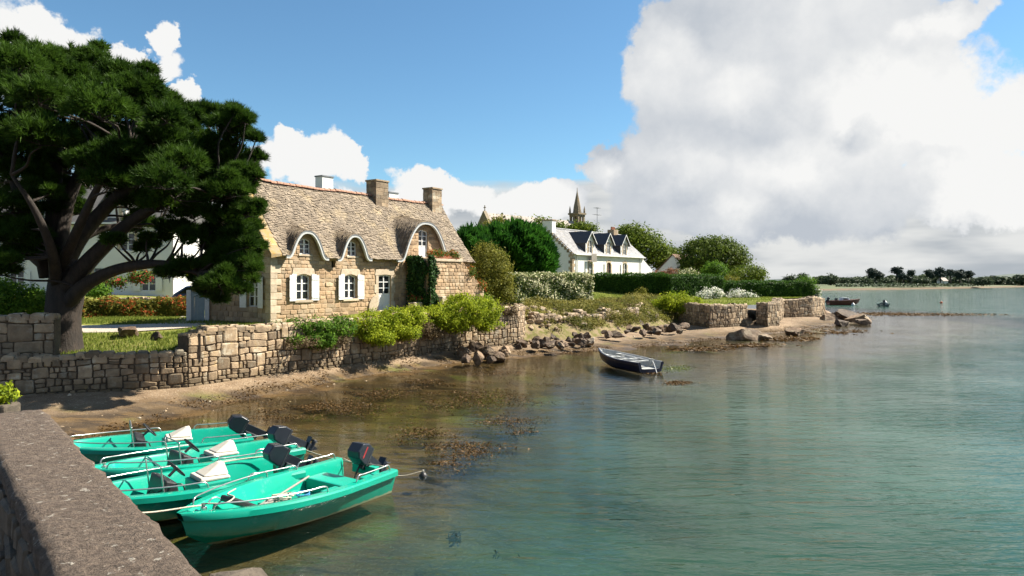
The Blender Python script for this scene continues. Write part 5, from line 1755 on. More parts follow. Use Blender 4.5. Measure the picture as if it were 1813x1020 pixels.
BL, BB = 4.15, 1.62
def gun(t, side, zoff=0.0, inset=0.05):
    bg = BB/2*(0.93+0.07*min(1, t/0.35))*max(0, 1-max(0, (t-0.30)/0.70)**2.7)+0.018
    return Vector((BL*t, side*max(0.0, bg-inset), 0.50+0.17*t*t+zoff))
def green_boat(label, stern, bow, roll=0.0, pitch=0.0, console=True, motor_tilt=62, red=False, dirt=0):
    d = Vector((bow[0]-stern[0], bow[1]-stern[1], 0))
    b = empty('motor_boat', (stern[0], stern[1], 0.0), math.atan2(d.y, d.x), label, 'boat', 'turquoise motor boats moored at the pier')
    b.rotation_euler = (roll, pitch, math.atan2(d.y, d.x))
    boat_hull(b, 'gelcoat', L=BL, B=BB, zg0=0.50, zg1=0.67)
    # grab rails
    for s in (-1, 1):
        for t0, t1, hgt in ((0.44, 0.90, 0.10), (0.03, 0.27, 0.11)):
            pts = [gun(t0, s)]
            for k in range(7):
                t = t0+0.015+(t1-t0-0.03)*k/6
                pts.append(gun(t, s, hgt))
            pts.append(gun(t1, s))
            MB().tube(catmull(pts, 4), 0.014, 6).build('grab_rail', 'steel', b, smooth=True)
    # moulded benches
    if console:
        MB().add([(2.15, -0.42, 0.10), (2.55, -0.42, 0.10), (2.55, 0.42, 0.10), (2.15, 0.42, 0.10), (2.22, -0.40, 0.62), (2.42, -0.40, 0.70), (2.42, 0.40, 0.70), (2.22, 0.40, 0.62)],
                 [(3, 2, 1, 0), (4, 5, 6, 7), (0, 1, 5, 4), (1, 2, 6, 5), (2, 3, 7, 6), (3, 0, 4, 7)]).build('console', 'black_plastic', b, bevel=0.03)
        ws = MB()
        R = 0.19; c = Vector((2.12, 0.02, 0.78)); ax = Vector((-0.75, 0, 0.66)); s1 = Vector((0, 1, 0)); s2 = ax.cross(s1)
        ring = [c+(s1*math.cos(a)+s2*math.sin(a))*R for a in [2*math.pi*k/20 for k in range(21)]]
        ws.tube(ring, 0.016, 6, cap=False)
        for k in range(3):
            a = 2*math.pi*k/3+0.5
            ws.tube([c, c+(s1*math.cos(a)+s2*math.sin(a))*R], 0.012, 5)
        ws.tube([c, c-ax*0.18], 0.025, 6)
        ws.build('steering_wheel', 'black_plastic', b)
        hb_ = MB().tube(catmull([(2.45, -0.42, 0.45), (2.5, -0.42, 0.88), (2.5, -0.38, 0.95), (2.5, 0.38, 0.95), (2.5, 0.42, 0.88), (2.45, 0.42, 0.45)], 5), 0.014, 6)
        hb_.build('windscreen_hoop', 'steel', b, smooth=True)
        sb = MB().box(1.25, 1.85, -0.36, 0.36, 0.09, 0.50).build('seat_box', 'gelcoat_inside', b, bevel=0.03)
        MB().add([(1.24, -0.32, 0.505), (1.80, -0.30, 0.505), (1.80, 0.30, 0.505), (1.24, 0.32, 0.505), (1.26, -0.30, 0.56), (1.78, -0.28, 0.585), (1.78, 0.28, 0.585), (1.26, 0.30, 0.56)],
                 [(3, 2, 1, 0), (4, 5, 6, 7), (0, 1, 5, 4), (1, 2, 6, 5), (2, 3, 7, 6), (3, 0, 4, 7)]).build('seat_cushion', 'cushion', b, bevel=0.03)
        # folded backrest leaning forward
        MB().add([(1.26, -0.27, 0.565), (1.72, -0.25, 0.59), (1.72, 0.25, 0.59), (1.26, 0.27, 0.565), (1.28, -0.09, 0.77), (1.38, -0.08, 0.76), (1.38, 0.08, 0.76), (1.28, 0.09, 0.77)],
                 [(3, 2, 1, 0), (4, 5, 6, 7), (0, 1, 5, 4), (1, 2, 6, 5), (2, 3, 7, 6), (3, 0, 4, 7)]).build('seat_back', 'cushion', b, bevel=0.03)
        rp = MB().tube(catmull([(2.1, 0.45, 0.35), (2.2, 0.5, 0.62), (2.5, 0.3, 0.5), (2.7, 0.1, 0.3), (2.4, -0.3, 0.5)], 6), 0.014, 5).build('control_cable', 'motor_red' if red else 'black_plastic', b)
    else:
        MB().box(0.55, 1.05, -0.60, 0.60, 0.09, 0.36).build('thwart', 'gelcoat_inside', b, bevel=0.03)
        MB().box(1.055, 1.45, 0.18, 0.60, 0.09, 0.345).build('locker', 'gelcoat_inside', b, bevel=0.03)
        MB().box(1.46, 2.35, 0.28, 0.42, 0.09, 0.27).build('side_bench', 'gelcoat_inside', b, bevel=0.03)
        MB().box(1.46, 2.35, -0.42, -0.28, 0.09, 0.27).build('side_bench', 'gelcoat_inside', b, bevel=0.03)
        MB().box(0.08, 0.545, 0.30, 0.62, 0.09, 0.40).build('locker', 'gelcoat_inside', b, bevel=0.03)
        MB().tube(catmull([(3.35, -0.10, 0.66), (3.42, -0.1, 0.70), (3.5, -0.1, 0.70), (3.56, -0.1, 0.66)], 4), 0.014, 6).build('bow_cleat', 'steel', b)
    MB().lathe([(0.05, 0.60), (0.05, 0.64), (0.02, 0.66), (0.045, 0.70)], 8, M=Matrix.Translation((3.72, 0, 0))).build('bollard', 'steel', b)
    MB().box(-0.05, 0.09, -0.30, 0.30, 0.30, 0.47).build('motor_pad', 'gelcoat_inside', b, bevel=0.01)
    outboard(b, -0.03, 0.0, 0.50, motor_tilt, random.uniform(-.1, .1), red)
    return b
bA = green_boat('nearest turquoise open motor boat with rope coil and no white seat', (-2.95, 14.25), (-5.12, 10.55), console=False, motor_tilt=55, red=True, roll=math.radians(-1.5))
bB = green_boat('turquoise motor boat with white seat directly behind the nearest boat', (-4.55, 14.25), (-7.50, 11.45))
bC = green_boat('turquoise motor boat third from the front with white folded seat', (-5.05, 16.0), (-8.05, 13.2), roll=math.radians(1.5))
bD = green_boat('farthest turquoise motor boat, closest to the beach', (-6.45, 17.2), (-10.0, 15.1), roll=math.radians(-1))

def rope(name, label, pts, r=0.014, mat='rope', cat='rope', n=8, group=None):
    P = catmull(pts, n)
    c = P[0].copy()
    o = MB().tube([p-c for p in P], r, 5).build(name, mat, smooth=True)
    o.location = c
    return tagit(o, label, cat, group)
bpos = lambda b, p: (Matrix.Translation(b.location) @ b.rotation_euler.to_matrix().to_4x4()) @ Vector(p)
e = pier_pt(7.2, 0.0, 1.75)
p = bpos(bA, (3.75, 0, 0.68))
rope('mooring_rope', 'pale rope from the nearest boat bow to the pier', [e, e.lerp(p, 0.5)-Vector((0, 0, 0.25)), p])
p = bpos(bA, (3.7, 0.03, 0.70)); q = bpos(bA, (3.05, -0.30, 0.62)); q2 = bpos(bA, (2.8, -0.42, 0.62))
rope('bow_line', 'pale rope looped over the foredeck of the nearest boat', [p, bpos(bA, (3.5, 0.22, 0.69)), bpos(bA, (3.2, 0.05, 0.67)), q, q2])
# coil of rope lying inside the nearest boat
cl = []
for k in range(44):
    a = k*0.55; rr = 0.20+0.05*math.sin(k*1.3)
    cl.append(bpos(bA, (2.15+rr*math.cos(a)*1.15, -0.08+rr*math.sin(a), 0.20+0.004*k+0.12*max(0, math.sin(a+0.6)))))
rope('rope_coil', 'heap of pale rope lying inside the nearest boat', cl, 0.015, n=3)
cl = [bpos(bA, (1.72+0.12*math.cos(k*0.8), 0.05+0.10*math.sin(k*0.8), 0.30+0.004*k)) for k in range(16)]
rope('rope_coil', 'small blue rope bundle inside the nearest boat', cl, 0.014, 'blue_rope', n=3)
pad = tagit(MB().box(-0.3, 0.3, -0.16, 0.16, 0, 0.10).build('black_mat', 'black_plastic', bevel=0.03), 'black mat on the foredeck of the nearest boat', 'mat')
pad.location = bpos(bA, (2.95, -0.15, 0.42)); pad.rotation_euler = (0, -0.5, bA.rotation_euler[2])
oar = tagit(MB().tube([(-0.75, 0, 0), (0.75, 0, 0)], 0.02, 6).box(0.5, 0.95, -0.08, 0.08, -0.012, 0.012).build('paddle', 'grey_wood'), 'short wooden paddle lying on the rope heap', 'paddle')
oar.location = bpos(bA, (1.85, -0.2, 0.40)); oar.rotation_euler = (0.1, 0.05, bA.rotation_euler[2]+0.3)
mk = at(749, 842, 15.13)
fl = empty('mooring_float', (mk.x, mk.y, 0.0), 0, 'small dark mooring float near the stern of the nearest boat', 'float')
MB().lathe([(0.03, -0.1), (0.09, -0.06), (0.10, 0.0), (0.05, 0.06), (0.02, 0.08)], 10).build('body', 'black_plastic', fl, smooth=True)
MB().tube([(0, 0, 0.075), (0, 0, 0.12)], 0.02, 6).build('eye', 'cushion', fl)
p = bpos(bA, (0.02, -0.6, 0.5))
rope('mooring_rope', 'pale rope from the nearest boat stern to the dark float', [p, p.lerp(Vector((mk.x, mk.y, 0.1)), 0.35)-Vector((0, 0, 0.16)), p.lerp(Vector((mk.x, mk.y, 0.1)), 0.7)-Vector((0, 0, 0.18)), (mk.x, mk.y, 0.1)], 0.009)
p = bpos(bC, (0.03, -0.55, 0.52)); q = bpos(bA, (0.2, 0.70, 0.58))
rope('mooring_rope', 'pale rope between the stern of third boat and nearest boat', [p, p.lerp(q, 0.5)-Vector((0, 0, 0.12)), q])
p = bpos(bB, (0.05, -0.5, 0.56)); q = bpos(bB, (1.3, -0.55, 0.60))
rope('mooring_rope', 'pale rope lying along the gunwale of the second boat', [p, bpos(bB, (0.5, -0.62, 0.57)), bpos(bB, (0.9, -0.66, 0.57)), q])

# navy rowing boat
d = Vector((4.37-6.28, 35.9-31.9, 0))
rb = empty('rowing_boat', (6.28, 31.9, 0.02), math.atan2(d.y, d.x), 'dark navy wooden rowing boat with pale grey inside moored off the beach', 'boat')
boat_hull(rb, 'navy_paint', L=4.35, B=1.66, zg0=0.45, zg1=0.71, stern=0.80, fine=2.2, floor=0.12, deck_t=0.90, rail=0.03, cap=0.05, bow_lift=0.55)
V_, F_ = hull_mesh(L=4.30, B=1.58, zg0=0.452, zg1=0.718, stern=0.80, fine=2.2, floor=0.135, deck_t=0.9, rail=0.0, cap=0.06)
# pale lining: keep only the inside strip of each section
m_ = 13
inn = MB()
half = len(V_)//2
for s in (0, 1):
    for i in range(44):
        for k in range(7, 12):
            a = s*half+i*m_+k
            f = (a, a+m_, a+m_+1, a+1)
            inn.add([V_[j] for j in f], [(0, 1, 2, 3)] if s else [(3, 2, 1, 0)])
ii = inn.build('lining', 'boat_grey', rb)
for x, w in ((0.75, 0.64), (1.75, 0.72), (2.85, 0.55)):
    MB().box(x-0.13, x+0.13, -w, w, 0.40, 0.44).build('thwart', 'boat_grey', rb, bevel=0.01)
for s in (-1, 1):
    ow = MB().tube([(0.5, 0.25*s, 0.47), (2.9, 0.38*s, 0.52)], 0.022, 6).box(2.8, 3.3, 0.32*s-0.06+0.06*s, 0.32*s+0.06+0.06*s, 0.51, 0.53).build('oar', 'white_paint', rb)
MB().box(-0.06, 0.02, -0.10, 0.10, 0.30, 0.60).build('transom_pad', 'boat_grey', rb)
p = bpos(rb, (0, 0.0, 0.55))
rope('mooring_rope', 'white rope hanging from the navy boat stern into the water', [p, p+Vector((0.10, -0.10, -0.15)), p+Vector((0.2, -0.35, -0.58))], 0.022, 'white_paint')

# far boats and floats
fb = empty('cabin_boat', (52.1, 116.5, 0.0), math.radians(-4), 'red-brown motor boat with low white cabin moored beyond the point', 'boat')
boat_hull(fb, 'red_hull', L=5.2, B=1.9, zg0=0.75, zg1=1.05, stern=0.9, fine=2.4, floor=0.3, deck_t=0.62, bow_lift=0.6)
MB().add([(1.9, -0.6, 0.5), (3.6, -0.5, 0.5), (3.6, 0.5, 0.5), (1.9, 0.6, 0.5), (2.1, -0.5, 1.28), (3.2, -0.4, 1.2), (3.2, 0.4, 1.2), (2.1, 0.5, 1.28)], [(3, 2, 1, 0), (4, 5, 6, 7), (0, 1, 5, 4), (1, 2, 6, 5), (2, 3, 7, 6), (3, 0, 4, 7)]).build('cabin', 'white_paint', fb, bevel=0.04)
MB().box(2.3, 3.0, -0.575, 0.575, 0.92, 1.10).build('cabin_window', 'window_glass', fb)
MB().tube([(3.0, -0.4, 1.2), (3.0, -0.4, 1.55), (4.9, -0.1, 1.5), (5.0, 0, 1.1)], 0.02, 5).build('bow_rail', 'steel', fb)
MB().box(1.2, 1.5, -0.3, 0.3, 0.3, 1.15).build('console', 'black_plastic', fb, bevel=0.05)
outboard(fb, -0.05, 0, 0.8, 40)
f2 = empty('dinghy', (56.9, 108.0, 0.0), math.radians(70), 'small dark green dinghy with upright outboard far out on the water', 'boat')
boat_hull(f2, 'green_hull', L=3.4, B=1.6, zg0=0.5, zg1=0.62)
outboard(f2, -0.03, 0, 0.55, 5)
MB().box(1.2, 1.5, -0.6, 0.6, 0.34, 0.38).build('thwart', 'boat_grey', f2)
for nm, lab, px, py, mat, r in (('buoy', 'white mooring buoy beside the bow of the red-brown boat', 1510, 541, 'white_paint', 0.30), ('buoy', 'white mooring buoy beside the green dinghy', 1567, 537, 'white_paint', 0.30), ('buoy', 'tiny orange buoy alone on the open water', 1666, 537, 'orange_buoy', 0.24)):
    Yb = EYE*FPX/(py-HOR)
    o = MB().lathe([(0.05, -r), (r*0.8, -r*0.5), (r, 0), (r*0.8, r*0.6), (r*0.3, r*0.95), (0.05, r*1.3)], 10).build(nm, mat, smooth=True)
    o.location = ((px-906)/FPX*Yb, Yb, 0.08); tagit(o, lab, 'buoy')

# ------------------------------------------------------------------ rocks along the shore
rock('shore_boulder', 'broad brown boulder standing alone at the water edge', 16.3, 49.6, 0.15, 1.25, 0.9, 0.72, 3, 'rock', sub=3)
rock('shore_boulder', 'smaller pale shoulder of rock against the lone boulder', 17.4, 49.9, 0.05, 0.9, 0.7, 0.45, 4, 'rock', sub=3)
G = 'dark rocks heaped at the foot of the sea wall'
HEAP = ['left end of the upper row', 'second of the upper row', 'third of the upper row', 'middle of the lower row', 'fourth of the upper row', 'left end of the lower row', 'right end of the upper row', 'right end of the lower row']
for k, (px, py, r) in enumerate([(818, 622, 0.5), (838, 617, 0.62), (858, 620, 0.55), (846, 630, 0.45), (880, 624, 0.5), (826, 632, 0.3), (893, 617, 0.38), (868, 631, 0.3)]):
    Y = (EYE-0.25)*FPX/(py+8-HOR)
    rock('shore_rock', 'dark rock in the heap at the sea wall foot, ' + HEAP[k], (px-906)/FPX*Y, Y, 0.3, r, r*0.8, r*0.8, 20+k, 'rock_dark' if k % 3 else 'rock', G)
G = 'dark rocks along the foot of the grassy bank'
for k in range(30):
    t = k/29
    px = 918+t*122; py = 603-t*6+random.uniform(-9, 6)
    Y = (EYE-0.45)*FPX/(py+9-HOR)
    r = random.uniform(0.16, 0.46)
    rock('shore_rock', 'dark rock in the row right of the sea wall end', (px-906)/FPX*Y, Y, 0.42+random.uniform(0, 0.15), r, r*0.7, r*random.uniform(0.6, 0.85), 40+k, 'rock_dark', G)
G = 'rocks below the shrubs in the middle of the bank'
for k in range(26):
    t = k/25
    px = 1060+t*150; py = 588-t*9+random.uniform(-10, 3)
    Y = (EYE-0.55)*FPX/(py+8-HOR)
    r = random.uniform(0.2, 0.6)
    rock('shore_rock', 'rock in the broken ledge below the bank shrubs', (px-906)/FPX*Y, Y, 0.55+random.uniform(0, 0.2), r, r*0.7, r*random.uniform(0.45, 0.75), 80+k, 'rock_dark' if random.random() < 0.6 else 'rock', G)
G = 'pale broken stones on the face of the bank'
for k in range(70):
    t = random.random()
    i = min(4, int(t*5)); f_ = t*5-i
    a, b = BANK[i], BANK[i+1]
    x = a[0]+(b[0]-a[0])*f_; y = a[1]+(b[1]-a[1])*f_
    dd = random.uniform(0.7, 3.0)
    dirn = Vector((b[0]-a[0], b[1]-a[1], 0)).normalized()
    x -= dirn.y*dd; y += dirn.x*dd
    h = 0.42+(lz(x, y)-0.42)*min(1, (dd/3.4))**0.75
    r = random.uniform(0.12, 0.34)
    rock('bank_stone', 'pale broken stone set in the overgrown bank', x, y, h+0.05, r*1.2, r, r*0.8, 130+k, 'wall_stone', G, sub=2)
G = 'brown rocks at the tip of the point'
TIPS = ['largest of the outer group', 'second largest, right of the largest', 'left of the largest', 'inner flat one', 'outermost small one', 'against the wall end', 'left of the wall end', 'alone on the beach before the wall', 'low in front of the largest', 'farthest back by the wall']
for k, (px, py, r) in enumerate([(1500, 560, 1.5), (1518, 562, 1.2), (1480, 560, 0.9), (1466, 563, 0.8), (1528, 566, 0.6), (1452, 556, 1.0), (1440, 560, 0.8), (1404, 583, 0.6), (1490, 568, 0.6), (1425, 556, 0.8)]):
    Y = (EYE-0.2)*FPX/(py+5-HOR)
    rock('point_rock', 'brown rock at the tip of the stony point, ' + TIPS[k], (px-906)/FPX*Y, Y, 0.2, r*1.3, r, r*0.65, 220+k, 'rock' if k % 2 else 'rock_dark', G)
wb = at(1066, 603, 43.8)
tagit(rock('pale_block', 'square pale stone block at the foot of the bank rocks', wb.x-0.9, wb.y-1.2, 0.42, 0.4, 0.3, 0.35, 300, 'pale_granite'), cat='stone')
# ------------------------------------------------------------------ the big pine
def needle_tufts(C, D, nn, length, width):
    """C tuft bases, D directions; nn needles each fanning out"""
    n = len(C)
    d = unit(D[:, None, :] + RNG.normal(0, 0.55, (n, nn, 3)))
    b = C[:, None, :] + D[:, None, :]*RNG.uniform(0, 0.10, (n, nn, 1))
    side = unit(np.cross(d, RNG.normal(0, 1, (n, nn, 3))))
    L = length*RNG.uniform(0.7, 1.3, (n, nn, 1))
    T = np.empty((n, nn, 3, 3))
    T[:, :, 0] = b-side*width*0.5
    T[:, :, 1] = b+side*width*0.5
    T[:, :, 2] = b+d*L
    return T.reshape(-1, 3)
PINE = [(20,112,44),(70,108,38),(120,116,42),(170,124,42),(213,138,38),(250,160,38),(283,178,28),
 (0,170,52),(60,172,52),(120,178,52),(180,188,52),(235,204,48),(290,218,42),(330,208,36),(365,224,36),(402,226,36),(424,246,28),
 (20,240,52),(85,245,50),(150,245,48),(210,256,48),(270,266,48),(325,266,46),(375,276,46),(415,290,38),
 (10,308,46),(70,306,40),(125,298,34),(190,305,40),(250,318,46),(310,325,46),(365,330,46),(408,345,40),(428,330,22),
 (20,372,42),(68,350,24),(232,366,32),(290,368,38),(345,385,42),(398,395,40),(424,420,28),(305,415,28),(355,432,34),(412,455,34),
 (20,428,38),(58,420,24),(0,462,30),(330,478,26),(366,496,30),(300,490,16),(405,490,20),(250,400,22),
 (440,380,24),(432,405,28),(432,445,28),(415,475,34),(392,508,26),(366,510,22),(392,430,34),(380,360,38),(438,310,20),(428,215,20),(385,470,26),(402,520,22),(380,526,16),(432,500,22),(440,470,18),(424,516,14),(92,378,26),(132,368,22),(60,455,24),(10,485,26),(200,432,14),(262,440,16),(110,335,30),(40,400,30),(165,275,40),(340,300,40),(295,300,40),(230,290,36),(160,330,26),(45,275,45),
 (-50,150,50),(-60,240,60),(-65,330,55),(-60,420,45),(-120,200,60),(-130,300,60)]
pine = empty('pine_tree', (-16.4, 25.7, 1.7), 0, 'huge dark pine tree with spreading limbs beside the cottage', 'tree')
def build_pine():
    base = Vector(pine.location)
    limbs = MB()
    # trunk
    trunk = MB()
    tp = [Vector((0, 0, -0.6)), Vector((0.02, 0, 0.4)), Vector((0.05, 0.0, 1.2)), Vector((0.12, 0.1, 2.2)), Vector((0.1, 0.2, 3.2))]
    trunk.tube(catmull(tp, 4), [0.85, 0.78, 0.72, 0.68, 0.65, 0.63, 0.61, 0.60, 0.59, 0.59, 0.60, 0.61, 0.61, 0.59, 0.55, 0.50, 0.44][:17], 14)
    # main limbs as (px,py,Y) polylines from the fork
    MAINL = [
        ([(112, 545, 25.6), (150, 505, 25.2), (205, 478, 24.9), (262, 468, 24.6), (310, 470, 24.4), (350, 485, 24.2)], 0.30),
        ([(110, 520, 25.6), (150, 470, 25.2), (190, 430, 25.0), (235, 390, 24.8), (290, 360, 24.6), (350, 345, 24.5), (400, 360, 24.6)], 0.34),
        ([(105, 490, 25.8), (135, 430, 25.8), (180, 375, 26), (230, 330, 26), (290, 290, 26), (345, 270, 26.2), (400, 260, 26.4)], 0.34),
        ([(98, 480, 26.0), (108, 410, 26.2), (122, 350, 26.4), (150, 290, 26.6), (190, 230, 26.8), (230, 190, 27)], 0.34),
        ([(92, 480, 26.0), (95, 400, 26.2), (97, 330, 26.4), (100, 260, 26.6), (90, 190, 26.8), (75, 130, 27)], 0.36),
        ([(85, 490, 25.9), (70, 430, 25.6), (48, 390, 25.4), (30, 340, 25.2), (10, 290, 25.0), (-30, 240, 25)], 0.30),
        ([(80, 470, 26.2), (40, 440, 26.6), (0, 420, 27), (-50, 400, 27.4)], 0.24),
        ([(100, 470, 26.2), (150, 420, 27.2), (210, 400, 28), (280, 400, 28.6), (340, 420, 29)], 0.2),
        ([(100, 500, 25.4), (90, 440, 24.2), (60, 370, 23.4), (20, 310, 23)], 0.22),
        ([(105, 480, 25.5), (140, 400, 24.2), (180, 320, 23.6), (230, 260, 23.2)], 0.22),
    ]
    nodes = []
    for pts, r in MAINL:
        W = [at(*p)-base for p in pts]
        C = catmull(W, 5)
        n = len(C)
        limbs.tube(C, [r*(1-0.78*i/(n-1)) for i in range(n)], 8)
        nodes += C[4:]
    cl = []
    for k, (px, py, r) in enumerate(PINE):
        depth = 26.0 + (random.uniform(-2.6, 2.8) if px < 300 else random.uniform(-1.8, 2.2))
        if px > 340 and py > 300: depth = random.uniform(22.8, 25.6)
        elif py > 400: depth = 25.0+random.uniform(-1.2, 1.2)
        r = r*random.uniform(0.80, 1.0)
        cl.append((at(px, py, depth)-base, r*depth/FPX))
        for j in range(2):                                # ragged side sprays
            a_ = random.uniform(0, 6.28)
            cl.append((at(px+math.cos(a_)*r*1.02, py+math.sin(a_)*r*0.85-3, depth+random.uniform(-0.6, 0.6))-base, r*random.uniform(0.28, 0.42)*depth/FPX))
        if px < 330 and py < 330 and k % 2 == 0:      # fill the far and near sides of the crown
            for dd in (-3.4, 3.6):
                cl.append((at(px+random.uniform(-25, 25), py+random.uniform(5, 35), depth+dd)-base, r*0.9*depth/FPX))
    TC = []; TD = []; TV = []
    for c, r in cl:
        # branch from the nearest limb node that lies lower
        best = min(nodes, key=lambda q: (q-c).length + (0.8 if q.z > c.z else 0))
        limb(limbs, best, c-Vector((0, 0, 0.2*r)), 0.06, 0.02, 0.25, 3, 5)
        for k in range(5):
            dv = Vector(unit(RNG.normal(0, 1, 3)*np.array([1, 1, 0.6])))
            limb(limbs, c-Vector((0, 0, 0.15*r)), c+dv*r*0.8, 0.02, 0.006, 0.2, 2, 4)
        n = int(300*(r/0.9)**2)+44
        d = sphere_dirs(n)
        d[:, 2] = np.where(d[:, 2] < -0.15, -d[:, 2]*0.6, d[:, 2])
        rad = RNG.uniform(0.45, 1.0, (n, 1))**0.6
        lump = 1+0.22*np.sin(d[:, :1]*5+c.x*7)*np.cos(d[:, 1:2]*6+c.z*5)
        P = np.array(c)+d*rad*lump*np.array([r, r*1.1, r*0.82])
        dirs = unit(d*np.array([1, 1, 0.7])+np.array([0, 0, 0.75])+RNG.normal(0, 0.28, (n, 3)))
        TC.append(P); TD.append(dirs)
        tone = random.uniform(0, 0.35)
        TV.append(np.clip(tone+RNG.uniform(0, 0.45, n)+0.2*(rad[:, 0]-0.6), 0, 1))
    TC = np.concatenate(TC); TD = np.concatenate(TD); TV = np.concatenate(TV)
    nn = 22
    T = needle_tufts(TC, TD, nn, 0.24, 0.030)
    v = np.clip(np.repeat(TV, nn)+RNG.uniform(-0.12, 0.12, len(TV)*nn), 0, 1)
    trunk.build('trunk', 'bark', pine, smooth=True)
    limbs.build('limbs', 'bark', pine, smooth=True)
    fast_polys('crown', T, 3, 'pine_needle', pine, v)
build_pine()

# ------------------------------------------------------------------ hedges
def hedge(name, label, a, b, thick, z0, z1, leaf, mat, dens, bump=0.10, group=None, round_=0.25, cat='hedge'):
    a = Vector((a[0], a[1], 0)); b = Vector((b[0], b[1], 0))
    L = (b-a).length
    root = empty(name, (a.x, a.y, z0), math.atan2(b.y-a.y, b.x-a.x), label, cat, group)
    h = z1-z0
    core = MB()
    n = max(2, int(L/0.8)); rows = []
    V = []; F = []
    prof = [(-thick/2+0.14, -0.3), (-thick/2+0.12, h-0.14-round_*0.6), (-thick/2+0.12+round_, h-0.14), (thick/2-0.12-round_, h-0.14), (thick/2-0.12, h-0.14-round_*0.6), (thick/2-0.14, -0.3)]
    for i in range(n+1):
        x = 0.12+(L-0.24)*i/n
        for y, z in prof: V.append((x, y+random.uniform(-.05, .05), z+random.uniform(-.05, .05)))
    m = len(prof)
    for i in range(n):
        for k in range(m-1): F.append((i*m+k, i*m+k+1, (i+1)*m+k+1, (i+1)*m+k))
    F.append(tuple(range(m-1, -1, -1))); F.append(tuple(n*m+k for k in range(m)))
    mesh_obj('core', V, F, mat, root, v=[0.1]*len(F))
    def scatter(area, f, nrm):
        k = int(area*dens)
        u = RNG.random((k, 2))
        P = f(u)
        lump = 0.6*np.sin(P[:, 0]*2.1+P[:, 2]*3.3+P[:, 1])+0.4*np.sin(P[:, 0]*5.3-P[:, 2]*4.1)
        P = P+np.array(nrm)*(RNG.normal(0, 0.05, (k, 1))+bump*lump[:, None])+RNG.normal(0, 0.04, (k, 3))
        return P, np.repeat(np.array([nrm], float), k, 0), np.clip(0.45+0.22*lump+RNG.uniform(-0.35, 0.4, k), 0, 1)
    t2 = thick/2
    parts = [scatter(L*h, lambda u: np.stack([u[:, 0]*L, np.full(len(u), -t2)+np.clip(u[:, 1]*h-(h-round_), 0, 1)**1.5, u[:, 1]*h], 1), (0, -1, 0.15)),
             scatter(L*h*0.6, lambda u: np.stack([u[:, 0]*L, np.full(len(u), t2)-np.clip(u[:, 1]*h-(h-round_), 0, 1)**1.5, u[:, 1]*h], 1), (0, 1, 0.15)),
             scatter(L*thick, lambda u: np.stack([u[:, 0]*L, (u[:, 1]-0.5)*thick, h-0.35*np.abs(u[:, 1]*2-1)**4*round_], 1), (0, 0, 1)),
             scatter(thick*h, lambda u: np.stack([np.zeros(len(u)), (u[:, 0]-0.5)*thick, u[:, 1]*h], 1), (-1, 0, 0.15)),
             scatter(thick*h, lambda u: np.stack([np.full(len(u), L), (u[:, 0]-0.5)*thick, u[:, 1]*h], 1), (1, 0, 0.15))]
    P = np.concatenate([p[0] for p in parts]); Nn = np.concatenate([p[1] for p in parts]); v = np.concatenate([p[2] for p in parts])
    fast_polys('foliage', leaf_quads(P, Nn, leaf, 0.6, 0.55), 4, mat, root, v)
    return root
def hp(px, Y): return ((px-906)/FPX*Y, Y)
hedge('clipped_hedge', 'dark clipped hedge in front of the white house across the lawn', hp(975, 77), hp(1178, 70), 1.6, 2.5, 4.75, 0.15, 'hedge_leaf', 150)
hedge('clipped_hedge', 'clipped hedge turning the corner right of the dark hedge, sunlit', hp(1176, 69.0), hp(1272, 73), 1.6, 2.2, 4.62, 0.15, 'hedge_leaf', 150)
hedge('clipped_hedge', 'long clipped hedge behind the white flowers along the right terrace', hp(1268, 74), hp(1432, 76.5), 1.6, 2.1, 3.98, 0.15, 'hedge_leaf', 150)
hedge('flowering_hedge', 'big rounded hedge covered with small white blossoms above the bank', hp(893, 50.5), hp(1030, 54.5), 2.6, 2.2, 4.55, 0.13, 'white_bloom', 420, bump=0.14, round_=0.6)
hedge('flower_border', 'flower border of rusty red and green plants along the drive', hp(112, 37.5), hp(338, 40.0), 1.2, 2.1, 3.05, 0.14, 'rusty_bloom', 300, bump=0.16)

# ------------------------------------------------------------------ bushes and trees
def lobe(px, py, Y, rx, rz, ry=None):
    p = at(px, py, Y); k = Y/FPX
    return (p.x, p.y, p.z, rx*k, (ry if ry else rx)*k, rz*k)
# on the sea wall
bush('wall_shrub', 'green creeping shrub spilling over the sea wall below the cottage window', [lobe(490, 585, 28.6, 26, 12), lobe(520, 583, 29.0, 32, 16), lobe(560, 582, 29.6, 34, 18), lobe(598, 580, 30.3, 32, 18), lobe(560, 602, 29.2, 32, 12), lobe(520, 600, 28.6, 24, 10)], 430, 42, 0.10, 0.085, 'green_leaf')
bush('wall_shrub', 'bright green shrub hanging over the sea wall below the cottage door', [lobe(620, 580, 31.2, 22, 18), lobe(655, 575, 31.8, 28, 22), lobe(695, 570, 32.6, 32, 24), lobe(730, 560, 33.4, 24, 18), lobe(670, 596, 31.4, 28, 12), lobe(715, 588, 32.6, 26, 12)], 520, 44, 0.11, 0.09, 'lime_leaf')
bush('wall_shrub', 'large lime yellow bush domed over the right part of the sea wall', [lobe(770, 562, 35.4, 30, 18), lobe(790, 558, 36.0, 32, 20), lobe(822, 548, 36.6, 46, 26), lobe(855, 553, 37.2, 32, 24), lobe(800, 572, 35.9, 35, 14), lobe(862, 570, 37.0, 24, 16)], 560, 46, 0.12, 0.095, 'lime_leaf')
bush('dry_shrub', 'brown twiggy shrub between the lime bushes on the wall', [lobe(745, 580, 34.2, 18, 14), lobe(720, 592, 33.5, 16, 9), lobe(765, 590, 35, 16, 9)], 110, 34, 0.1, 0.08, 'dry_heath')
bush('dry_shrub', 'dry brown tuft on top of the sea wall end', [lobe(897, 549, 40.2, 18, 8)], 60, 34, 0.1, 0.09, 'dry_heath')
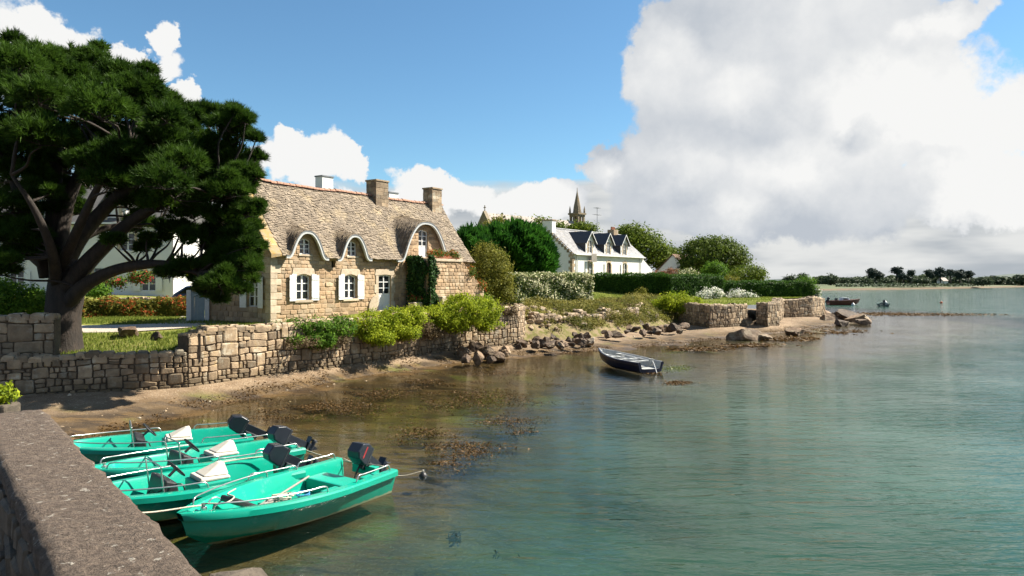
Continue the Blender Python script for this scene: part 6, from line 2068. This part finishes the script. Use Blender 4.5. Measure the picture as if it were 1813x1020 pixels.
bush('dry_shrub', 'brown twigs hanging under the green creeping shrub', [lobe(530, 606, 28.5, 40, 7), lobe(600, 603, 30.0, 26, 8)], 80, 30, 0.1, 0.07, 'dry_heath')
bush('wall_tuft', 'yellow-green tuft growing on the left crest of the sea wall', [lobe(362, 588, 25.6, 15, 5), lobe(340, 590, 25.3, 8, 3)], 44, 30, 0.06, 0.06, 'grass_blade')
bush('wall_tuft', 'reddish tuft on the sea wall crest in front of the gable', [lobe(400, 583, 26.6, 20, 3)], 34, 22, 0.05, 0.05, 'rusty_bloom')
# by the cottage
iv = empty('climbing_ivy', local(cot, (9.3, -0.9, 0.3)), CROT, 'dark ivy climbing up the outside stair of the cottage', 'climber')
Pn = []; Nn_ = []
k = 5200
u = RNG.random((k, 2))
zz = u[:, 1]*3.15
round_ = np.sqrt(np.clip(1-np.clip((zz-1.9)/1.35, 0, 1)**2, 0.05, 1))*(0.8+0.2*np.sin(zz*3.1))
edge = 0.12*np.sin(zz*4)+0.1*np.sin(zz*9)
side = RNG.random(k) < 0.6
P = np.where(side[:, None], np.stack([-0.12+RNG.normal(0, 0.07, k)-0.05*np.sin(zz*5+u[:, 0]*7), 0.9-(0.15+u[:, 0]*0.85*1.0)*1.75*(0.55+0.45*round_), zz], 1), np.stack([-0.1+u[:, 0]*(0.80+edge)*round_, -0.92+RNG.normal(0, 0.07, k), zz], 1))
Nn_ = np.where(side[:, None], np.array([[-1, 0, 0.3]]), np.array([[0, -1, 0.3]]))
fast_polys('foliage', leaf_quads(P, Nn_, 0.13, 0.8, 0.5), 4, 'ivy_leaf', iv, np.clip(RNG.uniform(0, 1, k)**1.4, 0, 1))
mb = MB()
for j in range(6):
    mb.tube(catmull([(-0.03, 0.6-j*0.3, -0.3), (-0.06, 0.5-j*0.3, 0.8), (-0.05, 0.55-j*0.28, 1.8), (-0.05, 0.4-j*0.25, 2.9)], 4), 0.02, 5)
mb.build('stems', 'twig', iv)
for lab, x, w in (('orange flowers in a box on the stair landing above the ivy', 10.4, 0.75), ('orange flowers on the right end of the stair landing', 11.7, 0.55)):
    p = local(cot, (x, -1.45, 3.30))
    f = empty('flower_box', p, CROT, lab, 'flower box')
    MB().box(-w, w, -0.14, 0.14, 0.005, 0.16).build('box', 'terracotta', f, bevel=0.02)
    foliage('flowers', [(0, 0, 0.28, w*1.1, 0.22, 0.2)], 70, 14, 0.09, 0.085, 'orange_bloom', f)
for lab, x, y, z, r in (('orange flowers trailing down the stair parapet', 13.3, -1.55, 2.6, 0.4), ('red flowers at the lower end of the outside stair', 14.3, -1.6, 1.75, 0.4)):
    p = local(cot, (x, y, z))
    bush('trailing_flowers', lab, [(p.x, p.y, p.z, r, r, r*0.8)], 44, 18, 0.09, 0.08, 'orange_bloom')
p = local(cot, (13.6, -2.1, 0.9))
bush('garden_flowers', 'low red and green flowers before the stair wall', [(p.x, p.y, p.z-0.3, 0.9, 0.4, 0.35), (p.x-1.2, p.y-0.9, p.z-0.35, 0.6, 0.4, 0.3)], 90, 22, 0.1, 0.085, 'red_bloom')
tree('olive_shrub', 'tall olive-yellow shrub at the right end of the cottage', (-1.9, 46.5, 2.4), [lobe(868, 478, 47, 34, 34), lobe(855, 505, 46.5, 26, 22), lobe(885, 500, 47.5, 22, 26), lobe(862, 450, 47.5, 24, 18), lobe(890, 520, 47, 18, 14)], 520, 34, 0.20, 0.12, 'olive_leaf', trunk_r=0.09)
bush('garden_shrub', 'bright green shrub low at the foot of the olive-yellow shrub', [lobe(838, 520, 45.2, 14, 12), lobe(850, 528, 44.5, 12, 10)], 70, 26, 0.12, 0.1, 'green_leaf')
# sweeping cypress mass
def cypress(name, label, base, lobes, n, leaf, mat, trunk_r=0.25):
    root = empty(name, base, 0, label, 'tree')
    bx, by, bz = base
    loc = [(l[0]-bx, l[1]-by, l[2]-bz)+l[3:] for l in lobes]
    mb = MB(); limb(mb, (0, 0, -0.5), (0, 0, max(l[2] for l in loc)), trunk_r, 0.05, 0.05)
    mb.build('trunk', 'bark', root, smooth=True)
    L = np.array(loc)
    pick = RNG.choice(len(L), n, p=L[:, 3]*L[:, 5]/np.sum(L[:, 3]*L[:, 5]))
    d = sphere_dirs(n)
    r = RNG.uniform(0.72, 1.0, (n, 1))
    P = L[pick, :3]+d*L[pick, 3:6]*r*(1+0.10*np.sin(d[:, :1]*9+d[:, 2:3]*7))
    out = unit(d*np.array([1, 1, 0.25])+np.array([0.1, 0, 0.75])+RNG.normal(0, 0.2, (n, 3)))
    m = 5
    dirs = unit(out[:, None]+RNG.normal(0, 0.28, (n, m, 3)))
    sd = unit(np.cross(dirs, RNG.normal(0, 1, (n, m, 3))))
    b = P[:, None]+RNG.normal(0, 0.08, (n, m, 3))
    ll = leaf*RNG.uniform(0.7, 1.4, (n, m, 1))
    T = np.stack([b-dirs*ll*0.3, b+sd*leaf*0.16, b+dirs*ll, b-sd*leaf*0.16], 2).reshape(-1, 3)
    tone = np.clip(0.40+0.35*np.sin(P[:, 0]*2.3+P[:, 2]*1.7)*np.cos(P[:, 2]*2.9+P[:, 1])+RNG.uniform(-0.3, 0.3, n), 0, 1)
    fast_polys('crown', T, 4, mat, root, np.repeat(tone, m))
    return root
cypress('cypress_tree', 'big dark green cypress mass left of the white house', (1.5, 64.0, 2.6), [lobe(905, 448, 64, 55, 52, 50), lobe(945, 452, 65, 36, 48, 40), lobe(870, 440, 63, 40, 36, 45), lobe(920, 425, 65, 42, 26, 45), lobe(955, 470, 64, 26, 30, 30)], 9000, 0.55, 'cypress_leaf')
cypress('cypress_tree', 'lighter green rounded conifer between cottage and cypress', (-3.2, 55.0, 2.5), [lobe(848, 455, 55, 28, 32, 30), lobe(830, 428, 56, 24, 22, 30), lobe(862, 480, 54, 20, 24, 26)], 3600, 0.42, 'cypress_leaf')
# in front of the church and behind the white house
tree('pale_tree', 'pale green tree top showing in front of the chapel roof', (0.5, 105.0, 4.0), [lobe(892, 402, 105, 32, 16), lobe(910, 412, 106, 30, 16), lobe(875, 415, 104, 22, 16)], 170, 30, 0.45, 0.34, 'olive_leaf')
tree('pale_tree', 'ragged tree top between chapel and white house chimney', (4.5, 118.0, 4.0), [lobe(958, 394, 118, 14, 8), lobe(968, 405, 118, 16, 12), lobe(950, 408, 118, 14, 12), lobe(990, 404, 118, 12, 7)], 90, 26, 0.5, 0.38, 'oak_leaf')
tree('pale_tree', 'small tree showing at the foot of the spire', (14.0, 118.0, 4.0), [lobe(1030, 405, 118, 22, 7), lobe(1010, 408, 118, 12, 6), lobe(1048, 408, 118, 10, 6)], 90, 26, 0.5, 0.36, 'oak_leaf')
tree('broadleaf_tree', 'sunlit light green tree right behind the white house', (21.5, 112.0, 3.5), [lobe(1128, 425, 112, 30, 24), lobe(1145, 440, 112, 32, 28), lobe(1110, 412, 114, 20, 12), lobe(1165, 452, 111, 22, 22)], 330, 32, 0.5, 0.36, 'oak_leaf', trunk_r=0.3)
tree('broadleaf_tree', 'darker low tree beyond the brown-roofed shed', (27.0, 114.0, 3.5), [lobe(1185, 458, 114, 22, 18), lobe(1205, 465, 116, 22, 16)], 180, 30, 0.45, 0.36, 'dark_oak_leaf', trunk_r=0.25)
tree('broadleaf_tree', 'large dome-shaped dark tree right of the shed', (28.0, 100.0, 3.0), [lobe(1262, 458, 100, 52, 34), lobe(1235, 455, 101, 30, 30), lobe(1292, 462, 100, 30, 28), lobe(1260, 440, 101, 38, 20), lobe(1225, 475, 100, 22, 18)], 700, 36, 0.42, 0.30, 'dark_oak_leaf', trunk_r=0.4)
bush('round_bush', 'rounded bright green bush in front of the large dome tree', [lobe(1265, 482, 88, 20, 16)], 120, 32, 0.28, 0.2, 'green_leaf')
bush('broad_bush', 'broad olive green bush right of the rounded bright bush', [lobe(1322, 486, 88, 28, 15), lobe(1305, 490, 87, 16, 10), lobe(1342, 491, 88, 12, 10)], 200, 32, 0.3, 0.2, 'oak_leaf')
bush('red_bush', 'reddish pink bush in front of the shed roof', [lobe(1172, 487, 84, 16, 7), lobe(1190, 486, 84, 12, 8)], 80, 30, 0.22, 0.16, 'pink_bush')
bush('pale_bush', 'pale cream flowering bush beside the reddish bush', [lobe(1215, 485, 82, 16, 9), lobe(1228, 490, 82, 12, 7)], 80, 30, 0.22, 0.16, 'white_bloom')
bush('gold_bush', 'low golden bush over the hedge top', [lobe(1290, 495, 80, 20, 5), lobe(1245, 493, 80, 10, 5)], 60, 26, 0.2, 0.16, 'olive_leaf')
bush('round_bush', 'rounded green bush with white flowers at the far hedge end', [lobe(1424, 508, 77, 18, 18), lobe(1436, 518, 77, 12, 14), lobe(1415, 518, 77, 16, 14)], 220, 36, 0.2, 0.15, 'green_leaf')
bush('white_flower_bush', 'white flowers on the right side of the far rounded bush', [lobe(1444, 520, 76.6, 7, 12)], 60, 30, 0.15, 0.12, 'white_flower')
bush('white_flower_bush', 'white flowering shrub on the terrace left of the hedge recess', [lobe(1262, 520, 69, 16, 9), lobe(1245, 526, 68, 12, 7)], 90, 30, 0.2, 0.14, 'white_flower')
bush('white_flower_bush', 'white flowering shrub on the terrace before the long hedge', [lobe(1305, 522, 71, 14, 8), lobe(1328, 527, 71, 13, 6)], 90, 30, 0.2, 0.14, 'white_flower')
bush('terrace_shrub', 'yellow-green shrub hanging over the left terrace wall', [lobe(1195, 535, 60, 24, 16), lobe(1215, 545, 59.5, 18, 12), lobe(1172, 540, 60.5, 20, 12), lobe(1235, 538, 60, 12, 9)], 300, 34, 0.18, 0.13, 'lime_leaf')
bush('terrace_shrub', 'small pale shrub against the dark hedge on the lawn', [lobe(1135, 520, 68, 8, 9)], 34, 26, 0.16, 0.14, 'olive_leaf')
# left garden
bush('garden_bush', 'green bush behind the tall shaded garden wall', [lobe(25, 535, 26.5, 50, 34), lobe(-30, 530, 27, 50, 36), lobe(62, 545, 27.5, 24, 30)], 420, 36, 0.14, 0.10, 'green_leaf')
bush('garden_bush', 'red flowering bush under the white house windows', [lobe(160, 498, 46, 20, 8), lobe(205, 500, 46, 16, 7)], 80, 26, 0.2, 0.15, 'red_bloom')
bush('garden_bush', 'red blossom bush above the taller stepped wall', [lobe(248, 490, 47, 16, 9)], 60, 26, 0.18, 0.14, 'red_bloom')
bush('garden_bush', 'round green bush behind the pale low wall', [lobe(175, 515, 45.0, 18, 8), lobe(140, 512, 45.5, 14, 9)], 80, 26, 0.2, 0.15, 'green_leaf')
bush('garden_bush', 'yellow green bush beyond the parked car', [lobe(335, 478, 52, 26, 9), lobe(365, 470, 53, 18, 8)], 90, 26, 0.25, 0.18, 'lime_leaf')
bush('bank_shrub', 'fresh green shrub on the bank just right of the sea wall end', [lobe(938, 568, 45.5, 18, 14), lobe(930, 582, 44.8, 12, 9)], 90, 30, 0.14, 0.11, 'green_leaf')
bush('bank_shrub', 'dark low shrub on the bank below the white flowering hedge', [lobe(990, 556, 49, 24, 10), lobe(1012, 563, 48.5, 16, 9)], 110, 30, 0.15, 0.11, 'ivy_leaf')
bush('bank_shrub', 'olive shrub in the middle of the bank below the lawn', [lobe(1065, 562, 50.5, 30, 13), lobe(1095, 556, 52, 26, 11), lobe(1045, 570, 49.5, 16, 9)], 190, 30, 0.16, 0.11, 'bank_leaf')
bush('bank_shrub', 'brown heathy shrub at the upper edge of the bank', [lobe(1030, 546, 53, 30, 8), lobe(1085, 541, 56, 30, 7)], 120, 30, 0.15, 0.11, 'dry_heath')
bush('bank_shrub', 'yellowish shrub on the bank left of the terrace wall', [lobe(1140, 560, 56, 24, 11), lobe(1165, 566, 57, 18, 9)], 130, 30, 0.16, 0.12, 'olive_leaf')
bush('bank_shrub', 'small bright tuft near the foot of the bank rocks', [lobe(978, 585, 45.6, 14, 8)], 50, 26, 0.12, 0.09, 'grass_blade')
# white folded parasol behind the flowering hedge
pa = empty('garden_parasol', (at(912, 500, 58).x, 58.0, 2.5), 0, 'folded pale parasol standing behind the flowering hedge', 'parasol')
MB().lathe([(0.24, 1.2), (0.22, 1.6), (0.10, 2.1), (0.02, 2.35)], 10).build('canopy', 'parasol', pa)
MB().tube([(0, 0, -0.2), (0, 0, 1.3)], 0.03, 6).build('pole', 'white_paint', pa)

# ground cover on the bank and grass on the lawns
def ground_cover():
    P = []
    pts = []
    n = 38000
    X = RNG.uniform(0.8, 15.0, n); Y = RNG.uniform(42, 64, n)
    d = poly_dist(X, Y, LAND); b = seg_dist(X, Y, BANK)
    dens = vnoise(X, Y, 1.3, 21)+0.5*vnoise(X, Y, 0.5, 22)
    k = (d > 0.5) & (b < 4.6) & (dens > -0.20-0.14*(d-1.2))
    X, Y, d = X[k], Y[k], d[k]
    z = 0.42+(land_height(X, Y)-0.42)*np.clip(d/3.4, 0, 1)**0.75
    h = 0.10+0.5*np.clip(vnoise(X, Y, 1.7, 23)+0.35, 0, 1)*RNG.random(len(X))
    C = np.stack([X, Y, z+h], 1)
    m = 4
    Q = np.repeat(C, m, 0)+RNG.normal(0, 0.09, (len(C)*m, 3))
    V = np.clip(0.5+1.1*vnoise(Q[:, 0], Q[:, 1], 1.1, 24)+RNG.uniform(-.3, .3, len(Q)), 0, 1)
    o = fast_polys('bank_plants', leaf_quads(Q, np.tile([[0.2, -0.3, 1.0]], (len(Q), 1)), 0.15, 0.4, 0.8), 4, 'bank_leaf', None, V)
    tagit(o, 'tangled low plants covering the stony bank above the beach', None, kind='stuff')
    o['category'] = 'plants'
ground_cover()
def grass(name, label, xr, yr, n, hgt, cond=None):
    X = RNG.uniform(xr[0], xr[1], n); Y = RNG.uniform(yr[0], yr[1], n)
    d = poly_dist(X, Y, LAND)
    k = d > 0.7
    if cond is not None: k &= cond(X, Y)
    X, Y = X[k], Y[k]
    z = land_height(X, Y)
    c = np.stack([X, Y, z], 1)
    a = RNG.uniform(0, 2*np.pi, len(X)); w = hgt*0.16
    s = np.stack([np.cos(a)*w, np.sin(a)*w, 0*a], 1)
    tip = c+np.stack([RNG.normal(0, hgt*0.35, len(X)), RNG.normal(0, hgt*0.35, len(X)), hgt*RNG.uniform(0.6, 1.3, len(X))], 1)
    T = np.stack([c-s, c+s, tip], 1).reshape(-1, 3)
    o = fast_polys(name, T, 3, 'grass_blade', None, RNG.random(len(X)))
    tagit(o, label, None, kind='stuff'); o['category'] = 'grass'
grass('lawn_grass', 'short grass by the drive behind the pine', (-24, -11.5), (24.5, 38), 26000, 0.13, lambda X, Y: ~((Y > 29.3) & (Y < 33.6) & (X < -14.2)))
grass('lawn_grass', 'sunlit mown grass on the terraces above the bank', (1.5, 33), (47, 78), 52000, 0.12, lambda X, Y: seg_dist(X, Y, BANK) > 2.8)

# ------------------------------------------------------------------ seaweed
def weed(name, label, patches, mat, leaf, z=(-0.03, 0.02), flat=0.35, cat='seaweed'):
    P = []
    for px, py, w, h, n in patches:
        x = RNG.normal(px, w*0.45, n); y = RNG.normal(py, h*0.45, n)
        Yw = EYE*FPX/np.maximum(y-HOR, 4)
        P.append(np.stack([(x-906)/FPX*Yw, Yw, RNG.uniform(z[0], z[1], n)], 1))
    P = np.concatenate(P)
    dn = vnoise(P[:, 0]*0.45, P[:, 1]*0.8, 0.55, 31)+0.6*vnoise(P[:, 0]*0.5, P[:, 1], 0.25, 32)
    P = P[dn > -0.04]
    o = fast_polys(name, leaf_quads(P, np.tile([[0, 0, 1.0]], (len(P), 1)), leaf, 0.35, flat), 4, mat, None, RNG.random(len(P)))
    o['kind'] = 'stuff'; o['label'] = label; o['category'] = cat
weed('floating_seaweed', 'brown seaweed mats drifting in the shallows below the wall', [(640, 692, 200, 26, 16000), (760, 672, 170, 20, 12000), (560, 722, 130, 18, 8000), (860, 705, 130, 26, 7000), (750, 775, 70, 26, 4000), (830, 795, 60, 22, 3800), (900, 745, 70, 16, 2600), (930, 765, 40, 8, 1200), (470, 735, 60, 12, 1800), (900, 660, 110, 12, 3000), (790, 820, 40, 16, 1500), (985, 682, 30, 6, 500)], 'weed', 0.085, z=(-0.09, 0.010))
weed('floating_seaweed', 'brown seaweed band floating off the stony point', [(1560, 556, 110, 3, 2600), (1650, 557, 130, 2.5, 2200), (1480, 588, 60, 4, 900), (1400, 600, 50, 4, 900), (1330, 612, 60, 4, 700), (1240, 618, 60, 4, 800)], 'weed', 0.32, flat=0.25)
weed('floating_seaweed', 'small brown seaweed patch right of the navy boat', [(1200, 678, 26, 4, 700), (1165, 662, 26, 3, 300)], 'weed', 0.12)
weed('green_seaweed', 'bright green weed patch under the navy boat stern', [(1195, 652, 34, 6, 900)], 'green_weed', 0.14, z=(-0.06, -0.01))
weed('kelp', 'dark kelp clumps standing under water before the boats', [(805, 948, 10, 10, 160), (918, 955, 16, 12, 260), (875, 980, 8, 8, 100)], 'kelp', 0.10, z=(-0.12, -0.02), flat=0.8)

# pebbles and a wrack line on the beach
def beach_litter():
    n = 9000
    X = RNG.uniform(-24, 34, n); Y = RNG.uniform(10, 76, n)
    z, dL, dS = shore_height(X, Y)
    k = (dL < -0.05) & (dS > -1.5)
    X, Y, z = X[k], Y[k], z[k]
    m = len(X)
    s = 0.02+0.05*RNG.random(m)**3+0.04*(RNG.random(m) < 0.03)
    C = np.stack([X, Y, z+s*0.2], 1)
    D = np.array([[1, 0, 0], [0, 1, 0], [-1, 0, 0], [0, -1, 0], [0, 0, 0.6]], float)
    a = RNG.uniform(0, 6.28, m); ca, sa = np.cos(a), np.sin(a)
    R = np.zeros((m, 3, 3)); R[:, 0, 0] = ca; R[:, 0, 1] = -sa; R[:, 1, 0] = sa; R[:, 1, 1] = ca; R[:, 2, 2] = 1
    Vp = C[:, None, :]+np.einsum('nij,kj->nki', R, D)*(s[:, None, None]*RNG.uniform(0.7, 1.3, (m, 5, 1)))
    T = np.stack([Vp[:, [0, 1, 4]], Vp[:, [1, 2, 4]], Vp[:, [2, 3, 4]], Vp[:, [3, 0, 4]]], 1).reshape(-1, 3)
    o = fast_polys('beach_pebbles', T, 3, 'wall_stone', None, np.repeat(RNG.random(m), 4))
    o['kind'] = 'stuff'; o['label'] = 'pebbles scattered over the sandy beach'; o['category'] = 'pebbles'
    P = []
    for (ax, ay), (bx, by) in zip(SHORE[2:17], SHORE[3:18]):
        L = math.hypot(bx-ax, by-ay); k = int(L*110)
        t = RNG.random(k); off = RNG.normal(0.35, 0.28, k)+0.25*np.sin(t*L*1.3)
        nx, ny = -(by-ay)/L, (bx-ax)/L
        P.append(np.stack([ax+(bx-ax)*t+nx*off, ay+(by-ay)*t+ny*off], 1))
    P = np.concatenate(P)
    z, dL, dS = shore_height(P[:, 0], P[:, 1])
    k = (dL < -0.1) & (vnoise(P[:, 0], P[:, 1], 0.8, 71) > -0.12)
    P3 = np.stack([P[k, 0], P[k, 1], np.maximum(z[k], 0)+0.015], 1)
    o = fast_polys('wrack_line', leaf_quads(P3, np.tile([[0, 0, 1.0]], (len(P3), 1)), 0.10, 0.35, 0.4), 4, 'weed', None, RNG.random(len(P3)))
    o['kind'] = 'stuff'; o['label'] = 'line of washed-up seaweed along the water edge'; o['category'] = 'seaweed'
beach_litter()

# ------------------------------------------------------------------ far shore
FRONT = [(1300, 516), (1400, 515.5), (1460, 514.5), (1550, 513.5), (1640, 512), (1720, 510.5), (1813, 508.6), (1950, 507.5), (2200, 506.5)]
surf('far_grass', (0.10, 0.12, 0.035), (0.055, 0.075, 0.025), scale=0.08, bump=0.0)
def far_shore():
    V = []; F = []
    rows = [(0, -0.3), (3, 0.35), (9, 0.55)]
    rows2 = [(8.5, 0.5), (14, 0.95), (40, 1.2), (120, 1.6), (420, 2.5)]
    fl = []
    for px, py in FRONT:
        Y = EYE*FPX/(py-HOR); fl.append(Vector(((px-906)/FPX*Y, Y, 0)))
    fl = catmull(fl, 6)
    for nm, rws, mat in (('far_beach', rows, 'seabed'), ('far_field', rows2, 'far_grass')):
        V = []; F = []
        for i, p in enumerate(fl):
            for d_, z in rws:
                V.append((p.x-0.25*d_, p.y+d_, z+random.uniform(-.08, .08)*(d_ > 0)*(1+d_*0.01)))
        m = len(rws)
        for i in range(len(fl)-1):
            for k in range(m-1):
                F.append((i*m+k, (i+1)*m+k, (i+1)*m+k+1, i*m+k+1))
        o = mesh_obj(nm, V, F, mat, smooth=True); o['kind'] = 'structure'
        a = o.data.attributes.new('hz' if mat == 'seabed' else 'bank', 'FLOAT', 'POINT')
        a.data.foreach_set('value', np.full(len(V), 0.22 if mat == 'seabed' else 0.15, dtype=np.float32))
far_shore()
def far_tree(name, label, px, pyb, pyt, wpx, Y, kind, group):
    k = Y/FPX
    base = at(px, pyb, Y)
    root = empty(name, (base.x, base.y, 1.5), 0, label, 'tree', group)
    top = at(px, pyt, Y).z-1.5
    mb = MB(); limb(mb, (0, 0, -0.5), (0.3, 0, top*0.85), 0.35, 0.12, 0.08)
    lob = []
    w = wpx*k/2
    if kind == 'pine':
        for j in range(5):
            dx = random.uniform(-0.75, 0.75)*w
            dz = top*random.uniform(0.55, 0.92)
            lob.append((dx, random.uniform(-1, 1), dz, w*random.uniform(0.45, 0.7), w*0.6, top*0.14))
            limb(mb, (0.1, 0, top*0.45), (dx, 0, dz), 0.15, 0.05, 0.1)
        lob.append((0, 0, top*0.92, w*0.55, w*0.5, top*0.10))
    else:
        lob = [(0, 0, top*0.55, w, w, top*0.45), (w*0.4, 0, top*0.4, w*0.7, w*0.7, top*0.35), (-w*0.5, 0, top*0.42, w*0.7, w*0.7, top*0.35)]
    mb.build('trunk', 'bark', root)
    foliage('crown', lob, 90 if kind == 'pine' else 110, 18, 0.5 if kind == 'pine' else 0.7, 0.75, 'far_pine_leaf' if kind == 'pine' else 'far_leaf', root)
G = 'pines on the far shore'
for px, pyt, w, nth in ((1541, 477, 16, 'leftmost'), (1556, 482, 14, 'second from left'), (1587, 475, 18, 'tall spreading, third from left'), (1598, 486, 18, 'low, fourth from left'), (1612, 480, 6, 'thin, fifth from left'), (1645, 480, 12, 'leaning, sixth from left'), (1664, 476, 20, 'tall umbrella-shaped, seventh from left'), (1682, 479, 16, 'eighth from left'), (1698, 478, 16, 'ninth from left'), (1713, 481, 16, 'tenth from left')):
    far_tree('far_pine', 'dark far shore pine, %s in the row' % nth, px, 503, pyt, w, 372+random.uniform(-10, 20), 'pine', G)
G = 'round trees on the far shore'
for px, pyt, w, nth in ((1398, 487, 16, 'just above the left of the long hedge'), (1420, 485, 14, 'behind the rounded hedge bush'), (1470, 488, 20, 'nearest to the point'), (1505, 492, 26, 'second from the point'), (1528, 494, 22, 'third from the point'), (1572, 494, 22, 'left of the tallest pine'), (1630, 492, 24, 'between the thin and leaning pines'), (1740, 492, 26, 'right of the last pine')):
    far_tree('far_tree', 'round far shore tree %s' % nth, px, 506, pyt, w, 345+random.uniform(0, 20), 'round', G)
# the low wood that reads as one mass, and the hills
def far_wood():
    P = []; 
    n = 34000
    x = RNG.uniform(1440, 1960, n)
    top = 490.5+2.0*np.sin(x*0.03)+1.5*np.sin(x*0.11)+1.0*np.sin(x*0.31)
    y = top+RNG.random(n)**1.2*14
    Y = 425+RNG.uniform(-18, 30, n)
    P = np.stack([(x-906)/FPX*Y, Y, np.maximum(EYE-(y-HOR)/FPX*Y, 1.2)], 1)
    v = np.clip(0.45+0.8*vnoise(P[:, 0], P[:, 2]*2, 7.0, 51)+RNG.uniform(-.3, .3, n), 0, 1)
    o = fast_polys('far_wood', leaf_quads(P, np.tile([[0.2, -0.6, 0.8]], (n, 1)), 1.6, 0.7, 0.7), 4, 'far_leaf', None, v)
    o['kind'] = 'stuff'; o['label'] = 'low dark wood along the far shore'; o['category'] = 'wood'
    n = 5000
    x = RNG.uniform(1480, 1760, n); Y = RNG.uniform(305, 360, n)
    z = 1.2+RNG.random(n)*1.3*np.clip(vnoise(x, Y, 12, 61)+0.6, 0.1, 1)
    P = np.stack([(x-906)/FPX*Y, Y, z], 1)
    kk = Y > EYE*FPX/(np.interp(x, [p[0] for p in FRONT], [p[1] for p in FRONT])-HOR)+10
    P = P[kk]
    o = fast_polys('far_scrub', leaf_quads(P, np.tile([[0.2, -0.6, 0.8]], (len(P), 1)), 1.1, 0.6, 0.7), 4, 'far_leaf', None, RNG.random(len(P)))
    o['kind'] = 'stuff'; o['label'] = 'low scrub along the far beach'; o['category'] = 'scrub'
far_wood()
def far_hill():
    V = []; F = []
    n = 60
    for i in range(n+1):
        px = 1300+i*16
        h = 494-np.interp(px, [1300, 1450, 1700, 1760, 1813, 2000, 2260], [0, 0, 3, 6, 9, 11, 4])-1.2*math.sin(px*0.05)
        Y = 1150
        a = at(px, h, Y)
        V += [(a.x*0.93, Y*0.93, -0.5), (a.x*0.97, Y*0.97, EYE+(a.z-EYE)*0.55), (a.x, Y, a.z), (a.x*1.2, Y*1.2, -0.5)]
    for i in range(n):
        for k in range(3): F.append((i*4+k, (i+1)*4+k, (i+1)*4+k+1, i*4+k+1))
    m = surf('hazy_hill_wood', (0.030, 0.050, 0.045), (0.055, 0.085, 0.06), scale=0.03, bump=0.0)  # bluish distance haze is mixed into the hill's wood colours, no air volume
    o = mesh_obj('far_hill', V, F, 'hazy_hill_wood', smooth=True); o['kind'] = 'structure'
far_hill()
for lab, px, py, w in (('small white house at the foot of the far hill', 1746, 497.5, 10), ('pale tent-like roof beside the last far pine', 1668, 500, 11)):
    q = at(px, 500, 392 if px < 1700 else 470)
    h = empty('far_house', (q.x, q.y, 1.5), 0.3, lab, 'house')
    k = q.y/FPX
    MB().box(-w*k/2, w*k/2, -2, 2, -1, 2.0).build('wall', 'white_render', h)
    MB().prism_y([(-2.3, 1.95), (2.3, 1.95), (0, 3.8)], -w*k/2-0.2, w*k/2+0.2).build('roof', 'church_roof' if px < 1700 else 'white_render', h)
rock('drive_boulder', 'long dark boulder lying at the edge of the drive under the pine', at(228, 590, 28.6).x, 28.6, 2.0, 0.75, 0.4, 0.32, 401, 'rock_dark')
rock('drive_boulder', 'small dark stone right of the long drive boulder', at(278, 596, 28.0).x, 28.0, 1.9, 0.3, 0.25, 0.2, 402, 'rock_dark')
